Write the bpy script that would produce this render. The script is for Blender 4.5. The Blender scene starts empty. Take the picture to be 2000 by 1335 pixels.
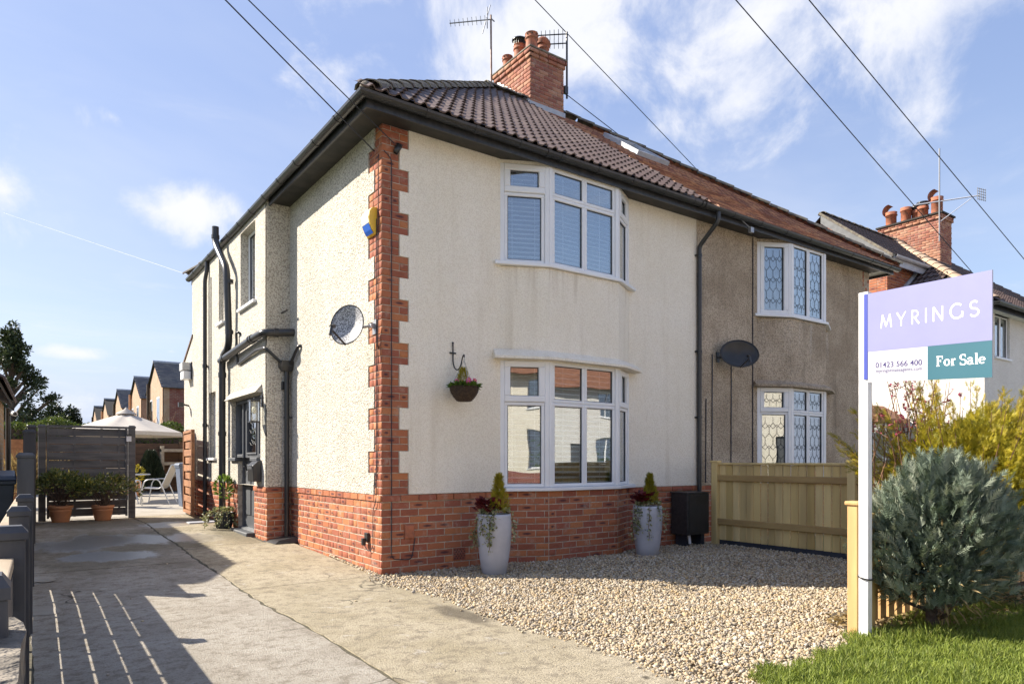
import bpy, bmesh, math, random
import numpy as np
from mathutils import Matrix, Vector
random.seed(7); np.random.seed(7)
R = math.radians
scn = bpy.context.scene
col = scn.collection

# ------------------------------------------------------------------ camera, sky, sun, exposure
CAM = Vector((-3.215, -6.934, 1.24))
YAW = R(35.57)
cd = bpy.data.cameras.new('camera'); cam = bpy.data.objects.new('camera', cd); col.objects.link(cam)
cam.location = CAM; cam.rotation_euler = (R(90), 0, -YAW)
cd.sensor_width = 36; cd.lens = 1348/2000*36; cd.shift_y = 232/2000; cd.clip_start = .05; cd.clip_end = 3000
scn.camera = cam
SUN_EL = R(35.6); SUN_AZ = R(-45)          # azimuth clockwise from +Y
SUN_DIR = Vector((math.sin(SUN_AZ)*math.cos(SUN_EL), math.cos(SUN_AZ)*math.cos(SUN_EL), math.sin(SUN_EL)))
sl = bpy.data.lights.new('sun', 'SUN'); so = bpy.data.objects.new('sun', sl); col.objects.link(so)
sl.energy = 3.6; sl.angle = R(.53); sl.color = (1, .915, .79)
so.rotation_euler = (-SUN_DIR).to_track_quat('-Z', 'Y').to_euler(); so.location = (-20, 20, 30)
scn.view_settings.view_transform = 'Standard'; scn.view_settings.look = 'None'
scn.view_settings.gamma = 1; scn.view_settings.use_curve_mapping = False
scn.view_settings.exposure = 1.62
scn.render.engine = 'CYCLES'
scn.cycles.max_bounces = 8; scn.cycles.transparent_max_bounces = 12; scn.cycles.diffuse_bounces = 5

class NT:
    def __init__(s, tree): s.t = tree; s.n = tree.nodes; s.l = tree.links
    def new(s, kind, **kw):
        n = s.n.new(kind)
        for k, v in kw.items():
            if k.startswith('i_'):
                key = k[2:]; key = int(key) if key.isdigit() else key.replace('_', ' ')
                if isinstance(v, bpy.types.NodeSocket): s.l.new(v, n.inputs[key])
                else: n.inputs[key].default_value = v
            else: setattr(n, k, v)
        return n
    def math(s, op, a, b=0.0, clamp=False):
        n = s.n.new('ShaderNodeMath'); n.operation = op; n.use_clamp = clamp
        for i, v in enumerate((a, b)):
            if isinstance(v, bpy.types.NodeSocket): s.l.new(v, n.inputs[i])
            else: n.inputs[i].default_value = v
        return n.outputs[0]
    def ss(s, v, a, b):
        n = s.n.new('ShaderNodeMapRange'); n.interpolation_type = 'SMOOTHSTEP'
        s.l.new(v, n.inputs[0]); n.inputs[1].default_value = a; n.inputs[2].default_value = b
        return n.outputs[0]
    def mix(s, f, a, b, blend='MIX'):
        n = s.n.new('ShaderNodeMix'); n.data_type = 'RGBA'; n.blend_type = blend
        for idx, v in ((0, f), (6, a), (7, b)):
            if isinstance(v, bpy.types.NodeSocket): s.l.new(v, n.inputs[idx])
            else: n.inputs[idx].default_value = (tuple(v)+(1,) if idx and len(v) == 3 else v)
        return n.outputs[2]
    def noise(s, vec, scale, detail=4, rough=.55, dist=0):
        n = s.new('ShaderNodeTexNoise'); s.l.new(vec, n.inputs['Vector'])
        n.inputs['Scale'].default_value = scale; n.inputs['Detail'].default_value = detail
        n.inputs['Roughness'].default_value = rough; n.inputs['Distortion'].default_value = dist
        return n.outputs['Fac']
    def ramp(s, v, stops):
        n = s.n.new('ShaderNodeValToRGB'); s.l.new(v, n.inputs[0]); e = n.color_ramp.elements
        while len(e) < len(stops): e.new(.5)
        for el, (p, c) in zip(e, stops): el.position = p; el.color = tuple(c)+(1,)
        return n.outputs[0]

# sky: Nishita + procedural clouds laid out by direction
w = bpy.data.worlds.new('World'); scn.world = w; w.use_nodes = True
N = NT(w.node_tree); N.n.clear()
SKY_STR = .076
sky = N.new('ShaderNodeTexSky', sky_type='NISHITA', sun_disc=False, sun_elevation=SUN_EL, sun_rotation=SUN_AZ,
            air_density=1.0, dust_density=1.2, ozone_density=1.6, altitude=50)
tc = N.new('ShaderNodeTexCoord'); gen = tc.outputs['Generated']
sep = N.new('ShaderNodeSeparateXYZ'); N.l.new(gen, sep.inputs[0])
zc = N.math('MAXIMUM', sep.outputs['Z'], .04)
cmb = N.new('ShaderNodeCombineXYZ', i_0=N.math('DIVIDE', sep.outputs['X'], zc), i_1=N.math('DIVIDE', sep.outputs['Y'], zc), i_2=0.0)
flat = cmb.outputs[0]
wisp = N.ss(N.noise(flat, 1.3, 9, .62, .6), .52, .86)                 # high thin cloud
veil = N.math('MULTIPLY', N.ss(N.noise(flat, .45, 5, .6, .4), .40, .78), .5)
nz = N.noise(gen, 7.0, 8, .62, .3)
def px_dir(x, y):
    d = Vector((math.sin(YAW), math.cos(YAW), 0)) + Vector((math.cos(YAW), -math.sin(YAW), 0))*((x-1000)/1348) + Vector((0, 0, (899.5-y)/1348))
    return d.normalized()
cl = None
for (x, y, r, squash, amt) in [(5, 372, .12, 1.5, 1.0), (360, 408, .125, 2.3, 1.0), (225, 230, .05, 1.6, .8), (225, 230, .03, 1.2, .75), (150, 690, .07, 4.5, 1.0), (260, 712, .02, 2.5, .6),
                               (335, 686, .03, 3, .65), (130, 790, .14, 3.6, .75), (1262, 168, .07, 1.0, .7), (1150, 20, .40, 1.6, .95), (930, 70, .34, 1.3, .85), (1470, 50, .38, 1.6, .95), (1690, 10, .26, 1.6, .8), (760, 10, .25, 1.6, .7), (1830, 60, .08, 1.2, .35),
                               (-500, 500, .2, 2.5, .9), (2500, 500, .2, 2.4, .8), (-900, 200, .25, 2, .8)]:
    d = px_dir(x, y)
    sub = N.new('ShaderNodeVectorMath', operation='SUBTRACT'); N.l.new(gen, sub.inputs[0]); sub.inputs[1].default_value = d
    mul = N.new('ShaderNodeVectorMath', operation='MULTIPLY'); N.l.new(sub.outputs[0], mul.inputs[0]); mul.inputs[1].default_value = (1, 1, squash)
    ln = N.new('ShaderNodeVectorMath', operation='LENGTH'); N.l.new(mul.outputs[0], ln.inputs[0])
    b = N.math('MULTIPLY', N.math('SUBTRACT', 1.0, N.math('DIVIDE', ln.outputs['Value'], r), True), amt)
    cl = b if cl is None else N.math('MAXIMUM', cl, b)
cum = N.ss(N.math('ADD', N.math('MULTIPLY', cl, .62), N.math('MULTIPLY', N.math('SUBTRACT', nz, .5), 1.5)), .19, .62)
cum = N.math('MULTIPLY', cum, N.ss(cl, 0.0, .25))
cov = N.math('MAXIMUM', N.math('MULTIPLY', wisp, .35), N.math('MULTIPLY', cum, .92), True)
cov = N.math('ADD', cov, N.math('MULTIPLY', veil, .5), True)
haze = N.ss(sep.outputs['Z'], .42, -.02)
even = N.mix(N.ss(sep.outputs['Z'], .55, .0), (1.7, 2.2, 3.75), (2.75, 3.1, 4.05))   # thin high haze evens the blue out
dt = N.new('ShaderNodeVectorMath', operation='DOT_PRODUCT'); N.l.new(gen, dt.inputs[0]); dt.inputs[1].default_value = SUN_DIR
mr = N.new('ShaderNodeMapRange'); N.l.new(dt.outputs['Value'], mr.inputs[0]); mr.inputs[1].default_value = -.5; mr.inputs[2].default_value = .5; mr.inputs[3].default_value = .42; mr.inputs[4].default_value = .70
base = N.mix(N.math('MAXIMUM', mr.outputs[0], N.math('MULTIPLY', N.ss(sep.outputs['Z'], .42, .02), .92)), sky.outputs[0], even)
skyc = N.mix(cov, base, (4.3, 4.35, 4.6))
bg = N.new('ShaderNodeBackground', i_Strength=SKY_STR); N.l.new(skyc, bg.inputs['Color'])
N.l.new(bg.outputs[0], N.new('ShaderNodeOutputWorld').inputs[0])

# ------------------------------------------------------------------ materials
def _mat(name):
    m = bpy.data.materials.new(name); m.use_nodes = True; n = NT(m.node_tree); n.n.clear()
    out = n.new('ShaderNodeOutputMaterial'); return m, n, out
def world_pos(n): return n.new('ShaderNodeNewGeometry').outputs['Position']
def attr(n, name='rnd'): return n.new('ShaderNodeAttribute', attribute_name=name)
MATS = {}
def mat(name, a, b=None, scale=6, rough=.7, bump=0, bscale=60, bdist=.01, metal=0, spec=.4, stretch=None, lo=.35, hi=.65, detail=5, rnd=None, tint=0, coat=0):
    """colour noise between a and b in world space; rnd = list of colours picked by the per-piece attribute"""
    m, n, out = _mat(name); p = world_pos(n)
    if stretch:
        mp = n.new('ShaderNodeVectorMath', operation='MULTIPLY'); n.l.new(p, mp.inputs[0]); mp.inputs[1].default_value = stretch; p = mp.outputs[0]
    c = None
    if rnd:
        r = attr(n).outputs['Fac']; k = len(rnd)
        c = n.ramp(r, [(i/(k-1), q) for i, q in enumerate(rnd)])
        if b: c = n.mix(n.math('MULTIPLY', n.ss(n.noise(p, scale, detail), lo, hi), tint or .5), c, b)
    elif b: c = n.mix(n.ss(n.noise(p, scale, detail), lo, hi), a, b)
    bs = n.new('ShaderNodeBsdfPrincipled', i_Roughness=rough, i_Metallic=metal); bs.inputs['Specular IOR Level'].default_value = spec
    bs.inputs['Coat Weight'].default_value = coat
    if c is None: bs.inputs['Base Color'].default_value = tuple(a)+(1,)
    else: n.l.new(c, bs.inputs['Base Color'])
    if bump:
        bm = n.new('ShaderNodeBump', i_Strength=bump, i_Distance=bdist); n.l.new(n.noise(p, bscale, 3), bm.inputs['Height']); n.l.new(bm.outputs[0], bs.inputs['Normal'])
    n.l.new(bs.outputs[0], out.inputs[0]); MATS[name] = m; return m

def render_mat(name, a, b, dark, bscale=55, bdist=.02, strength=1.0, stain=.3, drips=(), drip_col=None, pits=.55):
    m, n, out = _mat(name); p = world_pos(n)
    h1 = n.noise(p, bscale, 3, .6); v = n.new('ShaderNodeTexVoronoi', i_Scale=bscale*1.15); n.l.new(p, v.inputs['Vector'])
    h = n.math('ADD', n.math('MULTIPLY', h1, 1.2), n.math('MULTIPLY', v.outputs['Distance'], -.8))
    big = n.noise(p, 1.1, 6, .6)
    mp = n.new('ShaderNodeVectorMath', operation='MULTIPLY'); n.l.new(p, mp.inputs[0]); mp.inputs[1].default_value = (5, 5, .35)
    streak = n.ss(n.noise(mp.outputs[0], 1.0, 5, .6), .5, .8)
    c = n.mix(n.ss(big, .35, .65), a, b)
    c = n.mix(n.math('MULTIPLY', streak, stain), c, dark)
    sp = n.new('ShaderNodeSeparateXYZ'); n.l.new(p, sp.inputs[0])
    for x0, x1, zt, ln in drips:
        q = n.new('ShaderNodeVectorMath', operation='MULTIPLY'); n.l.new(p, q.inputs[0]); q.inputs[1].default_value = (9, 9, .25)
        f = n.math('MULTIPLY', n.ss(n.noise(q.outputs[0], 1.0, 4, .7), .50, .72), n.ss(sp.outputs[2], zt-ln, zt))
        f = n.math('MULTIPLY', f, n.math('LESS_THAN', sp.outputs[2], zt))
        f = n.math('MULTIPLY', f, n.math('MULTIPLY', n.ss(sp.outputs[0], x0-.05, x0+.05), n.ss(sp.outputs[0], x1+.05, x1-.05)))
        c = n.mix(n.math('MULTIPLY', f, .7), c, drip_col)
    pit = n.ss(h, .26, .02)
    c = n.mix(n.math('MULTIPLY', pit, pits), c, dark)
    bs = n.new('ShaderNodeBsdfPrincipled', i_Roughness=.92); bs.inputs['Specular IOR Level'].default_value = .15; n.l.new(c, bs.inputs['Base Color'])
    bm = n.new('ShaderNodeBump', i_Strength=strength, i_Distance=bdist); n.l.new(h, bm.inputs['Height']); n.l.new(bm.outputs[0], bs.inputs['Normal'])
    n.l.new(bs.outputs[0], out.inputs[0]); MATS[name] = m; return m

def brick_mat(name, cols, burn=(.07, .032, .038), amt=.88):
    m, n, out = _mat(name); p = world_pos(n); r = attr(n).outputs['Fac']
    c = n.ramp(r, [(i/(len(cols)-1), q) for i, q in enumerate(cols)])
    bc = attr(n, 'bc').outputs['Vector']; s = n.new('ShaderNodeSeparateXYZ'); n.l.new(bc, s.inputs[0])
    x2 = n.math('POWER', n.math('ABSOLUTE', s.outputs[0]), 2.0); z2 = n.math('POWER', n.math('ABSOLUTE', s.outputs[2]), 2.0)
    rad = n.math('SQRT', n.math('ADD', n.math('MULTIPLY', x2, 1.6), n.math('MULTIPLY', z2, 2.6)))
    nn = n.noise(p, 35, 4, .6)
    ov = n.ss(n.math('ADD', rad, n.math('MULTIPLY', nn, .5)), 1.15, .6)
    pick = n.ss(n.math('FRACT', n.math('MULTIPLY', r, 7.31)), .35, .75)
    c = n.mix(n.math('MULTIPLY', n.math('MULTIPLY', ov, pick), amt), c, burn)
    c = n.mix(n.math('MULTIPLY', n.ss(n.noise(p, 7, 6, .7), .52, .72), .45), c, (.52, .42, .34))
    c = n.mix(n.ss(n.noise(p, 90, 3), .5, .8), c, n.mix(.5, c, (.05, .03, .03)))
    bs = n.new('ShaderNodeBsdfPrincipled', i_Roughness=.82); bs.inputs['Specular IOR Level'].default_value = .25; n.l.new(c, bs.inputs['Base Color'])
    bm = n.new('ShaderNodeBump', i_Strength=.5, i_Distance=.004); n.l.new(n.noise(p, 120, 3), bm.inputs['Height']); n.l.new(bm.outputs[0], bs.inputs['Normal'])
    n.l.new(bs.outputs[0], out.inputs[0]); MATS[name] = m; return m

def leaf_mat(name, cols, trans=.3, rough=.5):
    m, n, out = _mat(name); r = attr(n).outputs['Fac']
    c = n.ramp(r, [(i/(len(cols)-1), q) for i, q in enumerate(cols)])
    bs = n.new('ShaderNodeBsdfPrincipled', i_Roughness=rough); bs.inputs['Specular IOR Level'].default_value = .35; n.l.new(c, bs.inputs['Base Color'])
    tr = n.new('ShaderNodeBsdfTranslucent'); n.l.new(n.mix(.5, c, n.mix(1, c, (1.0, .95, .4), 'MULTIPLY')), tr.inputs[0])
    mx = n.new('ShaderNodeMixShader', i_0=trans); n.l.new(bs.outputs[0], mx.inputs[1]); n.l.new(tr.outputs[0], mx.inputs[2])
    n.l.new(mx.outputs[0], out.inputs[0]); MATS[name] = m; return m

def glass_mat(name, refl=.2, tint=(.86, .9, .9), wavy=.25, wscale=1.6):
    m, n, out = _mat(name); p = world_pos(n)
    bm = n.new('ShaderNodeBump', i_Strength=wavy, i_Distance=.012); n.l.new(n.noise(p, wscale, 1, .4), bm.inputs['Height'])
    bf = n.new('ShaderNodeNewGeometry').outputs['Backfacing']; fr = n.new('ShaderNodeFresnel', i_IOR=n.math('ADD', 1.5, n.math('MULTIPLY', bf, -.83333)))
    g = n.new('ShaderNodeBsdfGlossy', i_Roughness=.0); g.inputs[0].default_value = (.95, .97, 1, 1); n.l.new(bm.outputs[0], g.inputs['Normal'])
    t = n.new('ShaderNodeBsdfTransparent'); t.inputs[0].default_value = tint+(1,)
    f = n.math('ADD', n.math('MULTIPLY', fr.outputs[0], 1.3), refl, True)
    mx = n.new('ShaderNodeMixShader'); n.l.new(f, mx.inputs[0]); n.l.new(t.outputs[0], mx.inputs[1]); n.l.new(g.outputs[0], mx.inputs[2])
    n.l.new(mx.outputs[0], out.inputs[0]); MATS[name] = m; return m

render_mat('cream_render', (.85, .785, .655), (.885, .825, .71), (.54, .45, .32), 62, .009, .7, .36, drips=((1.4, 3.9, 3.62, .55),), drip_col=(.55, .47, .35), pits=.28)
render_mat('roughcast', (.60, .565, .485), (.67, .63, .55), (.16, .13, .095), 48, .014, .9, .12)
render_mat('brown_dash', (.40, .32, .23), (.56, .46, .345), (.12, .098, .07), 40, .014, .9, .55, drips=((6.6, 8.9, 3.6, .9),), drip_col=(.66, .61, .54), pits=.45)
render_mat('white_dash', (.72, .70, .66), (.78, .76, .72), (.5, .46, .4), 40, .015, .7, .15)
mat('mortar', (.52, .44, .35), (.33, .27, .21), 14, .95, .8, 110, .006)
mat('mortar_white', (.55, .50, .44), (.36, .30, .25), 9, .95, .8, 110, .006)
brick_mat('red_brick', [(.26, .08, .05), (.38, .135, .065), (.45, .175, .075), (.34, .115, .065), (.30, .095, .06), (.42, .155, .075), (.23, .07, .05)])
brick_mat('chimney_brick', [(.40, .20, .12), (.33, .13, .08), (.46, .25, .16), (.22, .08, .06), (.36, .15, .10), (.28, .10, .07)], amt=.4)
mat('lead_grey', (.36, .38, .42), (.45, .47, .5), 8, .5, .3, 30)
mat('black_paint', (.022, .023, .025), (.04, .04, .04), 20, .38, .25, 60, .003, spec=.5)
mat('black_plastic', (.025, .026, .028), (.035, .035, .036), 8, .3, .05, 60, .003, spec=.5)
mat('soffit_paint', (.03, .03, .03), (.05, .047, .043), 6, .6, .3, 40, .004)
mat('white_upvc', (.78, .79, .80), (.74, .75, .76), 3, .3, 0, spec=.5)
mat('white_paint', (.80, .80, .79), (.72, .72, .70), 5, .5, .2, 60, .003)
mat('grey_gasket', (.05, .055, .06), rough=.6)
mat('concrete_tile', (.12, .075, .065), (.07, .06, .05), 22, .55, .4, 120, .004, rnd=[(.085, .056, .05), (.115, .078, .068), (.095, .064, .056), (.14, .10, .085)], tint=.3)
mat('clay_tile', None, (.10, .055, .04), 16, .6, .4, 120, .004, rnd=[(.19, .075, .06), (.50, .25, .13), (.18, .07, .06), (.28, .11, .07), (.58, .32, .17), (.20, .085, .07), (.42, .18, .10), (.52, .27, .14)], tint=.4)
mat('ridge_mossy', (.12, .10, .085), (.21, .19, .14), 14, .85, .8, 70, .012)
mat('roof_felt', (.04, .035, .03), rough=.9)
mat('terracotta_pot', (.58, .27, .13), (.50, .235, .125), 7, .75, .2, 80, .003)
mat('chimney_pot', (.42, .14, .07), (.24, .10, .06), 9, .75, .4, 60, .004)
mat('flaunching', (.26, .24, .20), (.14, .13, .10), 10, .9, .6, 50)
mat('blind_white', (.84, .85, .85), rough=.6)
mat('room_paint', (.30, .28, .25), (.24, .22, .2), 1, .9)
mat('curtain', (.32, .31, .29), (.2, .19, .18), 30, .9, stretch=(1, 1, .03))
glass_mat('window_glass', .20)
glass_mat('side_glass', .30, (.6, .66, .66), .6, 5)
glass_mat('clear_glass', .03, (.96, .97, .97), .1)
mat('grey_paint', (.075, .08, .088), (.10, .105, .112), 4, .55, .25, 60, .003, stretch=(1, 1, .2))
mat('fence_grey', (.040, .042, .048), (.066, .068, .074), 6, .6, .5, 18, .004, stretch=(1, 1, .12))
mat('panel_grey', (.085, .086, .09), (.14, .138, .138), 6, .65, .5, 18, .004, stretch=(.25, .25, 2.2))
mat('bare_timber', (.46, .38, .27), (.33, .26, .18), 8, .75, .4, 24, .004, stretch=(1, .15, 1))
mat('gate_timber', (.36, .17, .075), (.25, .11, .05), 7, .7, .4, 20, .004, stretch=(1, .3, 2))
mat('brown_timber', (.14, .075, .04), (.09, .05, .03), 7, .8, .4, 20, .004, stretch=(.3, .3, 2))
mat('fence_pine', None, (.25, .17, .075), 5, .75, .5, 22, .004, stretch=(1, 1, .12), rnd=[(.66, .48, .19), (.76, .58, .26), (.55, .39, .14), (.80, .62, .30), (.62, .44, .17)], tint=.4)
mat('rail_pine', (.44, .30, .12), (.32, .20, .08), 6, .75, .5, 22, .004, stretch=(1, .12, 1))
mat('new_pine', (.62, .40, .17), (.48, .29, .12), 6, .7, .4, 22, .004, stretch=(1, 1, .12))
mat('dish_grey', (.50, .50, .50), (.46, .46, .46), 4, .45, 0, metal=.1)
mat('dish_mesh', (.48, .48, .49), (.16, .16, .165), 75, .5, 0, metal=.1, lo=.44, hi=.54, detail=1)
mat('dish_black', (.02, .021, .023), (.03, .031, .034), 4, .35)
mat('galv', (.42, .43, .44), (.34, .35, .36), 9, .4, 0, metal=.6)
mat('rust_steel', (.20, .12, .09), (.30, .24, .2), 12, .6, 0, metal=.3)
mat('barge_grey', (.10, .105, .11), (.14, .145, .15), 6, .6)
mat('alloy', (.25, .26, .28), rough=.45, metal=.5)
mat('alarm_yellow', (.78, .50, .06), rough=.35); mat('alarm_cream', (.74, .70, .52), rough=.35); mat('alarm_blue', (.03, .13, .55), rough=.35)
mat('planter_stone', (.40, .41, .45), (.45, .46, .50), 6, .55, .25, 140, .002)
mat('soil', (.05, .035, .025), (.08, .055, .04), 40, .95, 1, 90, .01)
mat('wicker', (.085, .055, .035), (.045, .03, .02), 40, .8, .8, 120, .006)
mat('fabric_cream', (.50, .455, .40), (.46, .42, .37), 4, .9)
mat('fabric_sling', (.50, .44, .36), (.42, .37, .30), 60, .9)
mat('chair_frame', (.55, .56, .57), rough=.35, metal=.7)
mat('bin_blue', (.075, .10, .15), (.10, .125, .175), 6, .5); mat('bin_dark', (.03, .036, .048), (.04, .046, .06), 6, .45)
mat('buff_brick', (.42, .29, .16), (.33, .21, .11), 7, .85, .5, 60)
mat('slate', None, (.11, .11, .11), 18, .6, .4, 40, rnd=[(.10, .10, .115), (.16, .15, .15), (.21, .19, .17), (.12, .11, .12)], tint=.4)
mat('stone_buff', (.46, .34, .24), (.38, .27, .19), 3, .9, .5, 40)  # buff stone tone for the white house hip tiles
mat('rough_stone', (.24, .21, .17), (.12, .105, .085), 9, .95, 1, 26, .05)
mat('bark', (.15, .11, .08), (.09, .065, .05), 20, .9, 1, 40, .02)
mat('twig', (.22, .12, .06), (.14, .08, .05), 20, .85)
mat('wire_black', (.03, .035, .05), rough=.6); mat('wire_white', (.42, .44, .50), rough=.6)
mat('sign_lavender', (.215, .22, .40), (.225, .23, .415), 3, .32, spec=.5)
mat('sign_teal', (.035, .115, .15), (.038, .12, .156), 3, .32, spec=.5)
mat('sign_white', (.45, .45, .49), rough=.35); mat('sign_text_white', (.85, .85, .84), rough=.4); mat('sign_text_purple', (.05, .04, .14), rough=.4)
mat('sign_edge', (.05, .07, .32), rough=.4)
leaf_mat('leaf_blue', [(.07, .105, .07), (.13, .175, .125), (.22, .27, .205), (.095, .135, .09), (.36, .39, .30)], .22, .6)
leaf_mat('leaf_gold', [(.10, .11, .012), (.33, .29, .022), (.50, .41, .035), (.20, .20, .018), (.60, .44, .06)], .38, .55)
leaf_mat('leaf_laurel', [(.055, .085, .028), (.13, .165, .05), (.20, .235, .085), (.09, .125, .04), (.28, .29, .12), (.45, .40, .09)], .2, .35)
leaf_mat('leaf_hedge', [(.03, .06, .015), (.07, .11, .025), (.14, .17, .045), (.05, .08, .02)], .3, .4)
leaf_mat('leaf_dark', [(.012, .022, .012), (.025, .04, .02), (.045, .06, .03), (.018, .03, .016)], .15, .45)
leaf_mat('leaf_tree', [(.02, .035, .016), (.045, .065, .028), (.08, .10, .045), (.03, .045, .02)], .2, .4)
leaf_mat('leaf_ivy', [(.10, .13, .04), (.32, .33, .16), (.45, .44, .26), (.06, .09, .03)], .25, .5)
leaf_mat('leaf_red', [(.10, .012, .016), (.16, .02, .02), (.06, .012, .02)], .25, .5)
leaf_mat('leaf_bright', [(.06, .12, .02), (.14, .22, .04), (.22, .28, .06)], .35, .4)
leaf_mat('leaf_dry', [(.30, .22, .10), (.42, .32, .16), (.2, .14, .07)], .3, .7)
leaf_mat('petal_pink', [(.62, .06, .24), (.70, .10, .32)], .3, .6)
leaf_mat('bud_pink', [(.28, .03, .07), (.40, .06, .12), (.16, .03, .05)], .2, .6)
mat('petal_yellow', (.8, .45, .03), rough=.6)
leaf_mat('grass_blades', [(.10, .16, .02), (.20, .27, .04), (.32, .37, .08), (.14, .21, .032), (.47, .45, .19)], .35, .5)
mat('pebbles', None, (.30, .23, .14), 5, .7, .15, 90, .003, rnd=[(.24, .185, .12), (.44, .345, .21), (.52, .44, .30), (.20, .175, .15), (.46, .32, .155), (.38, .335, .275), (.60, .53, .42), (.30, .215, .12)], tint=.15)
mat('gravel_bed', (.28, .22, .15), (.15, .12, .085), 70, .95, 1, 60, .02)
mat('earth', (.11, .085, .055), (.07, .055, .035), 30, .95, 1, 40, .02)
mat('lawn', (.05, .09, .02), (.08, .11, .03), 20, .9, 1, 60)
mat('joint_moss', (.06, .054, .036), (.11, .095, .06), 30, .95)
mat('paving', (.42, .39, .34), (.34, .31, .27), 3, .85, .4, 40)  # pavement out of view, colour lightened to bounce sun onto the front wall
mat('asphalt', (.15, .147, .14), (.20, .195, .185), 12, .9, .6, 90)  # road out of view, colour raised to throw more fill on the front wall
mat('patio', (.36, .33, .28), (.30, .27, .22), 3, .85, .4, 40)
mat('orange_tile', (.27, .125, .07), (.19, .085, .05), 5, .7, .5, 20)

# driveway concrete: wear, stains and standing water as real patches of the slab
def concrete(name, ca, cb, coarse):
  m, n, out = _mat(name); p = world_pos(n)
  c = n.mix(n.ss(n.noise(p, 1.4, 7, .65), .3, .7), ca, cb)
  c = n.mix(n.math('MULTIPLY', n.ss(n.noise(p, 9, 7, .75), .46, .64), .65), c, (.18, .15, .11))
  c = n.mix(n.math('MULTIPLY', n.ss(n.noise(p, 55, 5, .75), .50, .66), coarse), c, (.13, .105, .075))
  c = n.mix(n.math('MULTIPLY', n.ss(n.noise(p, 5, 5, .7), .60, .68), .55), c, (.50, .46, .40))
  vv = n.new('ShaderNodeTexVoronoi', feature='DISTANCE_TO_EDGE', i_Scale=.55)
  wp = n.new('ShaderNodeVectorMath', operation='ADD'); nv = n.new('ShaderNodeTexNoise', i_Scale=2.2); n.l.new(p, nv.inputs['Vector'])
  n.l.new(p, wp.inputs[0]); n.l.new(nv.outputs['Color'], wp.inputs[1]); n.l.new(wp.outputs[0], vv.inputs['Vector'])
  crack = n.ss(vv.outputs['Distance'], .011, .002)
  crack = n.math('MULTIPLY', crack, n.ss(n.noise(p, .8, 2), .5, .6))
  c = n.mix(n.math('MULTIPLY', crack, .8), c, (.05, .042, .03))
  s3 = n.new('ShaderNodeSeparateXYZ'); n.l.new(p, s3.inputs[0])
  def patch(cx, cy, rx, ry, edge=.5, ns=2.5, na=.9):
      a = n.math('DIVIDE', n.math('SUBTRACT', s3.outputs[0], cx), rx); b = n.math('DIVIDE', n.math('SUBTRACT', s3.outputs[1], cy), ry)
      d = n.math('SQRT', n.math('ADD', n.math('MULTIPLY', a, a), n.math('MULTIPLY', b, b)))
      mp = n.new('ShaderNodeVectorMath', operation='MULTIPLY'); n.l.new(p, mp.inputs[0]); mp.inputs[1].default_value = (1, .45, 1)
      d = n.math('ADD', d, n.math('MULTIPLY', n.math('SUBTRACT', n.noise(mp.outputs[0], ns, 5, .6), .5), na))
      return n.ss(d, 1.0, 1.0-edge)
  wet = None
  for a in [(-2.25, 4.15, 1.15, .85, .35, 2.2, 2.2), (-2.35, 2.75, .7, .42, .35, 3, 2.0), (-1.15, 4.0, .45, .7, .4, 3, 1.8), (-1.2, 5.9, .6, .55, .4, 3, 1.6)]:
      q = patch(*a); wet = q if wet is None else n.math('MAXIMUM', wet, q)
  damp = n.math('MAXIMUM', patch(-2.2, 3.6, 1.5, 2.6, .6, 1.5, 1.6), patch(-1.8, 6.6, 1.6, 1.3, .5, 1.5, 1.2))
  damp = n.math('MAXIMUM', damp, patch(-.5, 4.0, .5, 1.6, .6, 2, 1.2))
  c = n.mix(n.math('MULTIPLY', damp, .62), c, (.115, .098, .055))
  c = n.mix(n.math('MULTIPLY', patch(-.30, -2.15, .17, .52, .6, 7, .9), .75), c, (.085, .07, .05))
  c = n.mix(n.math('MULTIPLY', wet, .35), c, (.10, .095, .085))
  bs = n.new('ShaderNodeBsdfPrincipled'); n.l.new(c, bs.inputs['Base Color']); n.l.new(n.math('ADD', n.math('MULTIPLY', wet, .5), .3), bs.inputs['Specular IOR Level'])
  n.l.new(n.math('SUBTRACT', .9, n.math('ADD', n.math('MULTIPLY', wet, .50), n.math('MULTIPLY', damp, .1)), True), bs.inputs['Roughness'])
  bm = n.new('ShaderNodeBump', i_Distance=.018); n.l.new(n.noise(p, 70, 5, .7), bm.inputs['Height']); n.l.new(n.math('SUBTRACT', .9, n.math('MULTIPLY', wet, .75)), bm.inputs['Strength'])
  n.l.new(bm.outputs[0], bs.inputs['Normal']); n.l.new(bs.outputs[0], out.inputs[0]); MATS[name] = m
concrete('concrete', (.33, .295, .24), (.43, .395, .335), .6); concrete('concrete_coarse', (.35, .30, .20), (.47, .41, .30), .85)

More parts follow.
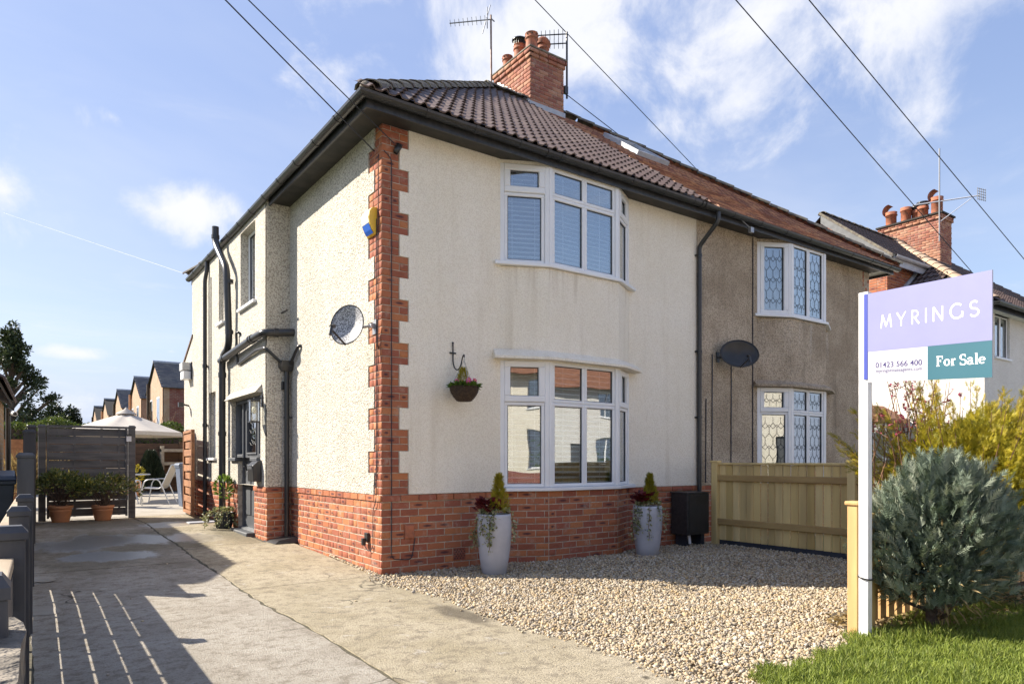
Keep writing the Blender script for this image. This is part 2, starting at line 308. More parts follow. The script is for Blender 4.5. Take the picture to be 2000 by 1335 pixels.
# far terrace bricks: too far away to tell single bricks apart
def tex_brick(name, c1, c2, mo):
    m, n, out = _mat(name); g = n.new('ShaderNodeNewGeometry'); s = n.new('ShaderNodeSeparateXYZ'); n.l.new(g.outputs['Position'], s.inputs[0])
    cb = n.new('ShaderNodeCombineXYZ', i_0=n.math('ADD', s.outputs[0], s.outputs[1]), i_1=s.outputs[2])
    b = n.new('ShaderNodeTexBrick', i_Scale=1.0); n.l.new(cb.outputs[0], b.inputs['Vector'])
    for k, v in (('Color1', c1), ('Color2', c2), ('Mortar', mo)): b.inputs[k].default_value = tuple(v)+(1,)
    b.inputs['Brick Width'].default_value = .225; b.inputs['Row Height'].default_value = .08; b.inputs['Mortar Size'].default_value = .012
    bs = n.new('ShaderNodeBsdfPrincipled', i_Roughness=.85); n.l.new(n.mix(n.ss(n.noise(g.outputs['Position'], 3, 5), .4, .7), b.outputs['Color'], c2), bs.inputs['Base Color'])
    bm = n.new('ShaderNodeBump', i_Strength=.5, i_Distance=.01); n.l.new(b.outputs['Fac'], bm.inputs['Height']); bm.invert = True; n.l.new(bm.outputs[0], bs.inputs['Normal'])
    n.l.new(bs.outputs[0], out.inputs[0]); MATS[name] = m
tex_brick('far_red_brick', (.27, .085, .055), (.20, .06, .045), (.28, .2, .16))
tex_brick('far_buff_brick', (.47, .30, .19), (.38, .23, .14), (.4, .32, .25))
tex_brick('garage_brick', (.45, .30, .15), (.36, .22, .11), (.36, .31, .25))

# ------------------------------------------------------------------ mesh helpers
ORG = {}
def org(o): return ORG.get(o.name, Vector((0, 0, 0))) if o else Vector((0, 0, 0))
def link(o, parent=None, og=None):
    col.objects.link(o)
    if parent: o.parent = parent
    ORG[o.name] = og if og is not None else org(parent)
    return o
def tag(o, label=None, cat=None, group=None, kind=None):
    if label: o['label'] = label
    if cat: o['category'] = cat
    if group: o['group'] = group
    if kind: o['kind'] = kind
    return o
def thing(name, label, cat, loc=(0, 0, 0), group=None):
    """an Empty at the base of a thing; children are built in world space and stored relative to loc"""
    o = bpy.data.objects.new(name, None); o.location = loc; o.empty_display_size = .2
    link(o, None, Vector(loc)); return tag(o, label, cat, group)
class Fr:
    """a wall frame: origin, direction along, outward normal (z up)"""
    def __init__(s, o, u, n): s.o = Vector(o); s.u = Vector(u).normalized(); s.n = Vector(n).normalized(); s.v = Vector((0, 0, 1))
    def p(s, u, v, n=0.0): return s.o + s.u*u + s.v*v + s.n*n
def fr_seg(a, b, z=0):
    a = Vector((a[0], a[1], z)); b = Vector((b[0], b[1], z)); d = (b-a).normalized()
    return Fr(a, d, Vector((d.y, -d.x, 0))), (b-a).length
class MB:
    def __init__(s): s.v = []; s.f = []; s.sm = []; s.rnd = []; s.bc = None
    def add(s, vs, fs, smooth=False, rnd=0.0):
        k = len(s.v); s.v += [tuple(q) for q in vs]
        for f in fs: s.f.append([i+k for i in f]); s.sm.append(smooth); s.rnd.append(rnd)
        return s
    def box(s, x0, x1, y0, y1, z0, z1, M=None, rnd=0.0):
        vs = [Vector(q) for q in ((x0,y0,z0),(x1,y0,z0),(x1,y1,z0),(x0,y1,z0),(x0,y0,z1),(x1,y0,z1),(x1,y1,z1),(x0,y1,z1))]
        if M: vs = [M @ q for q in vs]
        return s.add(vs, [(0,3,2,1),(4,5,6,7),(0,1,5,4),(1,2,6,5),(2,3,7,6),(3,0,4,7)], rnd=rnd)
    def ob(s, F, u0, u1, v0, v1, n0, n1, rnd=0.0):
        vs = [F.p(u, v, nn) for nn in (n0, n1) for u, v in ((u0,v0),(u1,v0),(u1,v1),(u0,v1))]
        return s.add(vs, [(0,3,2,1),(4,5,6,7),(0,1,5,4),(1,2,6,5),(2,3,7,6),(3,0,4,7)], rnd=rnd)
    def cbox(s, F, u0, u1, v0, v1, n0, n1, c=.006, rnd=0.0):
        """oriented box with a chamfered outer face"""
        a = [F.p(u, v, n0) for u, v in ((u0,v0),(u1,v0),(u1,v1),(u0,v1))]
        b = [F.p(u, v, n1-c) for u, v in ((u0,v0),(u1,v0),(u1,v1),(u0,v1))]
        d = [F.p(u, v, n1) for u, v in ((u0+c,v0+c),(u1-c,v0+c),(u1-c,v1-c),(u0+c,v1-c))]
        fs = [(0,3,2,1),(8,9,10,11)]
        for i in range(4): j = (i+1) % 4; fs += [(i,j,j+4,i+4),(i+4,j+4,j+8,i+8)]
        return s.add(a+b+d, fs, rnd=rnd)
    def prism(s, F, poly, n0, n1, rnd=0.0):
        k = len(poly); vs = [F.p(u, v, n1) for u, v in poly] + [F.p(u, v, n0) for u, v in poly]
        fs = [tuple(range(k)), tuple(range(2*k-1, k-1, -1))] + [(i, i+k, (i+1) % k + k, (i+1) % k) for i in range(k)]
        return s.add(vs, fs, rnd=rnd)
    def tube(s, pts, r, n=10, cap=True, smooth=True, rnd=0.0):
        pts = [Vector(p) for p in pts]; k = len(pts); rr = r if isinstance(r, (list, tuple)) else [r]*k
        vs = []; prev = None
        for i, p in enumerate(pts):
            d = ((pts[min(i+1, k-1)]-p).normalized() + (p-pts[max(i-1, 0)]).normalized())
            d = d.normalized() if d.length > 1e-6 else Vector((0, 0, 1))
            if prev is None:
                a = Vector((0, 0, 1)) if abs(d.z) < .9 else Vector((1, 0, 0)); x = d.cross(a).normalized()
            else: x = (prev - d*prev.dot(d)).normalized()
            prev = x; y = d.cross(x)
            vs += [p + (x*math.cos(2*math.pi*j/n) + y*math.sin(2*math.pi*j/n))*rr[i] for j in range(n)]
        fs = [(i*n+j, i*n+(j+1) % n, (i+1)*n+(j+1) % n, (i+1)*n+j) for i in range(k-1) for j in range(n)]
        s.add(vs, fs, smooth, rnd)
        if cap: s.add(vs[:n], [tuple(range(n-1, -1, -1))], False, rnd); s.add(vs[-n:], [tuple(range(n))], False, rnd)
        return s
    def lathe(s, prof, n=24, M=None, loc=(0, 0, 0), smooth=True, a0=0, a1=2*math.pi):
        M = M or Matrix.Translation(loc); full = abs(a1-a0-2*math.pi) < 1e-6; m = n if full else n+1
        vs = [M @ Vector((r*math.cos(a0+(a1-a0)*j/n), r*math.sin(a0+(a1-a0)*j/n), z)) for r, z in prof for j in range(m)]
        fs = [(i*m+j, i*m+(j+1) % m, (i+1)*m+(j+1) % m, (i+1)*m+j) for i in range(len(prof)-1) for j in range(n)]
        return s.add(vs, fs, smooth)
    def sphere(s, c, r, n=12, sq=(1, 1, 1)):
        prof = [(math.sin(math.pi*i/(n//2)), -math.cos(math.pi*i/(n//2))) for i in range(n//2+1)]
        return s.lathe([(max(a, 1e-4), b) for a, b in prof], n, Matrix.Translation(c) @ Matrix.Diagonal((r*sq[0], r*sq[1], r*sq[2], 1)))
    def build(s, name, m, parent=None, label=None, cat=None, group=None, kind=None, bevel=0):
        og = org(parent); me = bpy.data.meshes.new(name)
        me.from_pydata([(a-og.x, b-og.y, c-og.z) for a, b, c in s.v], [], s.f); me.materials.append(MATS[m])
        me.polygons.foreach_set('use_smooth', s.sm)
        if any(s.rnd): me.attributes.new('rnd', 'FLOAT', 'FACE').data.foreach_set('value', s.rnd)
        me.update(); o = bpy.data.objects.new(name, me); link(o, parent, og)
        if bevel:
            b = o.modifiers.new('bevel', 'BEVEL'); b.width = bevel; b.segments = 2; b.limit_method = 'ANGLE'
        return tag(o, label, cat, group, kind)
def nmesh(name, V, T, m, parent=None, rnd=None, dom='FACE', kind=None, label=None, cat=None, group=None, smooth=False, bc=None):
    """fast mesh from numpy arrays (V n x 3, T m x k)"""
    og = np.array(org(parent)); V = np.asarray(V, np.float32)-og; T = np.asarray(T, np.int32); k = T.shape[1]
    me = bpy.data.meshes.new(name); me.vertices.add(len(V)); me.vertices.foreach_set('co', V.astype(np.float32).ravel())
    me.loops.add(T.size); me.loops.foreach_set('vertex_index', T.ravel())
    me.polygons.add(len(T)); me.polygons.foreach_set('loop_start', np.arange(0, T.size, k, dtype=np.int32))
    if smooth: me.polygons.foreach_set('use_smooth', np.ones(len(T), bool))
    if rnd is not None: me.attributes.new('rnd', 'FLOAT', dom).data.foreach_set('value', np.asarray(rnd, np.float32))
    if bc is not None: me.attributes.new('bc', 'FLOAT_VECTOR', 'POINT').data.foreach_set('vector', np.asarray(bc, np.float32).ravel())
    me.materials.append(MATS[m]); me.update(calc_edges=True)
    return tag(link(bpy.data.objects.new(name, me), parent, Vector(og)), label, cat, group, kind)

# ---- repeated pieces: the largest in view become objects that share meshes, the rest one 'stuff' part
CAX = Vector((math.sin(YAW), math.cos(YAW), 0))
class Piece:
    """unit mesh in local axes x along, y depth, z up (or whatever); variants differ only in the rnd attribute"""
    def __init__(s, name, V, Fs, m, bc=None, nvar=8, smooth=False):
        s.name = name; s.V = np.array(V, float); s.F = [list(f) for f in Fs]; s.m = m; s.bc = bc; s.var = []
        tri = []
        for f in s.F:
            for i in range(1, len(f)-1): tri.append((f[0], f[i], f[i+1]))
        s.T = np.array(tri)
        for k in range(nvar):
            me = bpy.data.meshes.new(name); me.from_pydata([tuple(v) for v in s.V], [], s.F); me.materials.append(MATS[m])
            me.attributes.new('rnd', 'FLOAT', 'FACE').data.foreach_set('value', [(k+.5)/nvar]*len(s.F))
            if bc: me.attributes.new('bc', 'FLOAT_VECTOR', 'POINT').data.foreach_set('vector', np.asarray(bc, np.float32).ravel())
            if smooth: me.polygons.foreach_set('use_smooth', [True]*len(s.F))
            s.var.append(me)
    def place(s, items, limit=300, stuff=None, nvar=8):
        """items: (parent, Matrix world, size hint)"""
        def score(it):
            d = it[1].translation-CAM; D = d.dot(CAX); return it[2]/max(D, .3) if D > .3 else 0
        items = sorted(items, key=score, reverse=True)
        for par, M, sz in items[:limit]:
            o = bpy.data.objects.new(s.name, s.var[random.randrange(nvar)])
            link(o, par); o.matrix_local = Matrix.Translation(-org(par)) @ M
        rest = {}
        for par, M, sz in items[limit:]: rest.setdefault(par.name, (par, []))[1].append(M)
        for par, Ms in rest.values():
            A = np.array([np.array(M) for M in Ms]); n = len(s.V)
            V = np.einsum('kij,nj->kni', A[:, :3, :3], s.V) + A[:, None, :3, 3]
            T = s.T[None]+ (np.arange(len(Ms))*n)[:, None, None]
            r = np.repeat((np.random.randint(0, nvar, len(Ms))+.5)/nvar, len(s.T))
            nmesh(stuff or s.name+'s', V.reshape(-1, 3), T.reshape(-1, 3), s.m, par, rnd=r, kind='stuff', bc=(np.tile(np.array(s.bc), (len(Ms), 1)) if s.bc else None))
def brick_piece(name, m):
    c = .06; V = [(-.5,0,-.5),(.5,0,-.5),(.5,0,.5),(-.5,0,.5), (-.5,.90,-.5),(.5,.90,-.5),(.5,.90,.5),(-.5,.90,.5),
                  (-.5+c*.5,1,-.5+c),(.5-c*.5,1,-.5+c),(.5-c*.5,1,.5-c),(-.5+c*.5,1,.5-c)]
    F = [(8,9,10,11)]+[(i+4,(i+1)%4+4,(i+1)%4+8,i+8) for i in range(4)]+[(i,(i+1)%4,(i+1)%4+4,i+4) for i in range(4)]
    F = [tuple(reversed(f)) for f in F]
    bc = [(v[0]*2, 0, v[2]*2) for v in V]
    return Piece(name, V, F, m, bc)
def brick_M(F, u, v, L, H, d0, d1):
    jit = random.uniform(-.0018, .0018)
    M = Matrix.Identity(4); o = F.p(u, v, d0)
    for i in range(3):
        M[i][0] = F.u[i]*L; M[i][1] = F.n[i]*(d1-d0+jit); M[i][2] = F.v[i]*H; M[i][3] = o[i]
    return M
CH = .0798
def bond(F, u0, u1, z0, z1, par, out, mode='stretch', d0=-.03, d1=0.0, top=None, ch=CH, L=.225):
    """lay courses of bricks on a frame between u0..u1"""
    k = 0; z = z0
    while z < z1-.02:
        h = min(ch, z1-z)-.0115
        u = u0 - (L/2 if k % 2 else 0)
        while u < u1-.01:
            if mode == 'header': l = L
            elif mode == 'mixed': l = random.choice([L/2, L, L/2, L*.75, L])
            else: l = L
            a = max(u, u0); b = min(u+l, u1); u += l
            if b-a > .035: out.append((par, brick_M(F, (a+b)/2 + random.uniform(-.001, .001), z+h/2+.005, b-a-.0105, h, d0, d1), b-a))
        z += ch; k += 1
def wall_holes(mb, F, u0, u1, z0, z1, holes, n0, n1):
    us = sorted(set([u0, u1]+[q for h in holes for q in h[:2]])); zs = sorted(set([z0, z1]+[q for h in holes for q in h[2:]]))
    inside = lambda u, z: any(h[0] < u < h[1] and h[2] < z < h[3] for h in holes)
    for i in range(len(us)-1):
        for j in range(len(zs)-1):
            a, b, c, d = us[i], us[i+1], zs[j], zs[j+1]
            if inside((a+b)/2, (c+d)/2): continue
            mb.add([F.p(a,c,n1),F.p(b,c,n1),F.p(b,d,n1),F.p(a,d,n1)], [(0,1,2,3)]); mb.add([F.p(a,c,n0),F.p(b,c,n0),F.p(b,d,n0),F.p(a,d,n0)], [(3,2,1,0)])
    for a, b, c, d in holes+[(u0, u1, z0, z1)]:
        for (p, q), (r, s_) in (((a,c),(b,c)),((b,c),(b,d)),((b,d),(a,d)),((a,d),(a,c))):
            mb.add([F.p(p,q,n0),F.p(r,s_,n0),F.p(r,s_,n1),F.p(p,q,n1)], [(0,1,2,3)])
    return mb

# ---- foliage
def leaves(name, P, D, L, W, m, parent=None, up=None, fold=.25, kind=None, label=None, cat=None, group=None, rnd=None):
    """one creased diamond per leaf: P base, D direction, L length, W half width"""
    P = np.asarray(P, float); D = np.asarray(D, float); n = len(P); D = D/np.linalg.norm(D, axis=1, keepdims=True)
    U = np.random.randn(n, 3)*.6 + (np.array([0, 0, 1.0]) if up is None else up)
    S = np.cross(D, U); S /= np.linalg.norm(S, axis=1, keepdims=True)+1e-9; Nn = np.cross(S, D)
    L = np.broadcast_to(L, n)[:, None]; W = np.broadcast_to(W, n)[:, None]
    a = P; b = P + D*L*.45 + S*W + Nn*W*fold; c = P + D*L - Nn*L*.08; d = P + D*L*.45 - S*W + Nn*W*fold
    V = np.stack([a, b, c, d], 1).reshape(-1, 3); i = (np.arange(n)*4)[:, None]
    T = np.stack([i+np.array([0, 1, 2]), i+np.array([0, 2, 3])], 1).reshape(-1, 3)
    r = np.random.rand(n) if rnd is None else np.clip(rnd, 0, 1)
    return nmesh(name, V, T, m, parent, rnd=np.repeat(r, 2), kind=kind, label=label, cat=cat, group=group)
def sprays(name, P, D, L, m, parent=None, k=6, w=.16, rnd=None, kind=None, label=None, cat=None, group=None):
    """flat feathery conifer sprays: a thin axis with k pairs of tapering leaflets"""
    P = np.asarray(P, float); D = np.asarray(D, float); n = len(P); D = D/np.linalg.norm(D, axis=1, keepdims=True)
    U = np.random.randn(n, 3); S = np.cross(D, U); S /= np.linalg.norm(S, axis=1, keepdims=True)+1e-9; Nn = np.cross(S, D)
    L = np.broadcast_to(L, n)[:, None]; V = []; 
    for j in range(k):
        t = .12+.8*j/k; bend = -Nn*L*.12*t*t
        for sg in (-1, 1):
            b = P + D*L*t + bend; ln = L*(.42*(1-t)+.13)
            d = D*.72 + S*sg*.7
            V += [b - D*L*w*.35, b + D*L*w*.35, b + d*ln + Nn*ln*np.random.uniform(-.3, .3, (n, 1))]
    b = P + D*L*.85; V += [b - S*L*w*.25, b + S*L*w*.25, P + D*L*1.08 - Nn*L*.14]
    V += [P - S*L*.02, P + S*L*.02, P + D*L]
    q = len(V)//3; V = np.stack(V, 1).reshape(-1, 3); T = np.arange(len(V)).reshape(-1, 3)
    r = np.random.rand(n) if rnd is None else np.clip(rnd, 0, 1)
    return nmesh(name, V, T, m, parent, rnd=np.repeat(r, q), kind=kind, label=label, cat=cat, group=group)
def rdir(n):
    d = np.random.randn(n, 3); return d/np.linalg.norm(d, axis=1, keepdims=True)
def lump(d, seed, amp, f=2.3):
    """cheap lumpy radius for directions d"""
    rs = np.random.RandomState(seed); o = np.zeros(len(d))
    for _ in range(7):
        k = rs.randn(3)*f; o += np.sin(d@k + rs.rand()*6.28)/7**.5
    return 1+amp*o
def zg(y): return .03*max(0.0, min(y, 6.0))

# ------------------------------------------------------------------ ground
g = MB()
g.add([(-250, -250, -.06), (400, -250, -.06), (400, 500, -.06), (-250, 500, -.06)], [(0, 1, 2, 3)])
g.build('ground', 'lawn', kind='structure')
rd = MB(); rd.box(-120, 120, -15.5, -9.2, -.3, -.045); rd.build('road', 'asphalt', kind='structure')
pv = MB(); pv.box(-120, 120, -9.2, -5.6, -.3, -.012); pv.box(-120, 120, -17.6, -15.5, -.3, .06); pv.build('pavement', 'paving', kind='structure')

def slab(name, xl, xr, y0, y1, mat_, par, step=.11):
    ys = np.linspace(y0, y1, max(2, int((y1-y0)/step)+1)); mb = MB(); vs = []
    for i, y in enumerate(ys):
        j = random.uniform(-.007, .007); k = random.uniform(-.007, .007)
        a = xl(y) if callable(xl) else xl; b = xr(y) if callable(xr) else xr; z = zg(y)
        e = .006*math.sin(y*9+xl(y) if callable(xl) else y*9)
        yy = y + (random.uniform(-.006, .006) if i in (0, len(ys)-1) else 0)
        vs += [(a+j, yy, z-.05), (a+j+.008, yy, z), (b+k-.008, yy, z), (b+k, yy, z-.05)]
    fs = []
    for i in range(len(ys)-1):
        for q in range(3): fs.append((i*4+q, i*4+q+1, i*4+q+5, i*4+q+4))
    fs += [(0, 1, 2, 3), tuple(len(vs)-1-q for q in range(4))]
    mb.add(vs, [tuple(reversed(f)) for f in fs]); return mb.build(name, mat_, par)
drv = MB()
ys = np.linspace(-5.6, 8.0, 60); vs = []
for y in ys: vs += [(-3.9, y, zg(y)-.007), (-.3, y, zg(y)-.007)]
drv.add(vs, [(2*i, 2*i+1, 2*i+3, 2*i+2) for i in range(len(ys)-1)])
drive = drv.build('driveway', 'joint_moss', kind='structure')
jx = lambda y: -1.475+.012*math.sin(y*2.3)+.007*math.sin(y*17)+.005*math.sin(y*41)
slab('concrete_slab', -3.15, jx, -5.6, 1.86, 'concrete', drive)
slab('concrete_slab', -3.15, jx, 1.885, 4.9, 'concrete', drive)
slab('concrete_slab', -3.15, jx, 4.92, 7.98, 'concrete', drive)
edge = lambda y: -.10 + .05*math.sin(y*3.1) + .02*math.sin(y*11) if y < -.1 else (-.05 if y < 3.08 else -.40)
slab('concrete_slab', lambda y: jx(y)+.012, edge, -5.6, -.02, 'concrete_coarse', drive)
slab('concrete_slab', lambda y: jx(y)+.012, -.05, -.005, 3.05, 'concrete_coarse', drive)
slab('concrete_slab', lambda y: jx(y)+.012, -.39, 3.07, 5.6, 'concrete_coarse', drive)
slab('concrete_slab', lambda y: jx(y)+.012, -.39, 5.62, 7.98, 'concrete_coarse', drive)
pt = MB(); pt.box(-8, 8, 8.0, 30, -.2, .182); pt.build('patio', 'patio', kind='structure')
gb = MB(); gb.add([(-.16, -5.6, -.022), (5.4, -5.6, -.022), (5.4, .0, -.022), (-.16, .0, -.022)], [(0, 1, 2, 3)]); gb.build('gravel_bed', 'gravel_bed', kind='structure')
# haunches of mortar round the fence posts
def mpatch(cx, cy, rx, ry):
    mb = MB(); vs = [(cx, cy, zg(cy)+.012)]; n_ = 22
    for i in range(n_):
        a = 2*math.pi*i/n_; r_ = 1+.18*math.sin(3*a+cx*9)+.1*random.random()
        vs.append((cx+rx*r_*math.cos(a), cy+ry*r_*math.sin(a), zg(cy)+.003))
    mb.add(vs, [(0, 1+i, 1+(i+1) % n_) for i in range(n_)]); return mb
for cx, cy in ((-3.06, -.02), (-3.04, 1.5)): mpatch(cx, cy, .13, .22).build('mortar_haunch', 'patio', drive)

# pebbles
def ico():
    t = (1+5**.5)/2
    V = np.array([(-1,t,0),(1,t,0),(-1,-t,0),(1,-t,0),(0,-1,t),(0,1,t),(0,-1,-t),(0,1,-t),(t,0,-1),(t,0,1),(-t,0,-1),(-t,0,1)], float); V /= np.linalg.norm(V[0])
    T = np.array([(0,11,5),(0,5,1),(0,1,7),(0,7,10),(0,10,11),(1,5,9),(5,11,4),(11,10,2),(10,7,6),(7,1,8),(3,9,4),(3,4,2),(3,2,6),(3,6,8),(3,8,9),(4,9,5),(2,4,11),(6,2,10),(8,6,7),(9,8,1)])
    return V, T
IV, IT = ico()
def pebbles(name, P, S, kind='stuff'):
    n = len(P); V = np.repeat(IV[None], n, 0)*(1+.22*np.random.randn(n, 12, 1)).clip(.6, 1.5)
    V = V*(S[:, None]*np.stack([np.ones(n), np.random.uniform(.6, .9, n), np.random.uniform(.4, .65, n)], 1))[:, None, :]
    q = np.random.randn(n, 4)*np.array([1, .35, .35, 1]); q /= np.linalg.norm(q, axis=1, keepdims=True); w_, x, y, z = q.T
    Rm = np.stack([np.stack([1-2*(y*y+z*z), 2*(x*y-z*w_), 2*(x*z+y*w_)], 1), np.stack([2*(x*y+z*w_), 1-2*(x*x+z*z), 2*(y*z-x*w_)], 1), np.stack([2*(x*z-y*w_), 2*(y*z+x*w_), 1-2*(x*x+y*y)], 1)], 1)
    V = np.einsum('nij,nkj->nki', Rm, V) + P[:, None, :]
    T = IT[None] + (np.arange(n)*12)[:, None, None]
    return nmesh(name, V.reshape(-1, 3), T.reshape(-1, 3), 'pebbles', None, rnd=np.repeat(np.random.rand(n), 20), kind=kind, smooth=True)
def grass_edge(x): return -4.60 + .11*(x-.2) + .05*math.sin(x*5) if x > .12 else -4.60 - 1.6*(.12-x)*2
BAY = [(0, 0), (1.56, 0), (2.12, -.26), (3.30, -.26), (3.75, 0), (5.19, 0)]
def bay_front(x):
    for (a, b), (c, d) in zip(BAY, BAY[1:]):
        if a <= x <= c: return b+(d-b)*(x-a)/(c-a)
    return 0.0
pts = []
tries = 0
NP = 82000
xy = np.random.rand(NP*2, 2)*np.array([5.5, 5.3]) + np.array([-.2, -5.3])
for x, y in xy:
    D = .5817*(x+3.215)+.8134*(y+6.934)
    if random.random() > min(1, (6.2/max(D, 2))**1.6): continue
    if y > bay_front(x)-.01 or y < grass_edge(x)-.06 or x > 5.32: continue
    e = edge(min(y, -.11))
    if x < e-.06 or (x < e and random.random() < .55): continue
    pts.append((x, y))
    if len(pts) >= NP: break
for i in range(900):      # spill against the side wall and over the slab edge
    y = random.uniform(-.02, 1.5); pts.append((random.uniform(-.10, -.015)*(1-y/1.9), y))
for i in range(420):
    y = random.uniform(-5, -.1); pts.append((edge(y)-abs(random.gauss(0, .05)), y))
for i in range(26): pts.append((random.uniform(-2.9, -.2), random.uniform(-4.5, 3)))
pts = np.array(pts); S = np.random.lognormal(math.log(.0096), .38, len(pts)).clip(.0045, .024)
hz = np.array([.03*math.exp(-((x-3.2)/1.8)**2-((y+1.2)/.8)**2) + .012*math.sin(x*2.1+y*1.3)*math.sin(y*2.7) for x, y in pts])
Pz = np.array([zg(y) for x, y in pts])
inn = np.array([1.0 if (x > edge(min(y, -.11))+.05 and y < -.02) else 0.0 for x, y in pts])
P3 = np.column_stack([pts, Pz + S*.3 - .012*inn + inn*np.random.rand(len(pts))*.008 + inn*hz])
pebbles('gravel', P3, S)

# ------------------------------------------------------------------ roofs
SL = .75; ROOF_E = -.42; ROOF_Z = 4.985; RIDGE_Y = 4.05
XR = 10.77                       # right eave of the pair
def tile_mesh():
    prof = [(-.150, .002), (-.105, 0), (-.075, .004), (-.058, .022), (-.036, .036), (-.012, .022), (.002, .003), (.045, 0), (.075, .004), (.092, .022), (.114, .036), (.138, .022), (.149, .006)]
    L_ = .35; V = []; F = []
    for x, z in prof: V += [(x, 0, z+.032), (x, L_, z-.004), (x, 0, z+.016)]
    for i in range(len(prof)-1):
        a, b = 3*i, 3*(i+1)
        F += [(a, b, b+1, a+1), (a+2, b+2, b, a)]
    return V, F
rt = Piece('roof_tile', *tile_mesh(), 'concrete_tile', nvar=8)
pl = [(-.081, 0, .016), (.081, 0, .016), (.081, .19, -.004), (-.081, .19, -.004), (-.081, 0, .004), (.081, 0, .004)]
ct = Piece('roof_tile', pl, [(0, 1, 2, 3), (4, 5, 1, 0), (4, 0, 3), (5, 2, 1)], 'clay_tile', nvar=10)
def slope_M(o, u, up):
    n = u.cross(up).normalized(); M = Matrix.Identity(4)
    for i in range(3): M[i][0] = u[i]; M[i][1] = up[i]; M[i][2] = n[i]; M[i][3] = o[i]
    return M
UPF = Vector((0, .8, .6)); UPL = Vector((.8, 0, .6))
def front_tiles(par, x_lo, x_hi, lo_f, hi_f, pitch, gauge, half, y0=ROOF_E, z0=ROOF_Z, dmax=(RIDGE_Y-ROOF_E)/.8, s0=.0):
    out = []; r = 0; d = s0
    while d < dmax-.05:
        x = x_lo + pitch/2 + (pitch/2 if half and r % 2 else 0)
        while x < x_hi-pitch*.4:
            if lo_f(d) < x < hi_f(d):
                tw = random.uniform(-.01, .01)
                M = slope_M(Vector((x, y0+.8*d, z0+.6*d)), Vector((1, 0, 0)), UPF) @ Matrix.Rotation(tw, 4, 'Z') @ Matrix.Rotation(random.uniform(-.012, .012), 4, 'X')
                out.append((par, M, pitch))
            x += pitch
        d += gauge; r += 1
    return out
def ridge_line(par, a, b, name='ridge_tile', m='ridge_mossy', r=.125, L=.40, lift=.02):
    a = Vector(a); b = Vector(b); d = (b-a); n_ = max(1, round(d.length/L)); d.normalize(); s_ = Vector((0, 0, 1)).cross(d).normalized(); up = d.cross(s_).normalized()
    for i in range(n_):
        p0 = a + (b-a)*(i/n_); p1 = a+(b-a)*((i+.985)/n_); mb = MB(); vs = []
        k = 7
        for p, rr, lf in ((p0, r*1.04, lift+.012+random.uniform(0, .006)), (p1, r*.97, lift)):
            for ro in (rr, rr-.018):
                for j in range(k):
                    an = math.pi*(j/(k-1)); vs.append(p + s_*math.cos(an)*ro + up*(math.sin(an)*ro*.62 + lf-.045))
        fs = []
        for j in range(k-1): fs += [(j, j+1, 2*k+j+1, 2*k+j), (k+j+1, k+j, 3*k+j, 3*k+j+1), (j+1, j, k+j, k+j+1), (2*k+j, 2*k+j+1, 3*k+j+1, 3*k+j)]
        mb.add(vs, fs, rnd=random.random()); mb.build(name, m, par)

# ------------------------------------------------------------------ windows
def offs(pts, d):
    out = []; k = len(pts)
    nr = [Vector((b[1]-a[1], a[0]-b[0])).normalized() for a, b in zip(pts, pts[1:])]
    for i, p in enumerate(pts):
        if i == 0: n_ = nr[0]; s_ = 1
        elif i == k-1: n_ = nr[-1]; s_ = 1
        else: n_ = (nr[i-1]+nr[i]).normalized(); s_ = 1/max(.4, n_.dot(nr[i]))
        out.append((p[0]+n_.x*d*s_, p[1]+n_.y*d*s_))
    return out
def plan_prism(mb, poly, z0, z1):
    k = len(poly); mb.add([(x, y, z0) for x, y in poly]+[(x, y, z1) for x, y in poly], [tuple(range(k-1, -1, -1)), tuple(range(k, 2*k))]+[(i, (i+1) % k, (i+1) % k+k, i+k) for i in range(k)])
def strip(mb, pts, d0, d1, z0, z1):
    a = offs(pts, d1); b = offs(pts, d0)
    plan_prism(mb, a+b[::-1], z0, z1)
def cames(F, u0, u1, z0, z1, n_, cols, rows, par, m='grey_gasket', t=.003):
    mb = MB(); s_ = (u1-u0)/cols; P_ = (z1-z0)/rows
    def seg(a, b):
        mb.tube([F.p(a[0], a[1], n_), F.p(b[0], b[1], n_)], t, 4, False, False)
    cl = lambda u, z: (min(max(u, u0), u1), min(max(z, z0), z1))
    for r in range(rows):
        zb = z0+r*P_
        for c_ in range(cols+1):
            u = u0+c_*s_
            if r % 2 == 0:
                if 0 < c_ < cols: seg((u, zb+.22*P_), (u, zb+P_*.78))
            else:
                if c_ < cols: seg((u+s_/2, zb+.22*P_), (u+s_/2, zb+.78*P_))
        zt = zb+P_
        if r < rows-1:
            for c_ in range(cols):
                u = u0+c_*s_
                ev = r % 2 == 0
                if ev: seg((u, zb+.78*P_), (u+s_/2, zt+.22*P_)); seg((u+s_, zb+.78*P_), (u+s_/2, zt+.22*P_)); seg((u, zt+.06*P_), (u+s_/2, zt-.34*P_)); seg((u+s_, zt+.06*P_), (u+s_/2, zt-.34*P_))
                else: seg((u+s_/2, zb+.78*P_), (u, zt+.22*P_)); seg((u+s_/2, zb+.78*P_), (u+s_, zt+.22*P_))
    return mb.build('lead_came', m, par, kind='stuff')
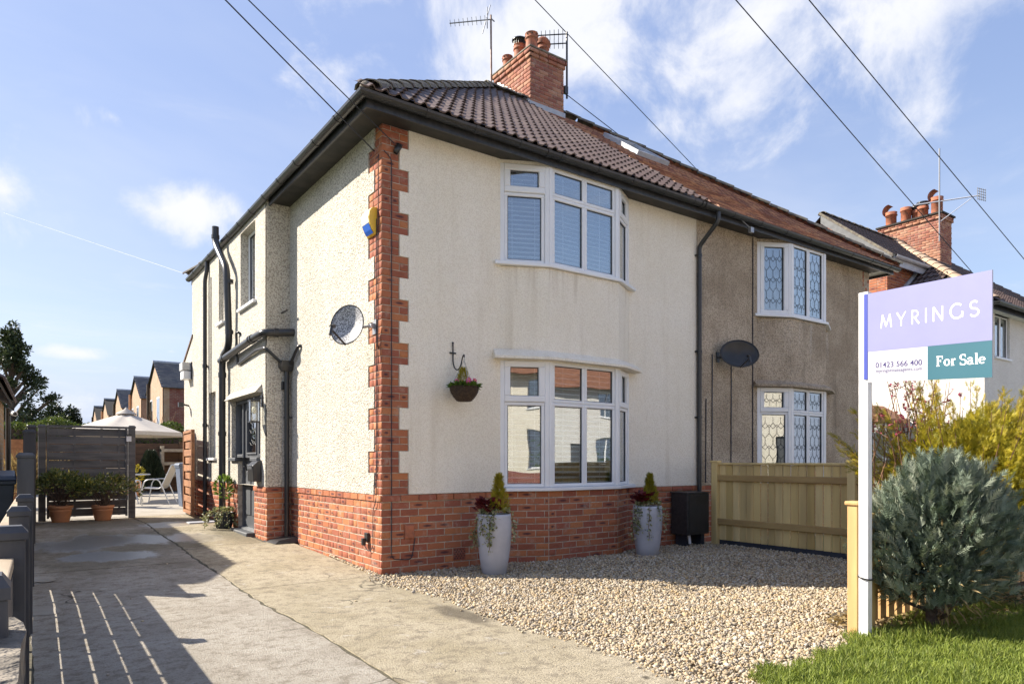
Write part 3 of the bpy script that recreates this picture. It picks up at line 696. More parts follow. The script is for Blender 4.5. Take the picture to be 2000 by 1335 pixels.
def blind(F, u0, u1, z0, z1, n_, par, tilt=55, gap=.042, w_=.048, m='blind_white', name='blind'):
    mb = MB(); z = z0+.02; c, s_ = math.cos(R(tilt)), math.sin(R(tilt))
    while z < z1:
        a, b = w_/2*c, w_/2*s_
        mb.add([F.p(u0, z-b, n_+a), F.p(u1, z-b, n_+a), F.p(u1, z+b, n_-a), F.p(u0, z+b, n_-a)], [(0, 1, 2, 3)])
        mb.add([F.p(u0, z-b+.003, n_+a), F.p(u1, z-b+.003, n_+a), F.p(u1, z+b+.003, n_-a), F.p(u0, z+b+.003, n_-a)], [(3, 2, 1, 0)])
        z += gap
    for u in (u0+(u1-u0)*.2, u0+(u1-u0)*.8): mb.tube([F.p(u, z0, n_+.03), F.p(u, z1, n_+.03)], .0025, 4, False, False)
    return mb.build(name, m, par, kind='stuff')
def light(fr, panes, F, u0, u1, z0, z1, sash=False, glass='window_glass', gas=None):
    """one glazed light: frame bars into fr, gasket line into gas, the pane returned as a quad box"""
    f = .042 if not sash else .075; d = .0 if not sash else .018
    for a, b, c, e in ((u0, u1, z0, z0+f), (u0, u1, z1-f, z1), (u0, u0+f, z0+f, z1-f), (u1-f, u1, z0+f, z1-f)):
        fr.cbox(F, a, b, c, e, -.06, d, .008)
    if sash:
        q = .03
        for a, b, c, e in ((u0+q, u1-q, z0+q, z0+f), ): pass
    if gas is not None:
        t = .008
        for a, b, c, e in ((u0+f, u1-f, z0+f, z0+f+t), (u0+f, u1-f, z1-f-t, z1-f), (u0+f, u0+f+t, z0+f+t, z1-f-t), (u1-f-t, u1-f, z0+f+t, z1-f-t)): gas.ob(F, a, b, c, e, -.04, -.016)
    p = (u0+f, u1-f, z0+f, z1-f); panes.append((F, p)); return p
def bay_window(par, pts, z0, zt, z1, leaded=False, blinds=None, hood=None, ends=.08, topcap=None):
    fr = MB(); gas = MB(); panes = []; posts = MB()
    segs = [fr_seg(a, b) for a, b in zip(pts, pts[1:])]
    for i, (F, L) in enumerate(segs):
        pw = .055
        u0, u1 = pw, L-pw
        fr.cbox(F, 0, pw, z0, z1, -.07, .012, .006); fr.cbox(F, L-pw, L, z0, z1, -.07, .0125, .006)
        colsn = 2 if i == 1 else 1
        cw = (u1-u0)/colsn
        for c_ in range(colsn):
            a, b = u0+c_*cw, u0+(c_+1)*cw
            if zt is None:
                panes_ = light(fr, panes, F, a, b, z0, z1, sash=(i == 0), gas=gas)
            else:
                light(fr, panes, F, a, b, z0, zt, gas=gas); light(fr, panes, F, a, b, zt+.001, z1, sash=(i != 1), gas=gas)
    o = fr.build('bay_window', 'white_upvc', par)
    gas.build('glazing_gasket', 'grey_gasket', o)
    for F, (a, b, c, e) in panes:
        mb = MB(); mb.ob(F, a-.005, b+.005, c-.005, e+.005, -.034, -.026); mb.build('pane', 'window_glass', o)
        if leaded:
            ww, hh = b-a, e-c
            cames(F, a, b, c, e, -.024, 3 if ww > .3 else (3 if ww > .2 else 2), max(2, round(hh/.17)), o)
    if blinds:
        for i, (F, L) in enumerate(segs):
            blind(F, .07, L-.07, z0+.03, z1-.03, -.095, o, *blinds[i])
    sill = MB(); ext = [(pts[0][0]-ends, pts[0][1])]+list(pts[1:-1])+[(pts[-1][0]+ends, pts[-1][1])]
    strip(sill, ext, -.05, .055, z0-.045, z0-.002); sill.build('sill', 'white_upvc', o, bevel=.006)
    return o
def casement(par, F, u0, u1, z0, z1, n_, cols=2, glass='side_glass', sill_m='white_upvc', fm='white_upvc', name='casement_window', sill=True):
    F2 = Fr(F.p(0, 0, n_), F.u, F.n); fr = MB(); gas = MB(); panes = []
    cw = (u1-u0)/cols
    for c_ in range(cols): light(fr, panes, F2, u0+c_*cw, u0+(c_+1)*cw, z0, z1, sash=False, gas=gas)
    o = fr.build(name, fm, par); gas.build('glazing_gasket', 'grey_gasket', o)
    for FF, (a, b, c, e) in panes: MB().ob(FF, a-.004, b+.004, c-.004, e+.004, -.034, -.028).build('pane', glass, o)
    if sill: MB().ob(F2, u0-.06, u1+.06, z0-.05, z0-.002, -.06, -n_+.05).build('sill', sill_m, o, bevel=.006)
    return o

# ------------------------------------------------------------------ cream house
cream = thing('cream_house', 'cream rendered end house with red brick quoins and plinth, bay windows and dark tiled roof', 'house')
BR = []                                  # every visible brick of the cream house
Z_P = .868                               # top of the plinth
bays = [(1.56, 0), (2.12, -.26), (3.30, -.26), (3.75, 0)]
plinth = MB()
for a, b in zip(BAY, BAY[1:]):
    F, L = fr_seg(a, b); plinth.ob(F, .009 if a[0] == 0 else -.004, L+.004, -.25, Z_P, -.24, -.005)
Fs = fr_seg((0, 3.09), (0, 0))[0]        # side wall, u = 3.09 - Y
plinth.ob(Fs, 0, 3.081, -.25, Z_P, -.24, -.005)
Fp = fr_seg((-.34, 9.1), (-.34, 3.09))[0]  # rear half of the side, stands .34 proud; u = 9.1 - Y
Fret = fr_seg((-.34, 3.09), (0, 3.09))[0]
UY = lambda y: 9.1-y
D0, D1 = 3.74, 4.68                      # door
plinth.ob(Fp, 0, UY(D1), -.1, Z_P, -.24, -.005); plinth.ob(Fp, UY(D0), UY(3.099), -.1, Z_P, -.24, -.005)
plinth.ob(Fret, .009, .34, -.1, Z_P, -.24, -.005)
pl_o = plinth.build('brick_plinth', 'mortar', cream)
NC = 10
for a, b in zip(BAY, BAY[1:]):
    F, L = fr_seg(a, b); bond(F, .0 if a == (0, 0) else .0, L, -.012, Z_P-CH-.002, pl_o, BR)
    if not (a[0] >= 1.5 and b[0] <= 3.8): bond(F, 0, L, Z_P-CH, Z_P, pl_o, BR, d1=.016)
    else: bond(F, 0, L, Z_P-CH, Z_P, pl_o, BR)
bond(Fs, 0, 3.09, -.012, Z_P-CH-.002, pl_o, BR, 'mixed'); bond(Fs, 0, 3.09, Z_P-CH, Z_P, pl_o, BR, d1=.016)
for a, b in ((0, UY(D1)), (UY(D0), UY(3.09))):
    bond(Fp, a, b, .07, Z_P-CH-.002, pl_o, BR, 'mixed'); bond(Fp, a, b, Z_P-CH, Z_P, pl_o, BR, d1=.016)
bond(Fret, 0, .34, .07, Z_P-CH-.002, pl_o, BR); bond(Fret, 0, .34, Z_P-CH, Z_P, pl_o, BR, d1=.014)
# quoins: three-course blocks, wide and narrow in turn
Z_E = 4.915
quoin = MB(); F0 = fr_seg((0, 0), (1.56, 0))[0]
quoin.ob(F0, .009, .33, Z_P, Z_E, -.2, -.005); quoin.ob(Fs, 3.09-.33, 3.081, Z_P, Z_E, -.2, -.0055)
q_o = quoin.build('quoin', 'mortar', cream)
fr_poly = []; sd_poly = []; z = Z_P; k = 0; 
while z < Z_E-.01:
    wide = (k//3) % 2 == 0; h = min(CH, Z_E-z)
    wf = .320 if wide else .207; ws = .165 if wide else .320
    cuts = ([0, .213, .320] if k % 2 else [0, .107, .320]) if wide else ([0, .207] if k % 2 else [0, .1, .207])
    for a, b in zip(cuts, cuts[1:]): BR.append((q_o, brick_M(F0, (a+b)/2, z+h/2, b-a-.009, h-.010, -.03, .002), b-a))
    cs = ([0, .165] if k % 2 else [0, .08, .165]) if wide else ([0, .11, .215, .320] if k % 2 else [0, .215, .320])
    for a, b in zip(cs, cs[1:]): BR.append((q_o, brick_M(Fs, 3.09-(a+b)/2, z+h/2, b-a-.009, h-.010, -.03, .002), b-a))
    fr_poly += [(wf+.004, z), (wf+.004, z+h)]; sd_poly += [(3.09-ws-.004, z), (3.09-ws-.004, z+h)]
    z += h; k += 1
brick = brick_piece('brick', 'red_brick'); brick.place(BR, 300, 'bricks')
# front render: left panel steps round the quoin
fw = MB()
fw.prism(F0, [(1.56, Z_P+.003), (1.56, Z_E)] + [(u, z) for u, z in fr_poly[::-1]], -.05, .012)
F4, L4 = fr_seg((3.75, 0), (5.19, 0)); fw.ob(F4, 0, L4, Z_P+.003, Z_E, -.05, .012)
strip(fw, bays, -.20, .010, 2.462, 3.615)
strip(fw, bays, -.20, .006, 4.87, 4.925)
fw.build('front_wall', 'cream_render', cream)
hd = MB(); hp = [(1.46, 0.0)]+bays[1:-1]+[(3.86, 0.0)]
a = offs(hp, .13); b = offs(hp, .005)
vs = [(x, y, 2.475) for x, y in a]+[(x, y, 2.505) for x, y in a]+[(x, y, 2.60) for x, y in b]+[(x, y, 2.47) for x, y in b]
k4 = 4; fs = []
for i in range(3):
    for r_ in range(4): fs.append((r_*4+i, r_*4+i+1, ((r_+1) % 4)*4+i+1, ((r_+1) % 4)*4+i))
hd.add(vs, fs+[(0, 4, 8, 12), (15, 11, 7, 3)]); hd.build('window_hood', 'cream_render', cream)
# side render
sw = MB(); sw.prism(Fs, [(0.0, Z_P+.003)] + [(u, z) for u, z in sd_poly] + [(0.0, Z_E)], -.05, .014)
W1 = (UY(4.51), UY(3.67), 3.645, 4.84); W2 = (UY(5.98), UY(5.62), 3.65, 4.84); W3 = (UY(6.78), UY(6.22), 1.30, 2.49)
DO = (UY(5.09), UY(3.40), 1.29, 2.225); DL = (UY(D1), UY(D0), Z_P, 1.29)
wall_holes(sw, Fp, UY(8.26), UY(3.09), Z_P+.003, 4.965, [W1, W2, W3, DO, DL], -.22, .0)
sw.ob(Fret, 0, .36, Z_P+.003, Z_E, -.06, .010)
sw.prism(Fp, [(0, .1), (UY(8.26)-.001, .1), (UY(8.26)-.001, 3.75), (0, 3.30)], -.22, -.0005)
sw.build('side_wall', 'roughcast', cream)
sh = MB(); sh.add([Fp.p(u, z, n_) for u, z, n_ in ((UY(5.2), 2.235, 0), (UY(5.2), 2.235, .09), (UY(5.2), 2.36, 0), (UY(3.32), 2.235, 0), (UY(3.32), 2.235, .10), (UY(3.32), 2.36, 0))], [(0, 1, 4, 3), (1, 2, 5, 4), (0, 2, 1), (3, 4, 5)])
sh.build('door_hood', 'roughcast', cream)
rw = MB(); rw.box(-.12, 5.18, 8.0, 8.24, 0, 4.95); rw.box(-.1, 3.5, 8.3, 9.08, .1, 3.2); rw.box(5.12, 5.19, .3, 8.0, 0, 4.95); rw.build('rear_wall', 'cream_render', cream)
lean = MB(); lean.add([(-.36, 8.2, 3.80), (4, 8.2, 3.82), (4, 9.25, 3.28), (-.36, 9.18, 3.32), (-.36, 8.2, 3.75), (4, 8.2, 3.74), (4, 9.25, 3.2), (-.36, 9.18, 3.27)], [(0, 1, 2, 3), (7, 6, 5, 4), (0, 3, 7, 4), (3, 2, 6, 7), (1, 0, 4, 5), (2, 1, 5, 6)]); lean.build('lean_to_roof', 'brown_timber', cream)
for z0, z1, nm in ((.2, 2.62, 'room_lining'), (2.8, 4.98, 'room_lining')):
    mb = MB(); mb.add([(.35, .08, z0), (4.95, .08, z0), (4.95, 3.6, z0), (.35, 3.6, z0), (.35, .08, z1), (4.95, .08, z1), (4.95, 3.6, z1), (.35, 3.6, z1)], [(0, 1, 2, 3), (4, 7, 6, 5), (2, 6, 7, 3), (0, 3, 7, 4), (1, 5, 6, 2)]); mb.build(nm, 'room_paint', cream)
bw = bay_window(cream, bays, 3.665, 4.525, 4.872, blinds=[(35, .056, .050), (32, .056, .050), (85, .044, .05)])
bw2 = bay_window(cream, bays, .915, 1.962, 2.465, blinds=[(14, .066, .05), (24, .066, .05), (85, .044, .05)])
casement(cream, Fp, W1[0], W1[1], W1[2], W1[3], -.12)
casement(cream, Fp, W2[0], W2[1], W2[2], W2[3], -.12, cols=1)
casement(cream, Fp, W3[0], W3[1], W3[2], W3[3], -.10, cols=2)
# inside of the side rooms: dark backing a little way in
bk = MB(); bk.ob(Fp, UY(7.2), UY(3.3), .2, 4.9, -1.3, -1.25); bk.build('room_lining', 'room_paint', cream)
# front door with sidelights
dr = MB(); Fd = Fr(Fp.p(0, 0, -.10), Fp.u, Fp.n)
a, b = UY(5.09), UY(3.40); da, db = DL[0], DL[1]; zb = .16
for u0, u1, z0, z1 in ((a, b, 2.16, 2.225), (a, a+.055, 1.29, 2.16), (b-.055, b, 1.29, 2.16), (da, da+.06, zb, 2.16), (db-.06, db, zb, 2.16), (a, da, 1.29, 1.345), (db, b, 1.29, 1.345)):
    dr.cbox(Fd, u0, u1, z0, z1, -.07, .03, .008)
door = dr.build('door_frame', 'grey_paint', cream)
lf = MB(); A, B = da+.062, db-.062
lf.ob(Fd, A, B, zb, 1.36, -.05, .0); lf.ob(Fd, A, B, 2.06, 2.155, -.05, .0); lf.ob(Fd, A, A+.15, 1.36, 2.06, -.05, .0); lf.ob(Fd, B-.15, B, 1.36, 2.06, -.05, .0)
for u0, u1 in ((A+.11, (A+B)/2-.04), ((A+B)/2+.04, B-.11)): lf.cbox(Fd, u0, u1, zb+.22, 1.08, -.0, .016, .012)
for u0, u1, z0, z1 in ((A+.13, B-.13, 1.34, 1.37), (A+.13, B-.13, 2.05, 2.08), (A+.13, A+.16, 1.37, 2.05), (B-.16, B-.13, 1.37, 2.05)): lf.cbox(Fd, u0, u1, z0, z1, 0, .018, .006)
leaf = lf.build('door_leaf', 'grey_paint', cream)
MB().ob(Fd, A+.15, B-.15, 1.36, 2.06, -.03, -.024).build('pane', 'side_glass', leaf)
cames(Fd, A+.16, B-.16, 1.37, 2.05, -.02, 2, 4, leaf)
hnd = MB(); hnd.tube([Fd.p(A+.06, 1.15, .0), Fd.p(A+.06, 1.15, .05), Fd.p(A+.17, 1.15, .05)], .009, 8); hnd.cbox(Fd, A+.035, A+.085, 1.0, 1.22, 0, .012, .004); hnd.build('door_handle', 'black_plastic', leaf)
for u0, u1 in ((a+.055, da), (db, b-.055)):
    MB().ob(Fd, u0, u1, 1.345, 2.16, -.03, -.024).build('pane', 'side_glass', door)
    MB().cbox(Fp, u0-.06, u1+.03, 1.235, 1.29, -.1, .05, .008).build('sidelight_sill', 'grey_paint', door)
MB().cbox(Fp, da-.02, db+.04, .02, .165, -.16, .12, .012).build('door_step', 'grey_paint', cream)
MB().ob(Fp, da, db, .165, .19, -.14, -.02).build('threshold', 'galv', cream)
# fascia, soffit, gutter
OV = .315
ev = [(-OV, 8.5), (-OV, -OV), (5.19, -OV)]
fa = MB(); strip(fa, ev, -.022, .0, 4.865, 4.985); fa.build('fascia', 'black_paint', cream)
sf = MB(); plan_prism(sf, [(-OV+.02, -OV+.02), (5.19, -OV+.02), (5.19, .02), (.02, .02), (.02, 8.4), (-OV+.02, 8.4)], 4.915, 4.93); sf.build('soffit', 'soffit_paint', cream)
def half_pipe(mb, pts, r=.058, k=7, lid=.0):
    """half-round gutter swept along a horizontal polyline"""
    ring = []; out = []
    for i in range(k+1):
        an = math.pi*i/k; out.append((math.cos(an)*r, -math.sin(an)*r))
    inn_ = [(x*.9, y*.9+.002) for x, y in out[::-1]]; prof = out+inn_
    secs = [offs(pts, d) for d, _ in prof]
    kk = len(prof); n_ = len(pts); vs = [(secs[j][i][0], secs[j][i][1], pts[i][2]+prof[j][1]) for i in range(n_) for j in range(kk)]
    fs = [(i*kk+j, i*kk+(j+1) % kk, (i+1)*kk+(j+1) % kk, (i+1)*kk+j) for i in range(n_-1) for j in range(kk)] + [tuple(range(kk)), tuple(range(n_*kk-1, (n_-1)*kk-1, -1))]
    mb.add(vs, fs)
GZ = 4.985; GO = OV+.062
gt = MB(); half_pipe(gt, [(-GO, 8.46, GZ-.02), (-GO, -GO, GZ), (5.19, -GO, GZ)]); gut = gt.build('gutter', 'black_plastic', cream)
def bracket(par, c, along, r=.064):
    mb = MB(); al = Vector(along).normalized(); n_ = Vector((al.y, -al.x, 0)); c = Vector(c); w_ = .022; vs = []; k = 7
    for s_ in (-1, 1):
        for rr in (r, r-.008):
            for i in range(k+1):
                an = math.pi*i/k; vs.append(c + al*s_*w_ + n_*math.cos(an)*rr - Vector((0, 0, 1))*math.sin(an)*rr)
    K = k+1; fs = []
    for i in range(k): fs += [(i, i+1, 2*K+i+1, 2*K+i), (K+i+1, K+i, 3*K+i, 3*K+i+1), (i+1, i, K+i, K+i+1), (2*K+i, 2*K+i+1, 3*K+i+1, 3*K+i)]
    mb.add(vs, fs); return mb.build('gutter_bracket', 'black_plastic', par)
x = .35
while x < 5.1: bracket(gut, (x, -GO, GZ), (1, 0, 0)); x += .62
y = .3
while y < 8.3: bracket(gut, (-GO, y, GZ-.02*(y+.4)/8.9), (0, -1, 0)); y += .68
bracket(gut, (4.85, -GO, GZ), (1, 0, 0), .069); bracket(gut, (4.93, -GO, GZ), (1, 0, 0), .069); bracket(gut, (2.0, -GO, GZ), (1, 0, 0), .067)
# roof
AP = (RIDGE_Y, RIDGE_Y, ROOF_Z+.75*(RIDGE_Y-ROOF_E)); BP = (XR-(RIDGE_Y-ROOF_E), RIDGE_Y, AP[2])
E0 = ROOF_E+.02; zz = ROOF_Z-.02; BK = 2*RIDGE_Y-ROOF_E
rf = MB(); rf.add([(E0, E0, zz), (5.19, E0, zz), (5.19, RIDGE_Y, AP[2]-.02), (AP[0], AP[1], AP[2]-.02), (E0, BK, zz), (5.19, BK, zz)], [(0, 1, 2, 3), (0, 3, 4), (3, 2, 5, 4)])
roof = rf.build('roof', 'roof_felt', cream)
tiles = front_tiles(roof, ROOF_E-.0, 5.19, lambda d: ROOF_E+.8*d+.10, lambda d: 9, .297, .285, False)
nl = []
for r_ in range(20):
    d = r_*.285; y = ROOF_E+.1
    while y < BK:
        if ROOF_E+.8*d+.30 < y < BK-.8*d-.2: nl.append((roof, slope_M(Vector((ROOF_E+.07+.8*d, y, ROOF_Z-.01+.6*d)), Vector((0, -1, 0)), UPL), .203))
        y += .297
rt.place(tiles+nl, 300, 'roof_tiles')
ridge_line(roof, (ROOF_E+.14, ROOF_E+.14, ROOF_Z+.10), (AP[0], AP[1], AP[2]+.04), 'hip_tile', lift=.02, r=.15)
ridge_line(roof, (AP[0]-.05, AP[1], AP[2]+.05), (5.19, RIDGE_Y, AP[2]+.05), lift=.03)
ridge_line(roof, (ROOF_E+.02, BK-.02, ROOF_Z+.05), (AP[0], AP[1], AP[2]+.05), 'hip_tile', lift=.035)
hm = MB(); hm.sphere((ROOF_E+.10, ROOF_E+.10, ROOF_Z+.07), .07, 10, (1, 1, .9)); hm.build('hip_mortar', 'ridge_mossy', roof)
# chimney
cx0, cx1, cy0, cy1, cz = 4.95, 5.80, 3.86, 5.10, 9.33
cb = MB(); cb.box(cx0+.012, cx1-.012, cy0+.012, cy1-.012, 7.6, cz-.02); chim = cb.build('chimney', 'mortar_white', cream)
cbr = []
Fcl = fr_seg((cx0, cy1), (cx0, cy0))[0]; Fcf = fr_seg((cx0, cy0), (cx1, cy0))[0]
for F, L in ((Fcl, cy1-cy0), (Fcf, cx1-cx0)):
    bond(F, 0, L, 7.95, cz-.16, chim, cbr, d0=-.04, d1=.0)
    bond(F, -.025, L+.025, cz-.16, cz-.085, chim, cbr, d0=-.04, d1=.028); bond(F, -.045, L+.045, cz-.08, cz, chim, cbr, d0=-.06, d1=.05)
for F, L in ((fr_seg((cx1, cy0), (cx1, cy1))[0], cy1-cy0), (fr_seg((cx1, cy1), (cx0, cy1))[0], cx1-cx0)): bond(F, 0, L, 7.95, cz, chim, cbr, d0=-.04, d1=.0)
cbrick = brick_piece('brick', 'chimney_brick')
cbrick.place(cbr, 0, 'bricks')
cap = MB(); cap.box(cx0-.06, cx1+.06, cy0-.06, cy1+.06, cz+.002, cz+.035); cap.box(cx0, cx1, cy0, cy1, cz+.035, cz+.08); cap.build('flaunching', 'flaunching', chim, bevel=.012)
def pot(x, y, h, r, kind):
    p = [(r*1.12, cz+.05), (r*1.1, cz+.09), (r*.93, cz+.12), (r*.84, cz+h*.72), (r*.86, cz+h*.74), (r*1.0, cz+h*.76), (r*1.0, cz+h*.80), (r*.93, cz+h*.82), (r*.93, cz+h*.97), (r*.99, cz+h*.98), (r*.98, cz+h), (r*.72, cz+h), (r*.70, cz+h*.7)]
    mb = MB(); mb.lathe(p, 18, Matrix.Translation((x, y, 0))); o = mb.build('chimney_pot', 'chimney_pot', chim)
    if kind == 'louvre':
        mb = MB()
        for i in range(16):
            a_ = 2*math.pi*i/16; mb.tube([(x+r*.95*math.cos(a_), y+r*.95*math.sin(a_), cz+h-.01), (x+r*.95*math.cos(a_), y+r*.95*math.sin(a_), cz+h+.10)], .007, 4)
        mb.lathe([(r*1.2, cz+h+.09), (r*1.22, cz+h+.11), (r*.6, cz+h+.15), (.001, cz+h+.16)], 18, Matrix.Translation((x, y, 0))); mb.build('pot_cowl', 'black_plastic', chim)
    elif kind == 'cowl':
        mb = MB(); mb.lathe([(r*1.0, -.08), (r*1.25, -.02), (r*1.3, .0), (r*.9, .07), (.001, .10)], 16, Matrix.Translation((x, y, cz+h+.03)) @ Matrix.Rotation(R(18), 4, 'Y')); mb.build('pot_cowl', 'chimney_pot', chim)
    else:
        mb = MB()
        for i in range(8):
            a_ = 2*math.pi*i/8+.2; mb.sphere((x+r*.93*math.cos(a_), y+r*.93*math.sin(a_), cz+h*.895), .016, 6)
        mb.build('vent_hole', 'roof_felt', chim)
pot(5.16, 4.10, .46, .135, 'holes'); pot(5.13, 4.47, .40, .13, 'louvre'); pot(5.12, 4.88, .36, .115, 'holes'); pot(5.55, 4.22, .44, .125, 'cowl')
fl = MB()
Z0 = lambda y: ROOF_Z+.75*(y-ROOF_E)
for i in range(9):
    y0 = cy0+i*.125; fl.add([(cx0-.012, y0, Z0(y0)-.02), (cx0-.012, y0+.14, Z0(y0)-.02), (cx0-.012, y0+.14, Z0(y0+.14)+.10), (cx0-.012, y0+.02, Z0(y0)+.15)], [(0, 1, 2, 3)])
    fl.add([(cx0-.005, y0, Z0(y0)-.02), (cx0-.005, y0+.14, Z0(y0)-.02), (cx0-.005, y0+.14, Z0(y0+.14)+.10), (cx0-.005, y0+.02, Z0(y0)+.15)], [(3, 2, 1, 0)])
fl.ob(Fcf, -.03, cx1-cx0+.03, Z0(cy0)-.08, Z0(cy0)+.10, -.002, .013); fl.box(cx0-.09, cx0-.012, cy0-.1, cy0-.0, Z0(cy0)-.06, Z0(cy0)+.045)
fl.build('lead_flashing', 'lead_grey', chim)
# pipes on the side wall
def pipe(name, pts, r, par=cream, m='black_plastic', collars=()):
    mb = MB(); mb.tube(pts, r, 12)
    for c_ in collars:
        c0, c1 = Vector(c_[0]), Vector(c_[1]); mb.tube([c0, c1], r*1.18, 12)
    return mb.build(name, m, par)
def bend(pts, r=.08, k=4):
    pts = [Vector(p) for p in pts]; out = [pts[0]]
    for i in range(1, len(pts)-1):
        a_, b_, c_ = pts[i-1], pts[i], pts[i+1]; d1 = (a_-b_); d2 = (c_-b_); q = min(r, d1.length*.45, d2.length*.45)
        p1 = b_+d1.normalized()*q; p2 = b_+d2.normalized()*q
        for j in range(k+1):
            t = j/k; out.append(p1*(1-t)**2 + b_*2*t*(1-t) + p2*t*t)
    out.append(pts[-1]); return out
XW = -.34
pipe('soil_pipe', bend([(-.50, 5.50, 5.20), (-.50, 5.50, 4.92), (-.47, 4.86, 4.36), (-.43, 4.86, 3.10), (-.43, 5.33, 2.98), (-.43, 5.33, .15)], .17, 6), .056,
     collars=[((-.50, 5.5, 5.0), (-.50, 5.5, 5.06)), ((-.43, 4.86, 4.12), (-.43, 4.86, 4.18)), ((-.43, 4.86, 3.30), (-.43, 4.86, 3.36)), ((-.43, 5.33, 2.64), (-.43, 5.33, 2.72)), ((-.43, 5.33, 1.66), (-.43, 5.33, 1.73))])
pipe('soil_branch', bend([(-.43, 5.45, 2.93), (-.43, 3.36, 3.03), (-.40, 3.02, 3.05), (-.22, 2.98, 3.06), (-.05, 2.90, 3.07), (.02, 2.90, 3.07)], .12, 5), .055,
     collars=[((-.43, 5.2, 2.945), (-.43, 5.13, 2.948)), ((-.43, 3.62, 3.02), (-.43, 3.56, 3.022)), ((-.43, 3.50, 3.02), (-.43, 3.44, 3.025)), ((-.27, 2.99, 3.06), (-.21, 2.98, 3.06))])
pipe('waste_pipe', bend([(-.36, 4.55, 2.78), (-.38, 3.45, 2.86), (-.37, 3.05, 2.84), (-.12, 2.99, 2.60)], .06, 4), .022)
pipe('waste_pipe', bend([(.02, 2.55, 2.83), (-.05, 2.60, 2.84), (-.06, 2.95, 2.60)], .05, 4), .022)
pipe('overflow_pipe', bend([(-.36, 4.62, 2.78), (-.38, 4.62, 3.28), (-.38, 4.50, 3.28), (-.34, 4.48, 3.25)], .03, 3), .02)
MB().tube([(-.14, 3.05, 3.36), (-.14, 2.82, 3.36)], .016, 8).build('overflow_pipe', 'black_plastic', cream)
hp_ = MB(); c_ = (-.085, 2.995)
for z0, z1, a0, a1 in ((2.58, 2.665, .095, .10), (2.52, 2.58, .055, .095)):
    vs = [(c_[0]+sx*q, c_[1]+sy*q, z) for z, q in ((z0, a0), (z1, a1)) for sx, sy in ((-1, -1), (1, -1), (1, 1), (-1, 1))]
    hp_.add(vs, [(3, 2, 1, 0), (4, 5, 6, 7), (0, 1, 5, 4), (1, 2, 6, 5), (2, 3, 7, 6), (3, 0, 4, 7)])
hp_.build('rain_hopper', 'black_plastic', cream)
dp = MB(); dp.tube([(-.085, 2.995, 2.55), (-.085, 2.995, .10)], .036, 12)
for z in (1.86, .62): dp.tube([(-.085, 2.995, z-.02), (-.085, 2.995, z+.02)], .044, 12); dp.box(-.1, .02, 2.955, 2.985, z-.012, z+.012)
dp.build('downpipe', 'black_plastic', cream)
dp = MB(); dp.tube(bend([(-GO, 6.75, GZ-.06), (-GO, 6.75, 4.75), (-.40, 6.8, 4.6), (-.40, 6.8, .15)], .08), .036, 12)
for z in (3.0, 1.9): dp.tube([(-.40, 6.8, z-.03), (-.40, 6.8, z+.03)], .045, 12); dp.box(-.41, -.33, 6.82, 6.86, z-.015, z+.015)
dp.build('downpipe', 'black_plastic', cream)
sb = MB(); sb.add([(-.36, 3.22, .09), (.0, 3.08, .09), (-.0, 2.74, .09), (-.32, 2.74, .09), (-.30, 3.16, .125), (.0, 3.08, .17), (.0, 2.80, .17), (-.26, 2.80, .125)], [(3, 2, 1, 0), (4, 5, 6, 7), (0, 1, 5, 4), (1, 2, 6, 5), (2, 3, 7, 6), (3, 0, 4, 7)]); sb.build('drain_cover', 'black_paint', cream)
vb = MB(); vb.cbox(Fret, .20, .27, 2.26, 2.38, .0, .05, .006); vb.build('sensor_box', 'black_plastic', cream)
# small fixings on the brick
MB().cbox(F0, .27, .385, .375, .53, .0, .035, .012).build('cable_cover', 'chimney_pot', cream)
ab = MB(); ab.ob(F0, .905, 1.065, .085, .225, -.01, .006); ab_o = ab.build('air_brick', 'red_brick', cream)
ah = MB()
for i in range(8):
    for j in range(5):
        if (i+j) % 2 == 0: ah.ob(F0, .915+i*.0185, .927+i*.0185, .097+j*.025, .113+j*.025, .004, .008)
ah.build('vent_hole', 'roof_felt', ab_o)
sk = MB(); sk.cbox(Fs, 3.09-.40, 3.09-.315, .33, .43, 0, .03, .005); sk.cbox(Fs, 3.09-.395, 3.09-.35, .29, .37, .03, .07, .006); sk.build('outdoor_socket', 'black_plastic', cream)
cbl = MB(); cbl.tube(bend([(-.012, .11, 3.9), (-.012, .11, .85), (-.025, .12, .76), (-.012, .20, .7), (-.012, .20, .28), (-.03, .28, .22), (-.05, .36, .3)], .05), .005, 5, False)
cbl.tube(bend([(-.008, .07, 4.6), (-.012, .075, 1.2), (-.014, .17, 1.0), (-.012, .19, .8)], .08), .004, 5, False)
cbl.tube(bend([(.02, -.008, 4.62), (.115, -.008, 4.55), (.115, -.008, .16), (.36, -.012, .14), (.40, -.012, .38)], .06), .005, 5, False)
cbl.build('cable', 'wire_black', cream)
# pale haunch of the other bits: two thin cables beside the far downpipe
MB().tube([(-.35, 6.55, 4.6), (-.35, 6.55, .6)], .008, 5, False).build('cable', 'wire_black', cream)

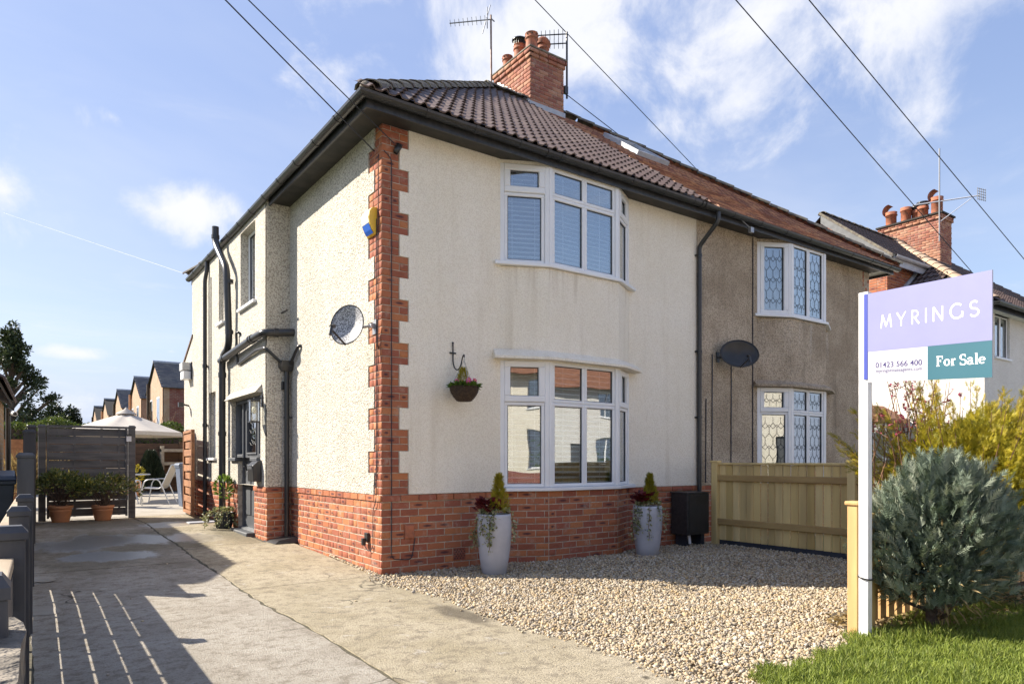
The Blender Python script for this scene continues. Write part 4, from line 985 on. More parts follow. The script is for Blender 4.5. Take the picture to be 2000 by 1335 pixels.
# ------------------------------------------------------------------ brown house
brown = thing('brown_house', 'adjoining house in dark brown pebbledash with leaded windows and a red clay tile roof', 'house', (5.19, 0, 0))
bb = [(6.72, 0), (7.26, -.28), (8.30, -.28), (8.79, 0)]
XE = 10.35
bwl = MB(); FB, LB = fr_seg((5.19, 0), (6.72, 0)); bwl.ob(FB, .002, LB, .868, Z_E, -.05, .008)
FB2, LB2 = fr_seg((8.79, 0), (XE, 0)); bwl.prism(FB2, [(0, .868), (LB2-.2, .868), (LB2-.2, 3.9), (LB2-.26, 3.9), (LB2-.26, 4.3), (LB2-.16, 4.3), (LB2-.16, 4.62), (LB2-.26, 4.62), (LB2-.26, Z_E), (0, Z_E)], -.05, .008)
strip(bwl, bb, -.2, .008, 2.45, 3.61); strip(bwl, bb, -.2, .004, 4.86, 4.925)
bwl.ob(Fr((6.60, 0, 0), (1, 0, 0), (0, -1, 0)), 0, .10, .868, Z_E, 0, .022)
bwl.build('front_wall', 'brown_dash', brown)
bpl = MB()
for a, b in zip([(5.19, 0)]+bb, bb+[(XE, 0)]):
    F, L = fr_seg(a, b); bpl.ob(F, 0, L, -.2, .866, -.24, -.005)
bpl.ob(FB2, LB2-.3, LB2, .868, Z_E, -.2, -.005)
FE, LE = fr_seg((XE, 0), (XE, 8)); bpl.ob(FE, 0, 8, -.2, Z_E, -.2, -.005)
bpo = bpl.build('brick_plinth', 'mortar', brown); bbr = []
for a, b in zip([(5.19, 0)]+bb, bb+[(XE, 0)]):
    F, L = fr_seg(a, b); bond(F, 0, L, -.01, .866, bpo, bbr)
bond(FB2, LB2-.3, LB2, .87, Z_E, bpo, bbr); bond(FE, 0, 1.0, .0, Z_E, bpo, bbr)
brick.place(bbr, 120, 'bricks')
MB().box(5.2, XE-.2, 7.9, 8.1, 0, Z_E).build('rear_wall', 'brown_dash', brown)
for z0, z1 in ((.2, 2.62), (2.8, 4.98)):
    mb = MB(); mb.add([(5.4, .08, z0), (10.1, .08, z0), (10.1, 3.6, z0), (5.4, 3.6, z0), (5.4, .08, z1), (10.1, .08, z1), (10.1, 3.6, z1), (5.4, 3.6, z1)], [(0, 1, 2, 3), (4, 7, 6, 5), (2, 6, 7, 3), (0, 3, 7, 4), (1, 5, 6, 2)]); mb.build('room_lining', 'room_paint', brown)
bay_window(brown, bb, 3.665, None, 4.862, leaded=True)
bay_window(brown, bb, .915, 2.05, 2.455, leaded=True)
hd = MB(); hp2 = [(6.62, 0)]+bb[1:-1]+[(8.90, 0)]; a = offs(hp2, .11); b = offs(hp2, .004)
vs = [(x, y, 2.462) for x, y in a]+[(x, y, 2.50) for x, y in a]+[(x, y, 2.57) for x, y in b]+[(x, y, 2.457) for x, y in b]
fs = [(r_*4+i, r_*4+i+1, ((r_+1) % 4)*4+i+1, ((r_+1) % 4)*4+i) for i in range(3) for r_ in range(4)]
hd.add(vs, fs+[(0, 4, 8, 12), (15, 11, 7, 3)]); hd.build('window_hood', 'brown_dash', brown)
ev2 = [(5.191, -OV), (XE+OV, -OV), (XE+OV, 8.4)]
fa = MB(); strip(fa, ev2, -.022, .0, 4.865, 4.985); fa.build('fascia', 'black_paint', brown)
sf = MB(); plan_prism(sf, [(5.191, -OV+.02), (XE+.02, -OV+.02), (XE+.02, .02), (5.191, .02)], 4.915, 4.93); sf.build('soffit', 'soffit_paint', brown)
sf = MB(); plan_prism(sf, [(XE+.025, -OV+.02), (XE+OV-.02, -OV+.02), (XE+OV-.02, 8.4), (XE+.025, 8.4)], 4.915, 4.93); sf.build('soffit', 'white_paint', brown)
gt = MB(); half_pipe(gt, [(5.192, -GO, GZ), (XE+GO, -GO, GZ-.02)]); gut2 = gt.build('gutter', 'black_plastic', brown)
x = 5.6
while x < 10.6: bracket(gut2, (x, -GO, GZ-.02*(x-5.2)/5.5), (1, 0, 0)); x += .68
rf = MB(); rf.add([(5.192, E0, zz), (XR-.02, E0, zz), (BP[0], BP[1], BP[2]-.02), (5.192, RIDGE_Y, AP[2]-.02), (XR-.02, BK, zz), (5.192, BK, zz)], [(0, 1, 2, 3), (1, 4, 2), (2, 4, 5, 3)])
roof2 = rf.build('roof', 'roof_felt', brown)
SKX = (6.20, 7.06, 2.22, 3.15)
t2 = [t for t in front_tiles(roof2, 5.21, XR, lambda d: 5.2, lambda d: XR+ROOF_E*0-.8*d-.02, .167, .105, True) if not (SKX[0] < t[1].translation.x < SKX[1] and SKX[2]-.05 < t[1].translation.y < SKX[3])]
t2r = []
for r_ in range(50):
    d = r_*.105; y = ROOF_E+.1+(.08 if r_ % 2 else 0)
    while y < 4.2:
        if y > ROOF_E+.8*d: t2r.append((roof2, slope_M(Vector((XR-.8*d, y, ROOF_Z+.6*d)), Vector((0, 1, 0)), Vector((-.8, 0, .6))), .1))
        y += .167
ct.place(t2+t2r, 300, 'roof_tiles', nvar=10)
ridge_line(roof2, (XR-.02, ROOF_E+.02, ROOF_Z+.05), (BP[0], BP[1], BP[2]+.05), 'hip_tile', lift=.03)
ridge_line(roof2, (5.20, RIDGE_Y, AP[2]+.05), (BP[0]+.05, RIDGE_Y, BP[2]+.05), lift=.03)
FS = slope_M(Vector((SKX[0], SKX[2], ROOF_Z+.75*(SKX[2]-ROOF_E))), Vector((1, 0, 0)), UPF); SW, SHt = SKX[1]-SKX[0], (SKX[3]-SKX[2])/.8
s_ = MB()
for a in ((0, SW, 0, .09), (0, SW, SHt-.09, SHt), (0, .08, .09, SHt-.09), (SW-.08, SW, .09, SHt-.09)): s_.box(a[0], a[1], a[2], a[3], -.02, .085, FS)
so_ = s_.build('skylight', 'lead_grey', brown)
MB().box(.08, SW-.08, .09, SHt-.09, .055, .062, FS).build('pane', 'window_glass', so_)
MB().box(.06, SW-.06, .07, SHt-.07, -.02, .0, FS).build('skylight_blind', 'room_paint', so_)
dp = MB(); dp.tube(bend([(5.24, -GO, GZ-.05), (5.24, -GO, 4.80), (5.21, -.055, 4.50), (5.21, -.055, .30)], .06), .034, 12)
for z in (4.36, 2.9, 1.9): dp.tube([(5.21, -.055, z-.02), (5.21, -.055, z+.02)], .042, 12); dp.box(5.15, 5.27, -.05, .0, z-.012, z+.012)
dp.build('downpipe', 'black_plastic', brown)
cb2 = MB()
for x, z0, z1 in ((5.55, .9, 2.9), (6.02, .9, 2.75), (6.585, .9, 4.9), (5.40, .9, 2.2)): cb2.tube([(x, -.018, z0), (x+.01, -.018, z1)], .008, 5, False)
cb2.build('cable', 'wire_black', brown)
hk = MB(); hk.box(6.05, 6.13, -OV-.05, -OV, 4.80, 4.88); hk.tube([(5.62, -GO, 4.99), (6.08, -OV-.03, 4.86)], .006, 5, False); hk.build('cable_anchor', 'galv', brown)

# ------------------------------------------------------------------ neighbouring house on the right
nb = thing('white_house', 'white rendered house beyond the brown one with red brick loft extension and five pot chimney', 'house', (15.8, 0, 0))
NX0, NX1 = 15.8, 26.2
FN, LN = fr_seg((NX0, 0), (NX1, 0)); FNl, LNl = fr_seg((NX0, 8), (NX0, 0))
nf = MB(); wall_holes(nf, FN, 0, LN, 0, 4.95, [(.62, 1.55, 3.80, 4.88), (2.6, 4.5, 3.7, 4.85), (2.6, 4.5, .95, 2.4), (6.4, 8.3, 3.7, 4.85), (6.4, 8.3, .95, 2.4)], -.2, 0); nf.build('front_wall', 'white_dash', nb)
nl_ = MB(); nl_.ob(FNl, 0, 7.99, 0, 4.95, -.2, -.001); nl_.build('side_wall', 'white_dash', nb); nl_ = MB(); nl_.ob(fr_seg((NX1, 0), (NX1, 8))[0], 0, 8, 0, 4.95, -.2, -.001); nl_.build('side_wall', 'white_dash', nb)
casement(nb, FN, .64, 1.53, 3.82, 4.87, -.05, glass='window_glass')
for h in ((2.6, 4.5, 3.7, 4.85), (2.6, 4.5, .95, 2.4), (6.4, 8.3, 3.7, 4.85), (6.4, 8.3, .95, 2.4)): casement(nb, FN, h[0]+.01, h[1]-.01, h[2]+.01, h[3]-.01, -.05, 3, glass='window_glass')
bk = MB(); bk.ob(FN, .3, 10, .2, 4.9, -1.2, -1.15); bk.build('room_lining', 'room_paint', nb)
ne = -.40; nz_ = 4.98; NRY = 4.05; napz = nz_+.75*(NRY-ne)
rf = MB(); rf.add([(NX0+ne, ne, nz_-.02), (NX1-ne, ne, nz_-.02), (NX1-4.05, NRY, napz-.02), (NX0+4.05, NRY, napz-.02), (NX0+ne, 8.5, nz_-.02), (NX1-ne, 8.5, nz_-.02)], [(0, 1, 2, 3), (0, 3, 4), (3, 2, 5, 4), (1, 5, 2)]); nroof = rf.build('roof', 'roof_felt', nb)
nt = []
for r_ in range(19):
    d = r_*.30; x = NX0+ne+.1
    while x < 23.5:
        if x > NX0+ne+.8*d+.1: nt.append((nroof, slope_M(Vector((x, ne+.8*d, nz_+.6*d)), Vector((1, 0, 0)), UPF), .2))
        x += .297
    y = ne+.1
    while y < 4.4:
        if y > ne+.8*d+.15: nt.append((nroof, slope_M(Vector((NX0+ne+.8*d, y, nz_+.6*d)), Vector((0, -1, 0)), UPL), .2))
        y += .297
# loft block
LB0, LB1, LY = NX0+.02, 17.75, 2.3; LZ = 6.72
lb = MB(); FLf = fr_seg((LB0, LY), (LB1, LY))[0]; FLl = fr_seg((LB0, 7.9), (LB0, LY))[0]
lb.ob(FLf, .01, LB1-LB0, 5.0, LZ, -.2, -.008); lb.prism(FLl, [(0, 4.9), (5.59, 4.9), (5.59, LZ), (7.9-NRY, 8.18), (0, 5.2)], -.2, -.008); lbo = lb.build('loft_wall', 'mortar', nb)
lbr = []; bond(FLf, 0, 1.9, 5.1, LZ, lbo, lbr); 
for i in range(40):
    z = 4.95+i*CH; y1 = LY if z < LZ else LY+(z-LZ)/.82
    if y1 < NRY-.05: bond(FLl, max(0, 7.9-4.6), 7.9-y1, z, z+CH, lbo, lbr, ch=CH)
brick.place(lbr, 120, 'bricks')
lr = MB(); slz = .82
y0 = LY-.22; z0 = LZ-.02
lr.add([(LB0-.22, y0, z0), (18.6, y0, z0), (20.2, NRY, z0+slz*(NRY-y0)), (LB0-.22, NRY, z0+slz*(NRY-y0)), (LB0-.22, 6.0, z0), (20.2, 6.0, z0)], [(0, 1, 2, 3), (3, 2, 5, 4)]); lro = lr.build('loft_roof', 'roof_felt', nb)
c_ = 1/math.hypot(1, slz); UPN = Vector((0, c_, slz*c_))
for r_ in range(9):
    d = r_*.29; x = LB0-.12
    while x < 18.7+d*.6:
        if d*c_+y0 < NRY-.1: nt.append((lro, slope_M(Vector((x, y0+d*c_, z0+.01+d*slz*c_)), Vector((1, 0, 0)), UPN), .15))
        x += .203
rt.place(nt, 160, 'roof_tiles')
bg_ = MB(); FLb = Fr((LB0-.24, NRY, z0+slz*(NRY-y0)), (0, -1, -slz), (-1, 0, 0))
bg_.ob(FLb, -.02, 2.55, -.26, -.03, -.03, .0); bg_.build('barge_board', 'barge_grey', nb)
bg_ = MB(); bg_.ob(FLb, -.06, 2.60, -.03, .05, -.12, .03); bg_.build('verge', 'ridge_mossy', nb)
bg_ = MB(); bg_.ob(fr_seg((LB0-.2, y0), (18.7, y0))[0], 0, 2.9, z0-.26, z0-.06, -.02, .02); half_pipe(bg_, [(LB0-.2, y0-.07, z0-.02), (18.6, y0-.07, z0-.02)], .07); bg_.build('gutter', 'lead_grey', nb)
ridge_line(nroof, (NX0+ne+.05, ne+.05, nz_+.06), (NX0+4.05, NRY, napz+.05), 'hip_tile', 'stone_buff', lift=.03)
ridge_line(nroof, (NX0+4.05, NRY, napz+.05), (22.2, NRY, napz+.05), lift=.03)
ridge_line(lro, (LB0-.2, NRY, z0+slz*(NRY-y0)+.03), (20, NRY, z0+slz*(NRY-y0)+.03), lift=.03)
fl = MB(); a = Vector((NX0+.1, LY-.02, nz_+.75*(NX0+.1-NX0-ne)+.05)); b = Vector((LB1+.1, LY-.02, nz_+.75*(LB1+.1-NX0-ne)+.05))
fl.tube([a, b], .07, 6); fl.build('lead_flashing', 'lead_grey', nb)
gt = MB(); half_pipe(gt, [(NX0+ne-.05, 8, nz_-.02), (NX0+ne-.05, ne-.05, nz_-.02), (NX1, ne-.05, nz_-.02)], .07); strip(gt, [(NX0-.3, 8), (NX0-.3, -.3), (NX1, -.3)], -.02, 0, nz_-.16, nz_-.03); gt.build('gutter', 'black_plastic', nb)
sf = MB(); plan_prism(sf, [(NX0-.29, -.29), (NX1, -.29), (NX1, .1), (NX0+.1, .1), (NX0+.1, 8), (NX0-.29, 8)], nz_-.10, nz_-.085); sf.build('soffit', 'white_paint', nb)
qx0, qx1, qy0, qy1, qz = 20.3, 21.1, 2.85, 4.75, 9.0
cb = MB(); cb.box(qx0+.01, qx1-.01, qy0+.01, qy1-.01, 6.6, qz-.02); nch = cb.build('chimney', 'mortar', nb); cbr = []
F1, F2 = fr_seg((qx0, qy1), (qx0, qy0))[0], fr_seg((qx0, qy0), (qx1, qy0))[0]
for F, L in ((F1, qy1-qy0), (F2, qx1-qx0)):
    bond(F, 0, L, 7.2, qz-.16, nch, cbr, d0=-.04); bond(F, -.04, L+.04, qz-.16, qz, nch, cbr, d0=-.06, d1=.04)
cbrick.place(cbr, 0, 'bricks')
cap = MB(); cap.box(qx0-.08, qx1+.08, qy0-.08, qy1+.08, qz, qz+.05); cap.build('flaunching', 'roof_felt', nch)
def npot(x, y, h, r, kind):
    mb = MB(); mb.lathe([(r*.95, qz), (r*.95, qz+h*.78), (r*1.12, qz+h*.8), (r*1.12, qz+h*.84), (r, qz+h*.86), (r*1.08, qz+h), (r*.8, qz+h), (r*.75, qz+h*.6)], 16, Matrix.Translation((x, y, 0)))
    if kind == 'hood': mb.lathe([(r*1.2, -r), (r*1.2, r)], 14, Matrix.Translation((x-.02, y, qz+h+.03)) @ Matrix.Rotation(R(90), 4, 'Y'), a0=0, a1=math.pi)
    mb.build('chimney_pot', 'chimney_pot', nch)
    if kind == 'dark':
        mb = MB(); mb.lathe([(r*.9, qz+h), (r*.9, qz+h+.08), (r*1.25, qz+h+.08), (r*1.2, qz+h+.14), (.001, qz+h+.2)], 14, Matrix.Translation((x, y, 0))); mb.build('pot_cowl', 'black_plastic', nch)
npot(20.6, 4.5, .55, .17, 'hood'); npot(20.55, 4.0, .55, .16, ''); npot(20.75, 3.75, .42, .16, 'dark'); npot(20.6, 3.5, .45, .16, 'dark'); npot(20.6, 3.08, .62, .17, 'hood')
na = thing('tv_aerial', 'white grid aerial on a tall thin pole at the white house chimney', 'aerial', (20.25, 2.9, 8))
mb = MB(); mb.tube([(20.22, 2.85, 8.1), (20.22, 2.85, 11.0)], .022, 6); mb.build('pole', 'alloy', na)
mb = MB(); mb.tube([(19.9, 3.5, 9.35), (20.7, 1.9, 9.35)], .02, 6); mb.tube([(20.22, 2.85, 8.7), (20.6, 2.1, 9.3)], .012, 5); mb.build('boom', 'wire_white', na)
mb = MB()
for i in range(5):
    mb.tube([(20.5+.09*i, 1.9-.02*i, 9.17), (20.5+.09*i, 1.9-.02*i, 9.55)], .01, 4); mb.tube([(20.5, 1.9, 9.2+.08*i), (20.88, 1.82, 9.2+.08*i)], .01, 4)
mb.build('grid', 'alloy', na)
# its side porch
po = MB(); po.box(14.45, 15.78, 2.0, 4.2, 0, .8); po.build('porch_wall', 'white_dash', nb)
Fpo, Fpl = fr_seg((14.45, 2.0), (15.78, 2.0))[0], fr_seg((14.45, 4.2), (14.45, 2.0))[0]
casement(nb, Fpo, 0, 1.33, .8, 2.3, 0, 2, glass='window_glass', name='porch_window', sill=False); casement(nb, Fpl, 0, 2.2, .8, 2.3, 0, 3, glass='window_glass', name='porch_window', sill=False)
pb = MB(); pb.box(14.9, 15.6, 3.9, 4.1, .2, 2.3); pb.build('room_lining', 'room_paint', nb)
pr = MB(); pr.add([(14.2, 1.75, 2.32), (15.8, 1.75, 2.32), (15.8, 2.4, 2.72), (14.7, 2.6, 2.72), (14.2, 4.4, 2.32), (14.7, 4.4, 2.72), (15.8, 4.4, 2.9)], [(0, 1, 2, 3), (0, 3, 5, 4), (3, 2, 6, 5)]); pr.box(14.2, 15.78, 1.75, 4.4, 2.22, 2.315); pr.build('porch_roof', 'orange_tile', nb)

# ------------------------------------------------------------------ houses across the road (behind the camera, seen in the glass)
for i, (x0, lab, wm, rm) in enumerate(((-9.5, 'cream house mirrored in the left light of the lower bay window', 'cream_render', 'slate_plain'), (3.2, 'cream house mirrored in the middle of the lower bay window', 'cream_render', 'orange_tile'), (15.6, 'pale house with red roof mirrored in the right panes of the bay window', 'white_dash', 'orange_tile'), (28.2, 'house with brown roof mirrored in the leaded windows', 'cream_render', 'orange_tile'))):
    if rm == 'slate_plain': rm = 'orange_tile'
    oh = thing('opposite_house', lab, 'house', (x0, -21, 0), 'houses across the road')
    F, L = fr_seg((x0+9.8, -21), (x0, -21)); mb = MB(); hs = [(1.2, 3.2, 1.0, 2.5), (6.4, 8.4, 1.0, 2.5), (1.2, 3.2, 3.6, 4.8), (6.4, 8.4, 3.6, 4.8), (4.2, 5.3, 0.05, 2.2)]
    wall_holes(mb, F, 0, 9.8, 0, 5.0, hs, -.2, 0); mb.box(x0+.01, x0+9.79, -28, -21.21, 0, 4.9); mb.build('wall', wm, oh)
    for h in hs[:4]: casement(oh, F, h[0], h[1], h[2], h[3], -.1, 3)
    d_ = MB(); d_.ob(F, 4.2, 5.3, .05, 2.2, -.15, -.08); d_.build('door', 'grey_paint', oh)
    mb = MB(); mb.add([(x0-.4, -20.5, 4.95), (x0+10.2, -20.5, 4.95), (x0+6.8, -24.4, 8.2), (x0+3, -24.4, 8.2), (x0-.4, -28.4, 4.95), (x0+10.2, -28.4, 4.95)], [(1, 0, 3, 2), (0, 4, 3), (1, 2, 5), (2, 3, 4, 5)]); mb.build('roof', rm, oh)
    gw = MB(); gw.box(x0-.5, x0+4, -17.9, -17.7, 0, .8); gw.box(x0+5.5, x0+11.3, -17.9, -17.7, 0, .8); tag(gw.build('garden_wall', 'far_red_brick'), 'low red brick front wall of house '+['furthest left', 'second from left', 'third from left', 'furthest right'][i]+' across the road', 'wall', 'garden walls across the road')

# ------------------------------------------------------------------ garage of the house on the left
gar = thing('garage', 'buff brick outbuilding with clay tiled eave at the left edge of the drive', 'garage', (-4, 3.7, 0))
A_, B_ = Vector((-3.41, 3.7, 0)), Vector((-3.30, 8.05, 0)); dg = (B_-A_).normalized(); ng = Vector((dg.y, -dg.x, 0))
FG = Fr(A_, dg, ng); LG = (B_-A_).length
mb = MB(); mb.ob(FG, .12, LG-.1, 0, 2.2, -3, -.12); mb.build('wall', 'garage_brick', gar)
mb = MB(); mb.add([FG.p(-.0, 2.25, 0), FG.p(LG, 2.25, 0), FG.p(LG, 3.3, -1.6), FG.p(0, 3.3, -1.6), FG.p(LG, 2.25, -3.2), FG.p(0, 2.25, -3.2), FG.p(-.0, 2.18, 0), FG.p(LG, 2.18, 0), FG.p(LG, 3.2, -1.6), FG.p(0, 3.2, -1.6)], [(0, 1, 2, 3), (3, 2, 4, 5), (0, 6, 7, 1), (6, 9, 8, 7)]); gro = mb.build('roof', 'roof_felt', gar)
gts = []; up_ = (Vector((0, 0, 1.05))-ng*1.6).normalized()
for r_ in range(6):
    for j in range(22): gts.append((gro, slope_M(FG.p(.1+j*.2, 2.24+r_*.3*up_.z, .03-r_*.3*math.hypot(up_.x, up_.y)), -dg*-1, up_) @ Matrix.Identity(4), .2))
rt.place(gts, 22, 'roof_tiles')
mb = MB(); mb.tube([FG.p(LG-.04, 2.16, -.06), FG.p(LG-.04, .2, -.06)], .042, 10); mb.build('downpipe', 'black_plastic', gar)
cc = thing('security_camera', 'white bullet security camera under the outbuilding eave at far left', 'camera', tuple(FG.p(LG-.15, 2.05, 0)))
mb = MB(); p0 = FG.p(LG-.02, 2.09, -.02); mb.tube([p0, p0+Vector((.06, -.17, -.035))], .042, 12); mb.build('housing', 'white_upvc', cc)
mb = MB(); mb.tube([p0+Vector((.061, -.172, -.0355)), p0+Vector((.063, -.178, -.0365))], .026, 12); mb.build('lens', 'black_plastic', cc)
mb = MB(); mb.tube([p0+Vector((-.0, .0, .02)), p0+Vector((-.05, .0, .08))], .015, 8); mb.build('mount', 'white_upvc', cc)

# ------------------------------------------------------------------ left boundary fence
FX = lambda y: -3.115+.0195*y
lf_ = thing('slat_fence', 'charcoal slatted boundary fence with capped posts along left side of the drive', 'fence', (FX(0), 0, 0))
def post(par, x, y, z1, w_, m='fence_grey', z0=None, capw=.03, cm=None):
    mb = MB(); z0 = (zg(y) if z0 is None else z0)-.02; h = w_/2
    mb.box(x-h, x+h, y-h, y+h, z0, z1-.05); o = mb.build('post', m, par, bevel=.004)
    c = MB(); e = h+capw*.3; vs = [(x+sx*e, y+sy*e, z1-.05) for sx, sy in ((-1, -1), (1, -1), (1, 1), (-1, 1))]+[(x+sx*e, y+sy*e, z1-.025) for sx, sy in ((-1, -1), (1, -1), (1, 1), (-1, 1))]+[(x+sx*h*.75, y+sy*h*.75, z1) for sx, sy in ((-1, -1), (1, -1), (1, 1), (-1, 1))]
    c.add(vs, [(3, 2, 1, 0), (8, 9, 10, 11)]+[(i, (i+1) % 4, (i+1) % 4+4, i+4) for i in range(4)]+[(i+4, (i+1) % 4+4, (i+1) % 4+8, i+8) for i in range(4)]); c.build('post_cap', cm or m, o)
    return o
PS = [(-5.1, 1.0, .09), (-3.7, .995, .09), (-2.35, .995, .09), (-.85, 1.0, .09), (1.2, 1.32, .135), (4.4, 1.66, .135), (7.58, 1.86, .12)]
for y, z1, w_ in PS: post(lf_, FX(y)-w_/2-(.018 if y < -5 else .006 if y < -2 else 0), y, z1, w_, z0=.84 if y < -5 else None, capw=.015 if y < -5 else .03)
for (ya, za, _), (yb, zb_, _) in zip(PS[:-1], PS[1:]):
    top = min(za, zb_)-.13 if ya < 1 else min(za, zb_)-.06
    nb_ = 5 if ya < 1 else 8; g0 = zg((ya+yb)/2)+.05; ph = (top-.03-g0)/nb_; gap = .024 if ya < 1 else .002
    a = Vector((FX(ya)-.05, ya+.05, 0)); b = Vector((FX(yb)-.05, yb-.05, 0)); F, L = fr_seg((b.x, b.y), (a.x, a.y))
    F = Fr(a, (b-a), Vector(((b-a).y, -(b-a).x, 0)).normalized())
    for k in range(nb_):
        mb = MB(); w1 = random.uniform(-.004, .004); mb.ob(F, 0, L, g0+k*ph, g0+(k+1)*ph-gap+w1, -.006, .006); mb.build('fence_board', 'fence_grey', lf_)
    for u in (L*.33, L*.66):
        mb = MB(); mb.ob(F, u-.02, u+.02, g0-.02, top-.03, -.030, -.0065); mb.build('batten', 'fence_grey', lf_)
    if ya < 1: mb = MB(); mb.ob(F, -.02, L+.02, top-.028, top+.012, -.10, .008); mb.build('handrail', 'bare_timber', lf_, bevel=.005)
pier = MB(); n_ = 10
vs = []
for k in range(9):
    z = .87*k/8
    for i in range(24):
        a = 2*math.pi*i/24; sx = math.copysign(min(1, abs(math.cos(a))*1.35), math.cos(a)); sy = math.copysign(min(1, abs(math.sin(a))*1.35), math.sin(a))
        rr = 1+.035*math.sin(5*a+z*14)+.03*random.uniform(-1, 1)
        vs.append((-3.40+.19*sx*rr, -5.22+.33*sy*rr, z))
fs = [(k*24+i, k*24+(i+1) % 24, (k+1)*24+(i+1) % 24, (k+1)*24+i) for k in range(8) for i in range(24)]+[tuple(range(8*24, 9*24))]
pier.add(vs, fs); tag(pier.build('stone_pier', 'rough_stone'), 'rough grey stone pier carrying the nearest fence post, bottom left corner', 'pier')
lg_ = thing('wheelie_bin', 'dark blue wheelie bin behind the slatted fence at far left', 'bin', (-3.52, 2.75, 0))
def wheelie(par, x, y, z, w_, d_, h, m, rot=0):
    M = Matrix.Translation((x, y, z)) @ Matrix.Rotation(rot, 4, 'Z'); mb = MB(); vs = []
    for zz_, s_ in ((.06, .78), (h*.86, 1.0), (h*.86, 1.06), (h*.9, 1.06)):
        vs += [M @ Vector((sx*w_/2*s_, sy*d_/2*s_, zz_)) for sx, sy in ((-1, -1), (1, -1), (1, 1), (-1, 1))]
    fs = [(3, 2, 1, 0), (12, 13, 14, 15)]+[(r_*4+i, r_*4+(i+1) % 4, r_*4+(i+1) % 4+4, r_*4+i+4) for r_ in range(3) for i in range(4)]
    mb.add(vs, fs); mb.build('body', m, par, bevel=.012)
    mb = MB(); vs = [M @ Vector(q) for q in ((-w_*.54, -d_*.56, h*.905), (w_*.54, -d_*.56, h*.905), (w_*.54, d_*.6, h*.905), (-w_*.54, d_*.6, h*.905), (-w_*.5, -d_*.5, h*.95), (w_*.5, -d_*.5, h*.95), (w_*.5, d_*.55, h), (-w_*.5, d_*.55, h))]
    mb.add(vs, [(3, 2, 1, 0), (4, 5, 6, 7), (0, 1, 5, 4), (1, 2, 6, 5), (2, 3, 7, 6), (3, 0, 4, 7)]); mb.build('lid', m, par, bevel=.01)
    mb = MB(); mb.tube([M @ Vector((-w_*.4, d_*.62, h*.93)), M @ Vector((w_*.4, d_*.62, h*.93))], .018, 8); mb.build('handle', m, par)
    for sx in (-1, 1):
        mb = MB(); mb.tube([M @ Vector((sx*w_*.42, d_*.42, .1)), M @ Vector((sx*w_*.48, d_*.42, .1))], .1, 14); mb.build('wheel', 'black_plastic', par)
wheelie(lg_, -3.53, 2.75, .06, .56, .6, 1.07, 'bin_dark')
b2 = thing('wheelie_bin', 'slate blue wheelie bin behind the open timber gate', 'bin', (-.08, 9.65, .18)); wheelie(b2, -.08, 9.65, .182, .52, .6, 1.06, 'bin_blue', R(-90))

# grey fence panel with woven horizontal boards
gp = thing('fence_panel', 'dark grey woven board fence panel behind the terracotta pots', 'fence', (-2.2, 7.7, .18))
xa, xb = -2.93, -1.44; FPn = fr_seg((xa, 7.72), (xb, 7.72))[0]; LP = xb-xa
for x, w_, z1 in ((xa+.05, .11, 1.88), (xb-.05, .11, 1.90)): post(gp, x, 7.72, z1, w_, 'panel_grey', z0=.18)
for u in (.12, LP-.155):
    mb = MB(); mb.ob(FPn, u, u+.035, .22, 1.86, -.03, .035); mb.build('frame_rail', 'panel_grey', gp)
mb = MB(); mb.ob(FPn, .12, LP-.12, 1.835, 1.875, -.03, .04); mb.build('frame_rail', 'panel_grey', gp)
nb2 = 11; hh = (1.83-.24)/nb2
for k in range(nb2):
    z = .24+k*hh; mb = MB(); o_ = .016 if k % 2 else -.002
    pts = []; seg = 18
    for i in range(seg+1):
        u = .155+(LP-.31)*i/seg; pts.append((u, o_ + .008*math.sin(i/seg*math.pi*4+(k % 2)*math.pi)))
    vs = [FPn.p(u, zz_, q+t) for u, q in pts for zz_, t in ((z+.004, -.006), (z+.004, .006), (z+hh-.006, .006), (z+hh-.006, -.006))]
    mb.add(vs, [(i*4+j, i*4+(j+1) % 4, i*4+4+(j+1) % 4, i*4+4+j) for i in range(seg) for j in range(4)]); mb.build('fence_board', 'panel_grey', gp)
for u in (LP*.36, LP*.64, LP*.83):
    mb = MB(); mb.ob(FPn, u-.018, u+.018, .24, 1.83, -.03, .008); mb.build('upright', 'panel_grey', gp)
mb = MB(); mb.ob(FPn, LP-.145, LP-.065, 1.60, 1.70, .062, .09); ll = mb.build('fence_light', 'white_upvc', gp)
mb = MB(); mb.ob(FPn, LP-.15, LP-.06, 1.70, 1.73, .06, .10); mb.build('fence_light_cap', 'black_plastic', gp)
# open timber gate standing along the house wall
gate = thing('timber_gate', 'open timber gate with woven boards standing against the cream house', 'gate', (-.55, 7.4, .18))
FGt = fr_seg((-.53, 8.0), (-.60, 6.82))[0]; LGt = 1.18
for u0, u1, z0, z1 in ((0, .06, .24, 1.82), (LGt-.06, LGt, .24, 1.82), (.06, LGt-.06, .24, .29), (.06, LGt-.06, 1.77, 1.82)):
    mb = MB(); mb.ob(FGt, u0, u1, z0, z1, -.03, .03); mb.build('frame_rail', 'gate_timber', gate, bevel=.004)
ng_ = 10; hg = (1.76-.30)/ng_
for k in range(ng_):
    mb = MB(); o_ = .014 if k % 2 else -.01; mb.ob(FGt, .06, LGt-.06, .30+k*hg+.012, .30+(k+1)*hg-.012, o_-.006, o_+.006); mb.build('gate_board', 'gate_timber', gate)
mb = MB(); mb.ob(FGt, LGt*.66-.02, LGt*.66+.02, .3, 1.76, -.004, .006); mb.build('upright', 'gate_timber', gate)
mb = MB(); mb.tube([FGt.p(LGt-.1, 1.05, .03), FGt.p(LGt-.1, 1.05, .07), FGt.p(LGt-.2, 1.05, .07)], .008, 6); mb.build('latch', 'black_plastic', gate)
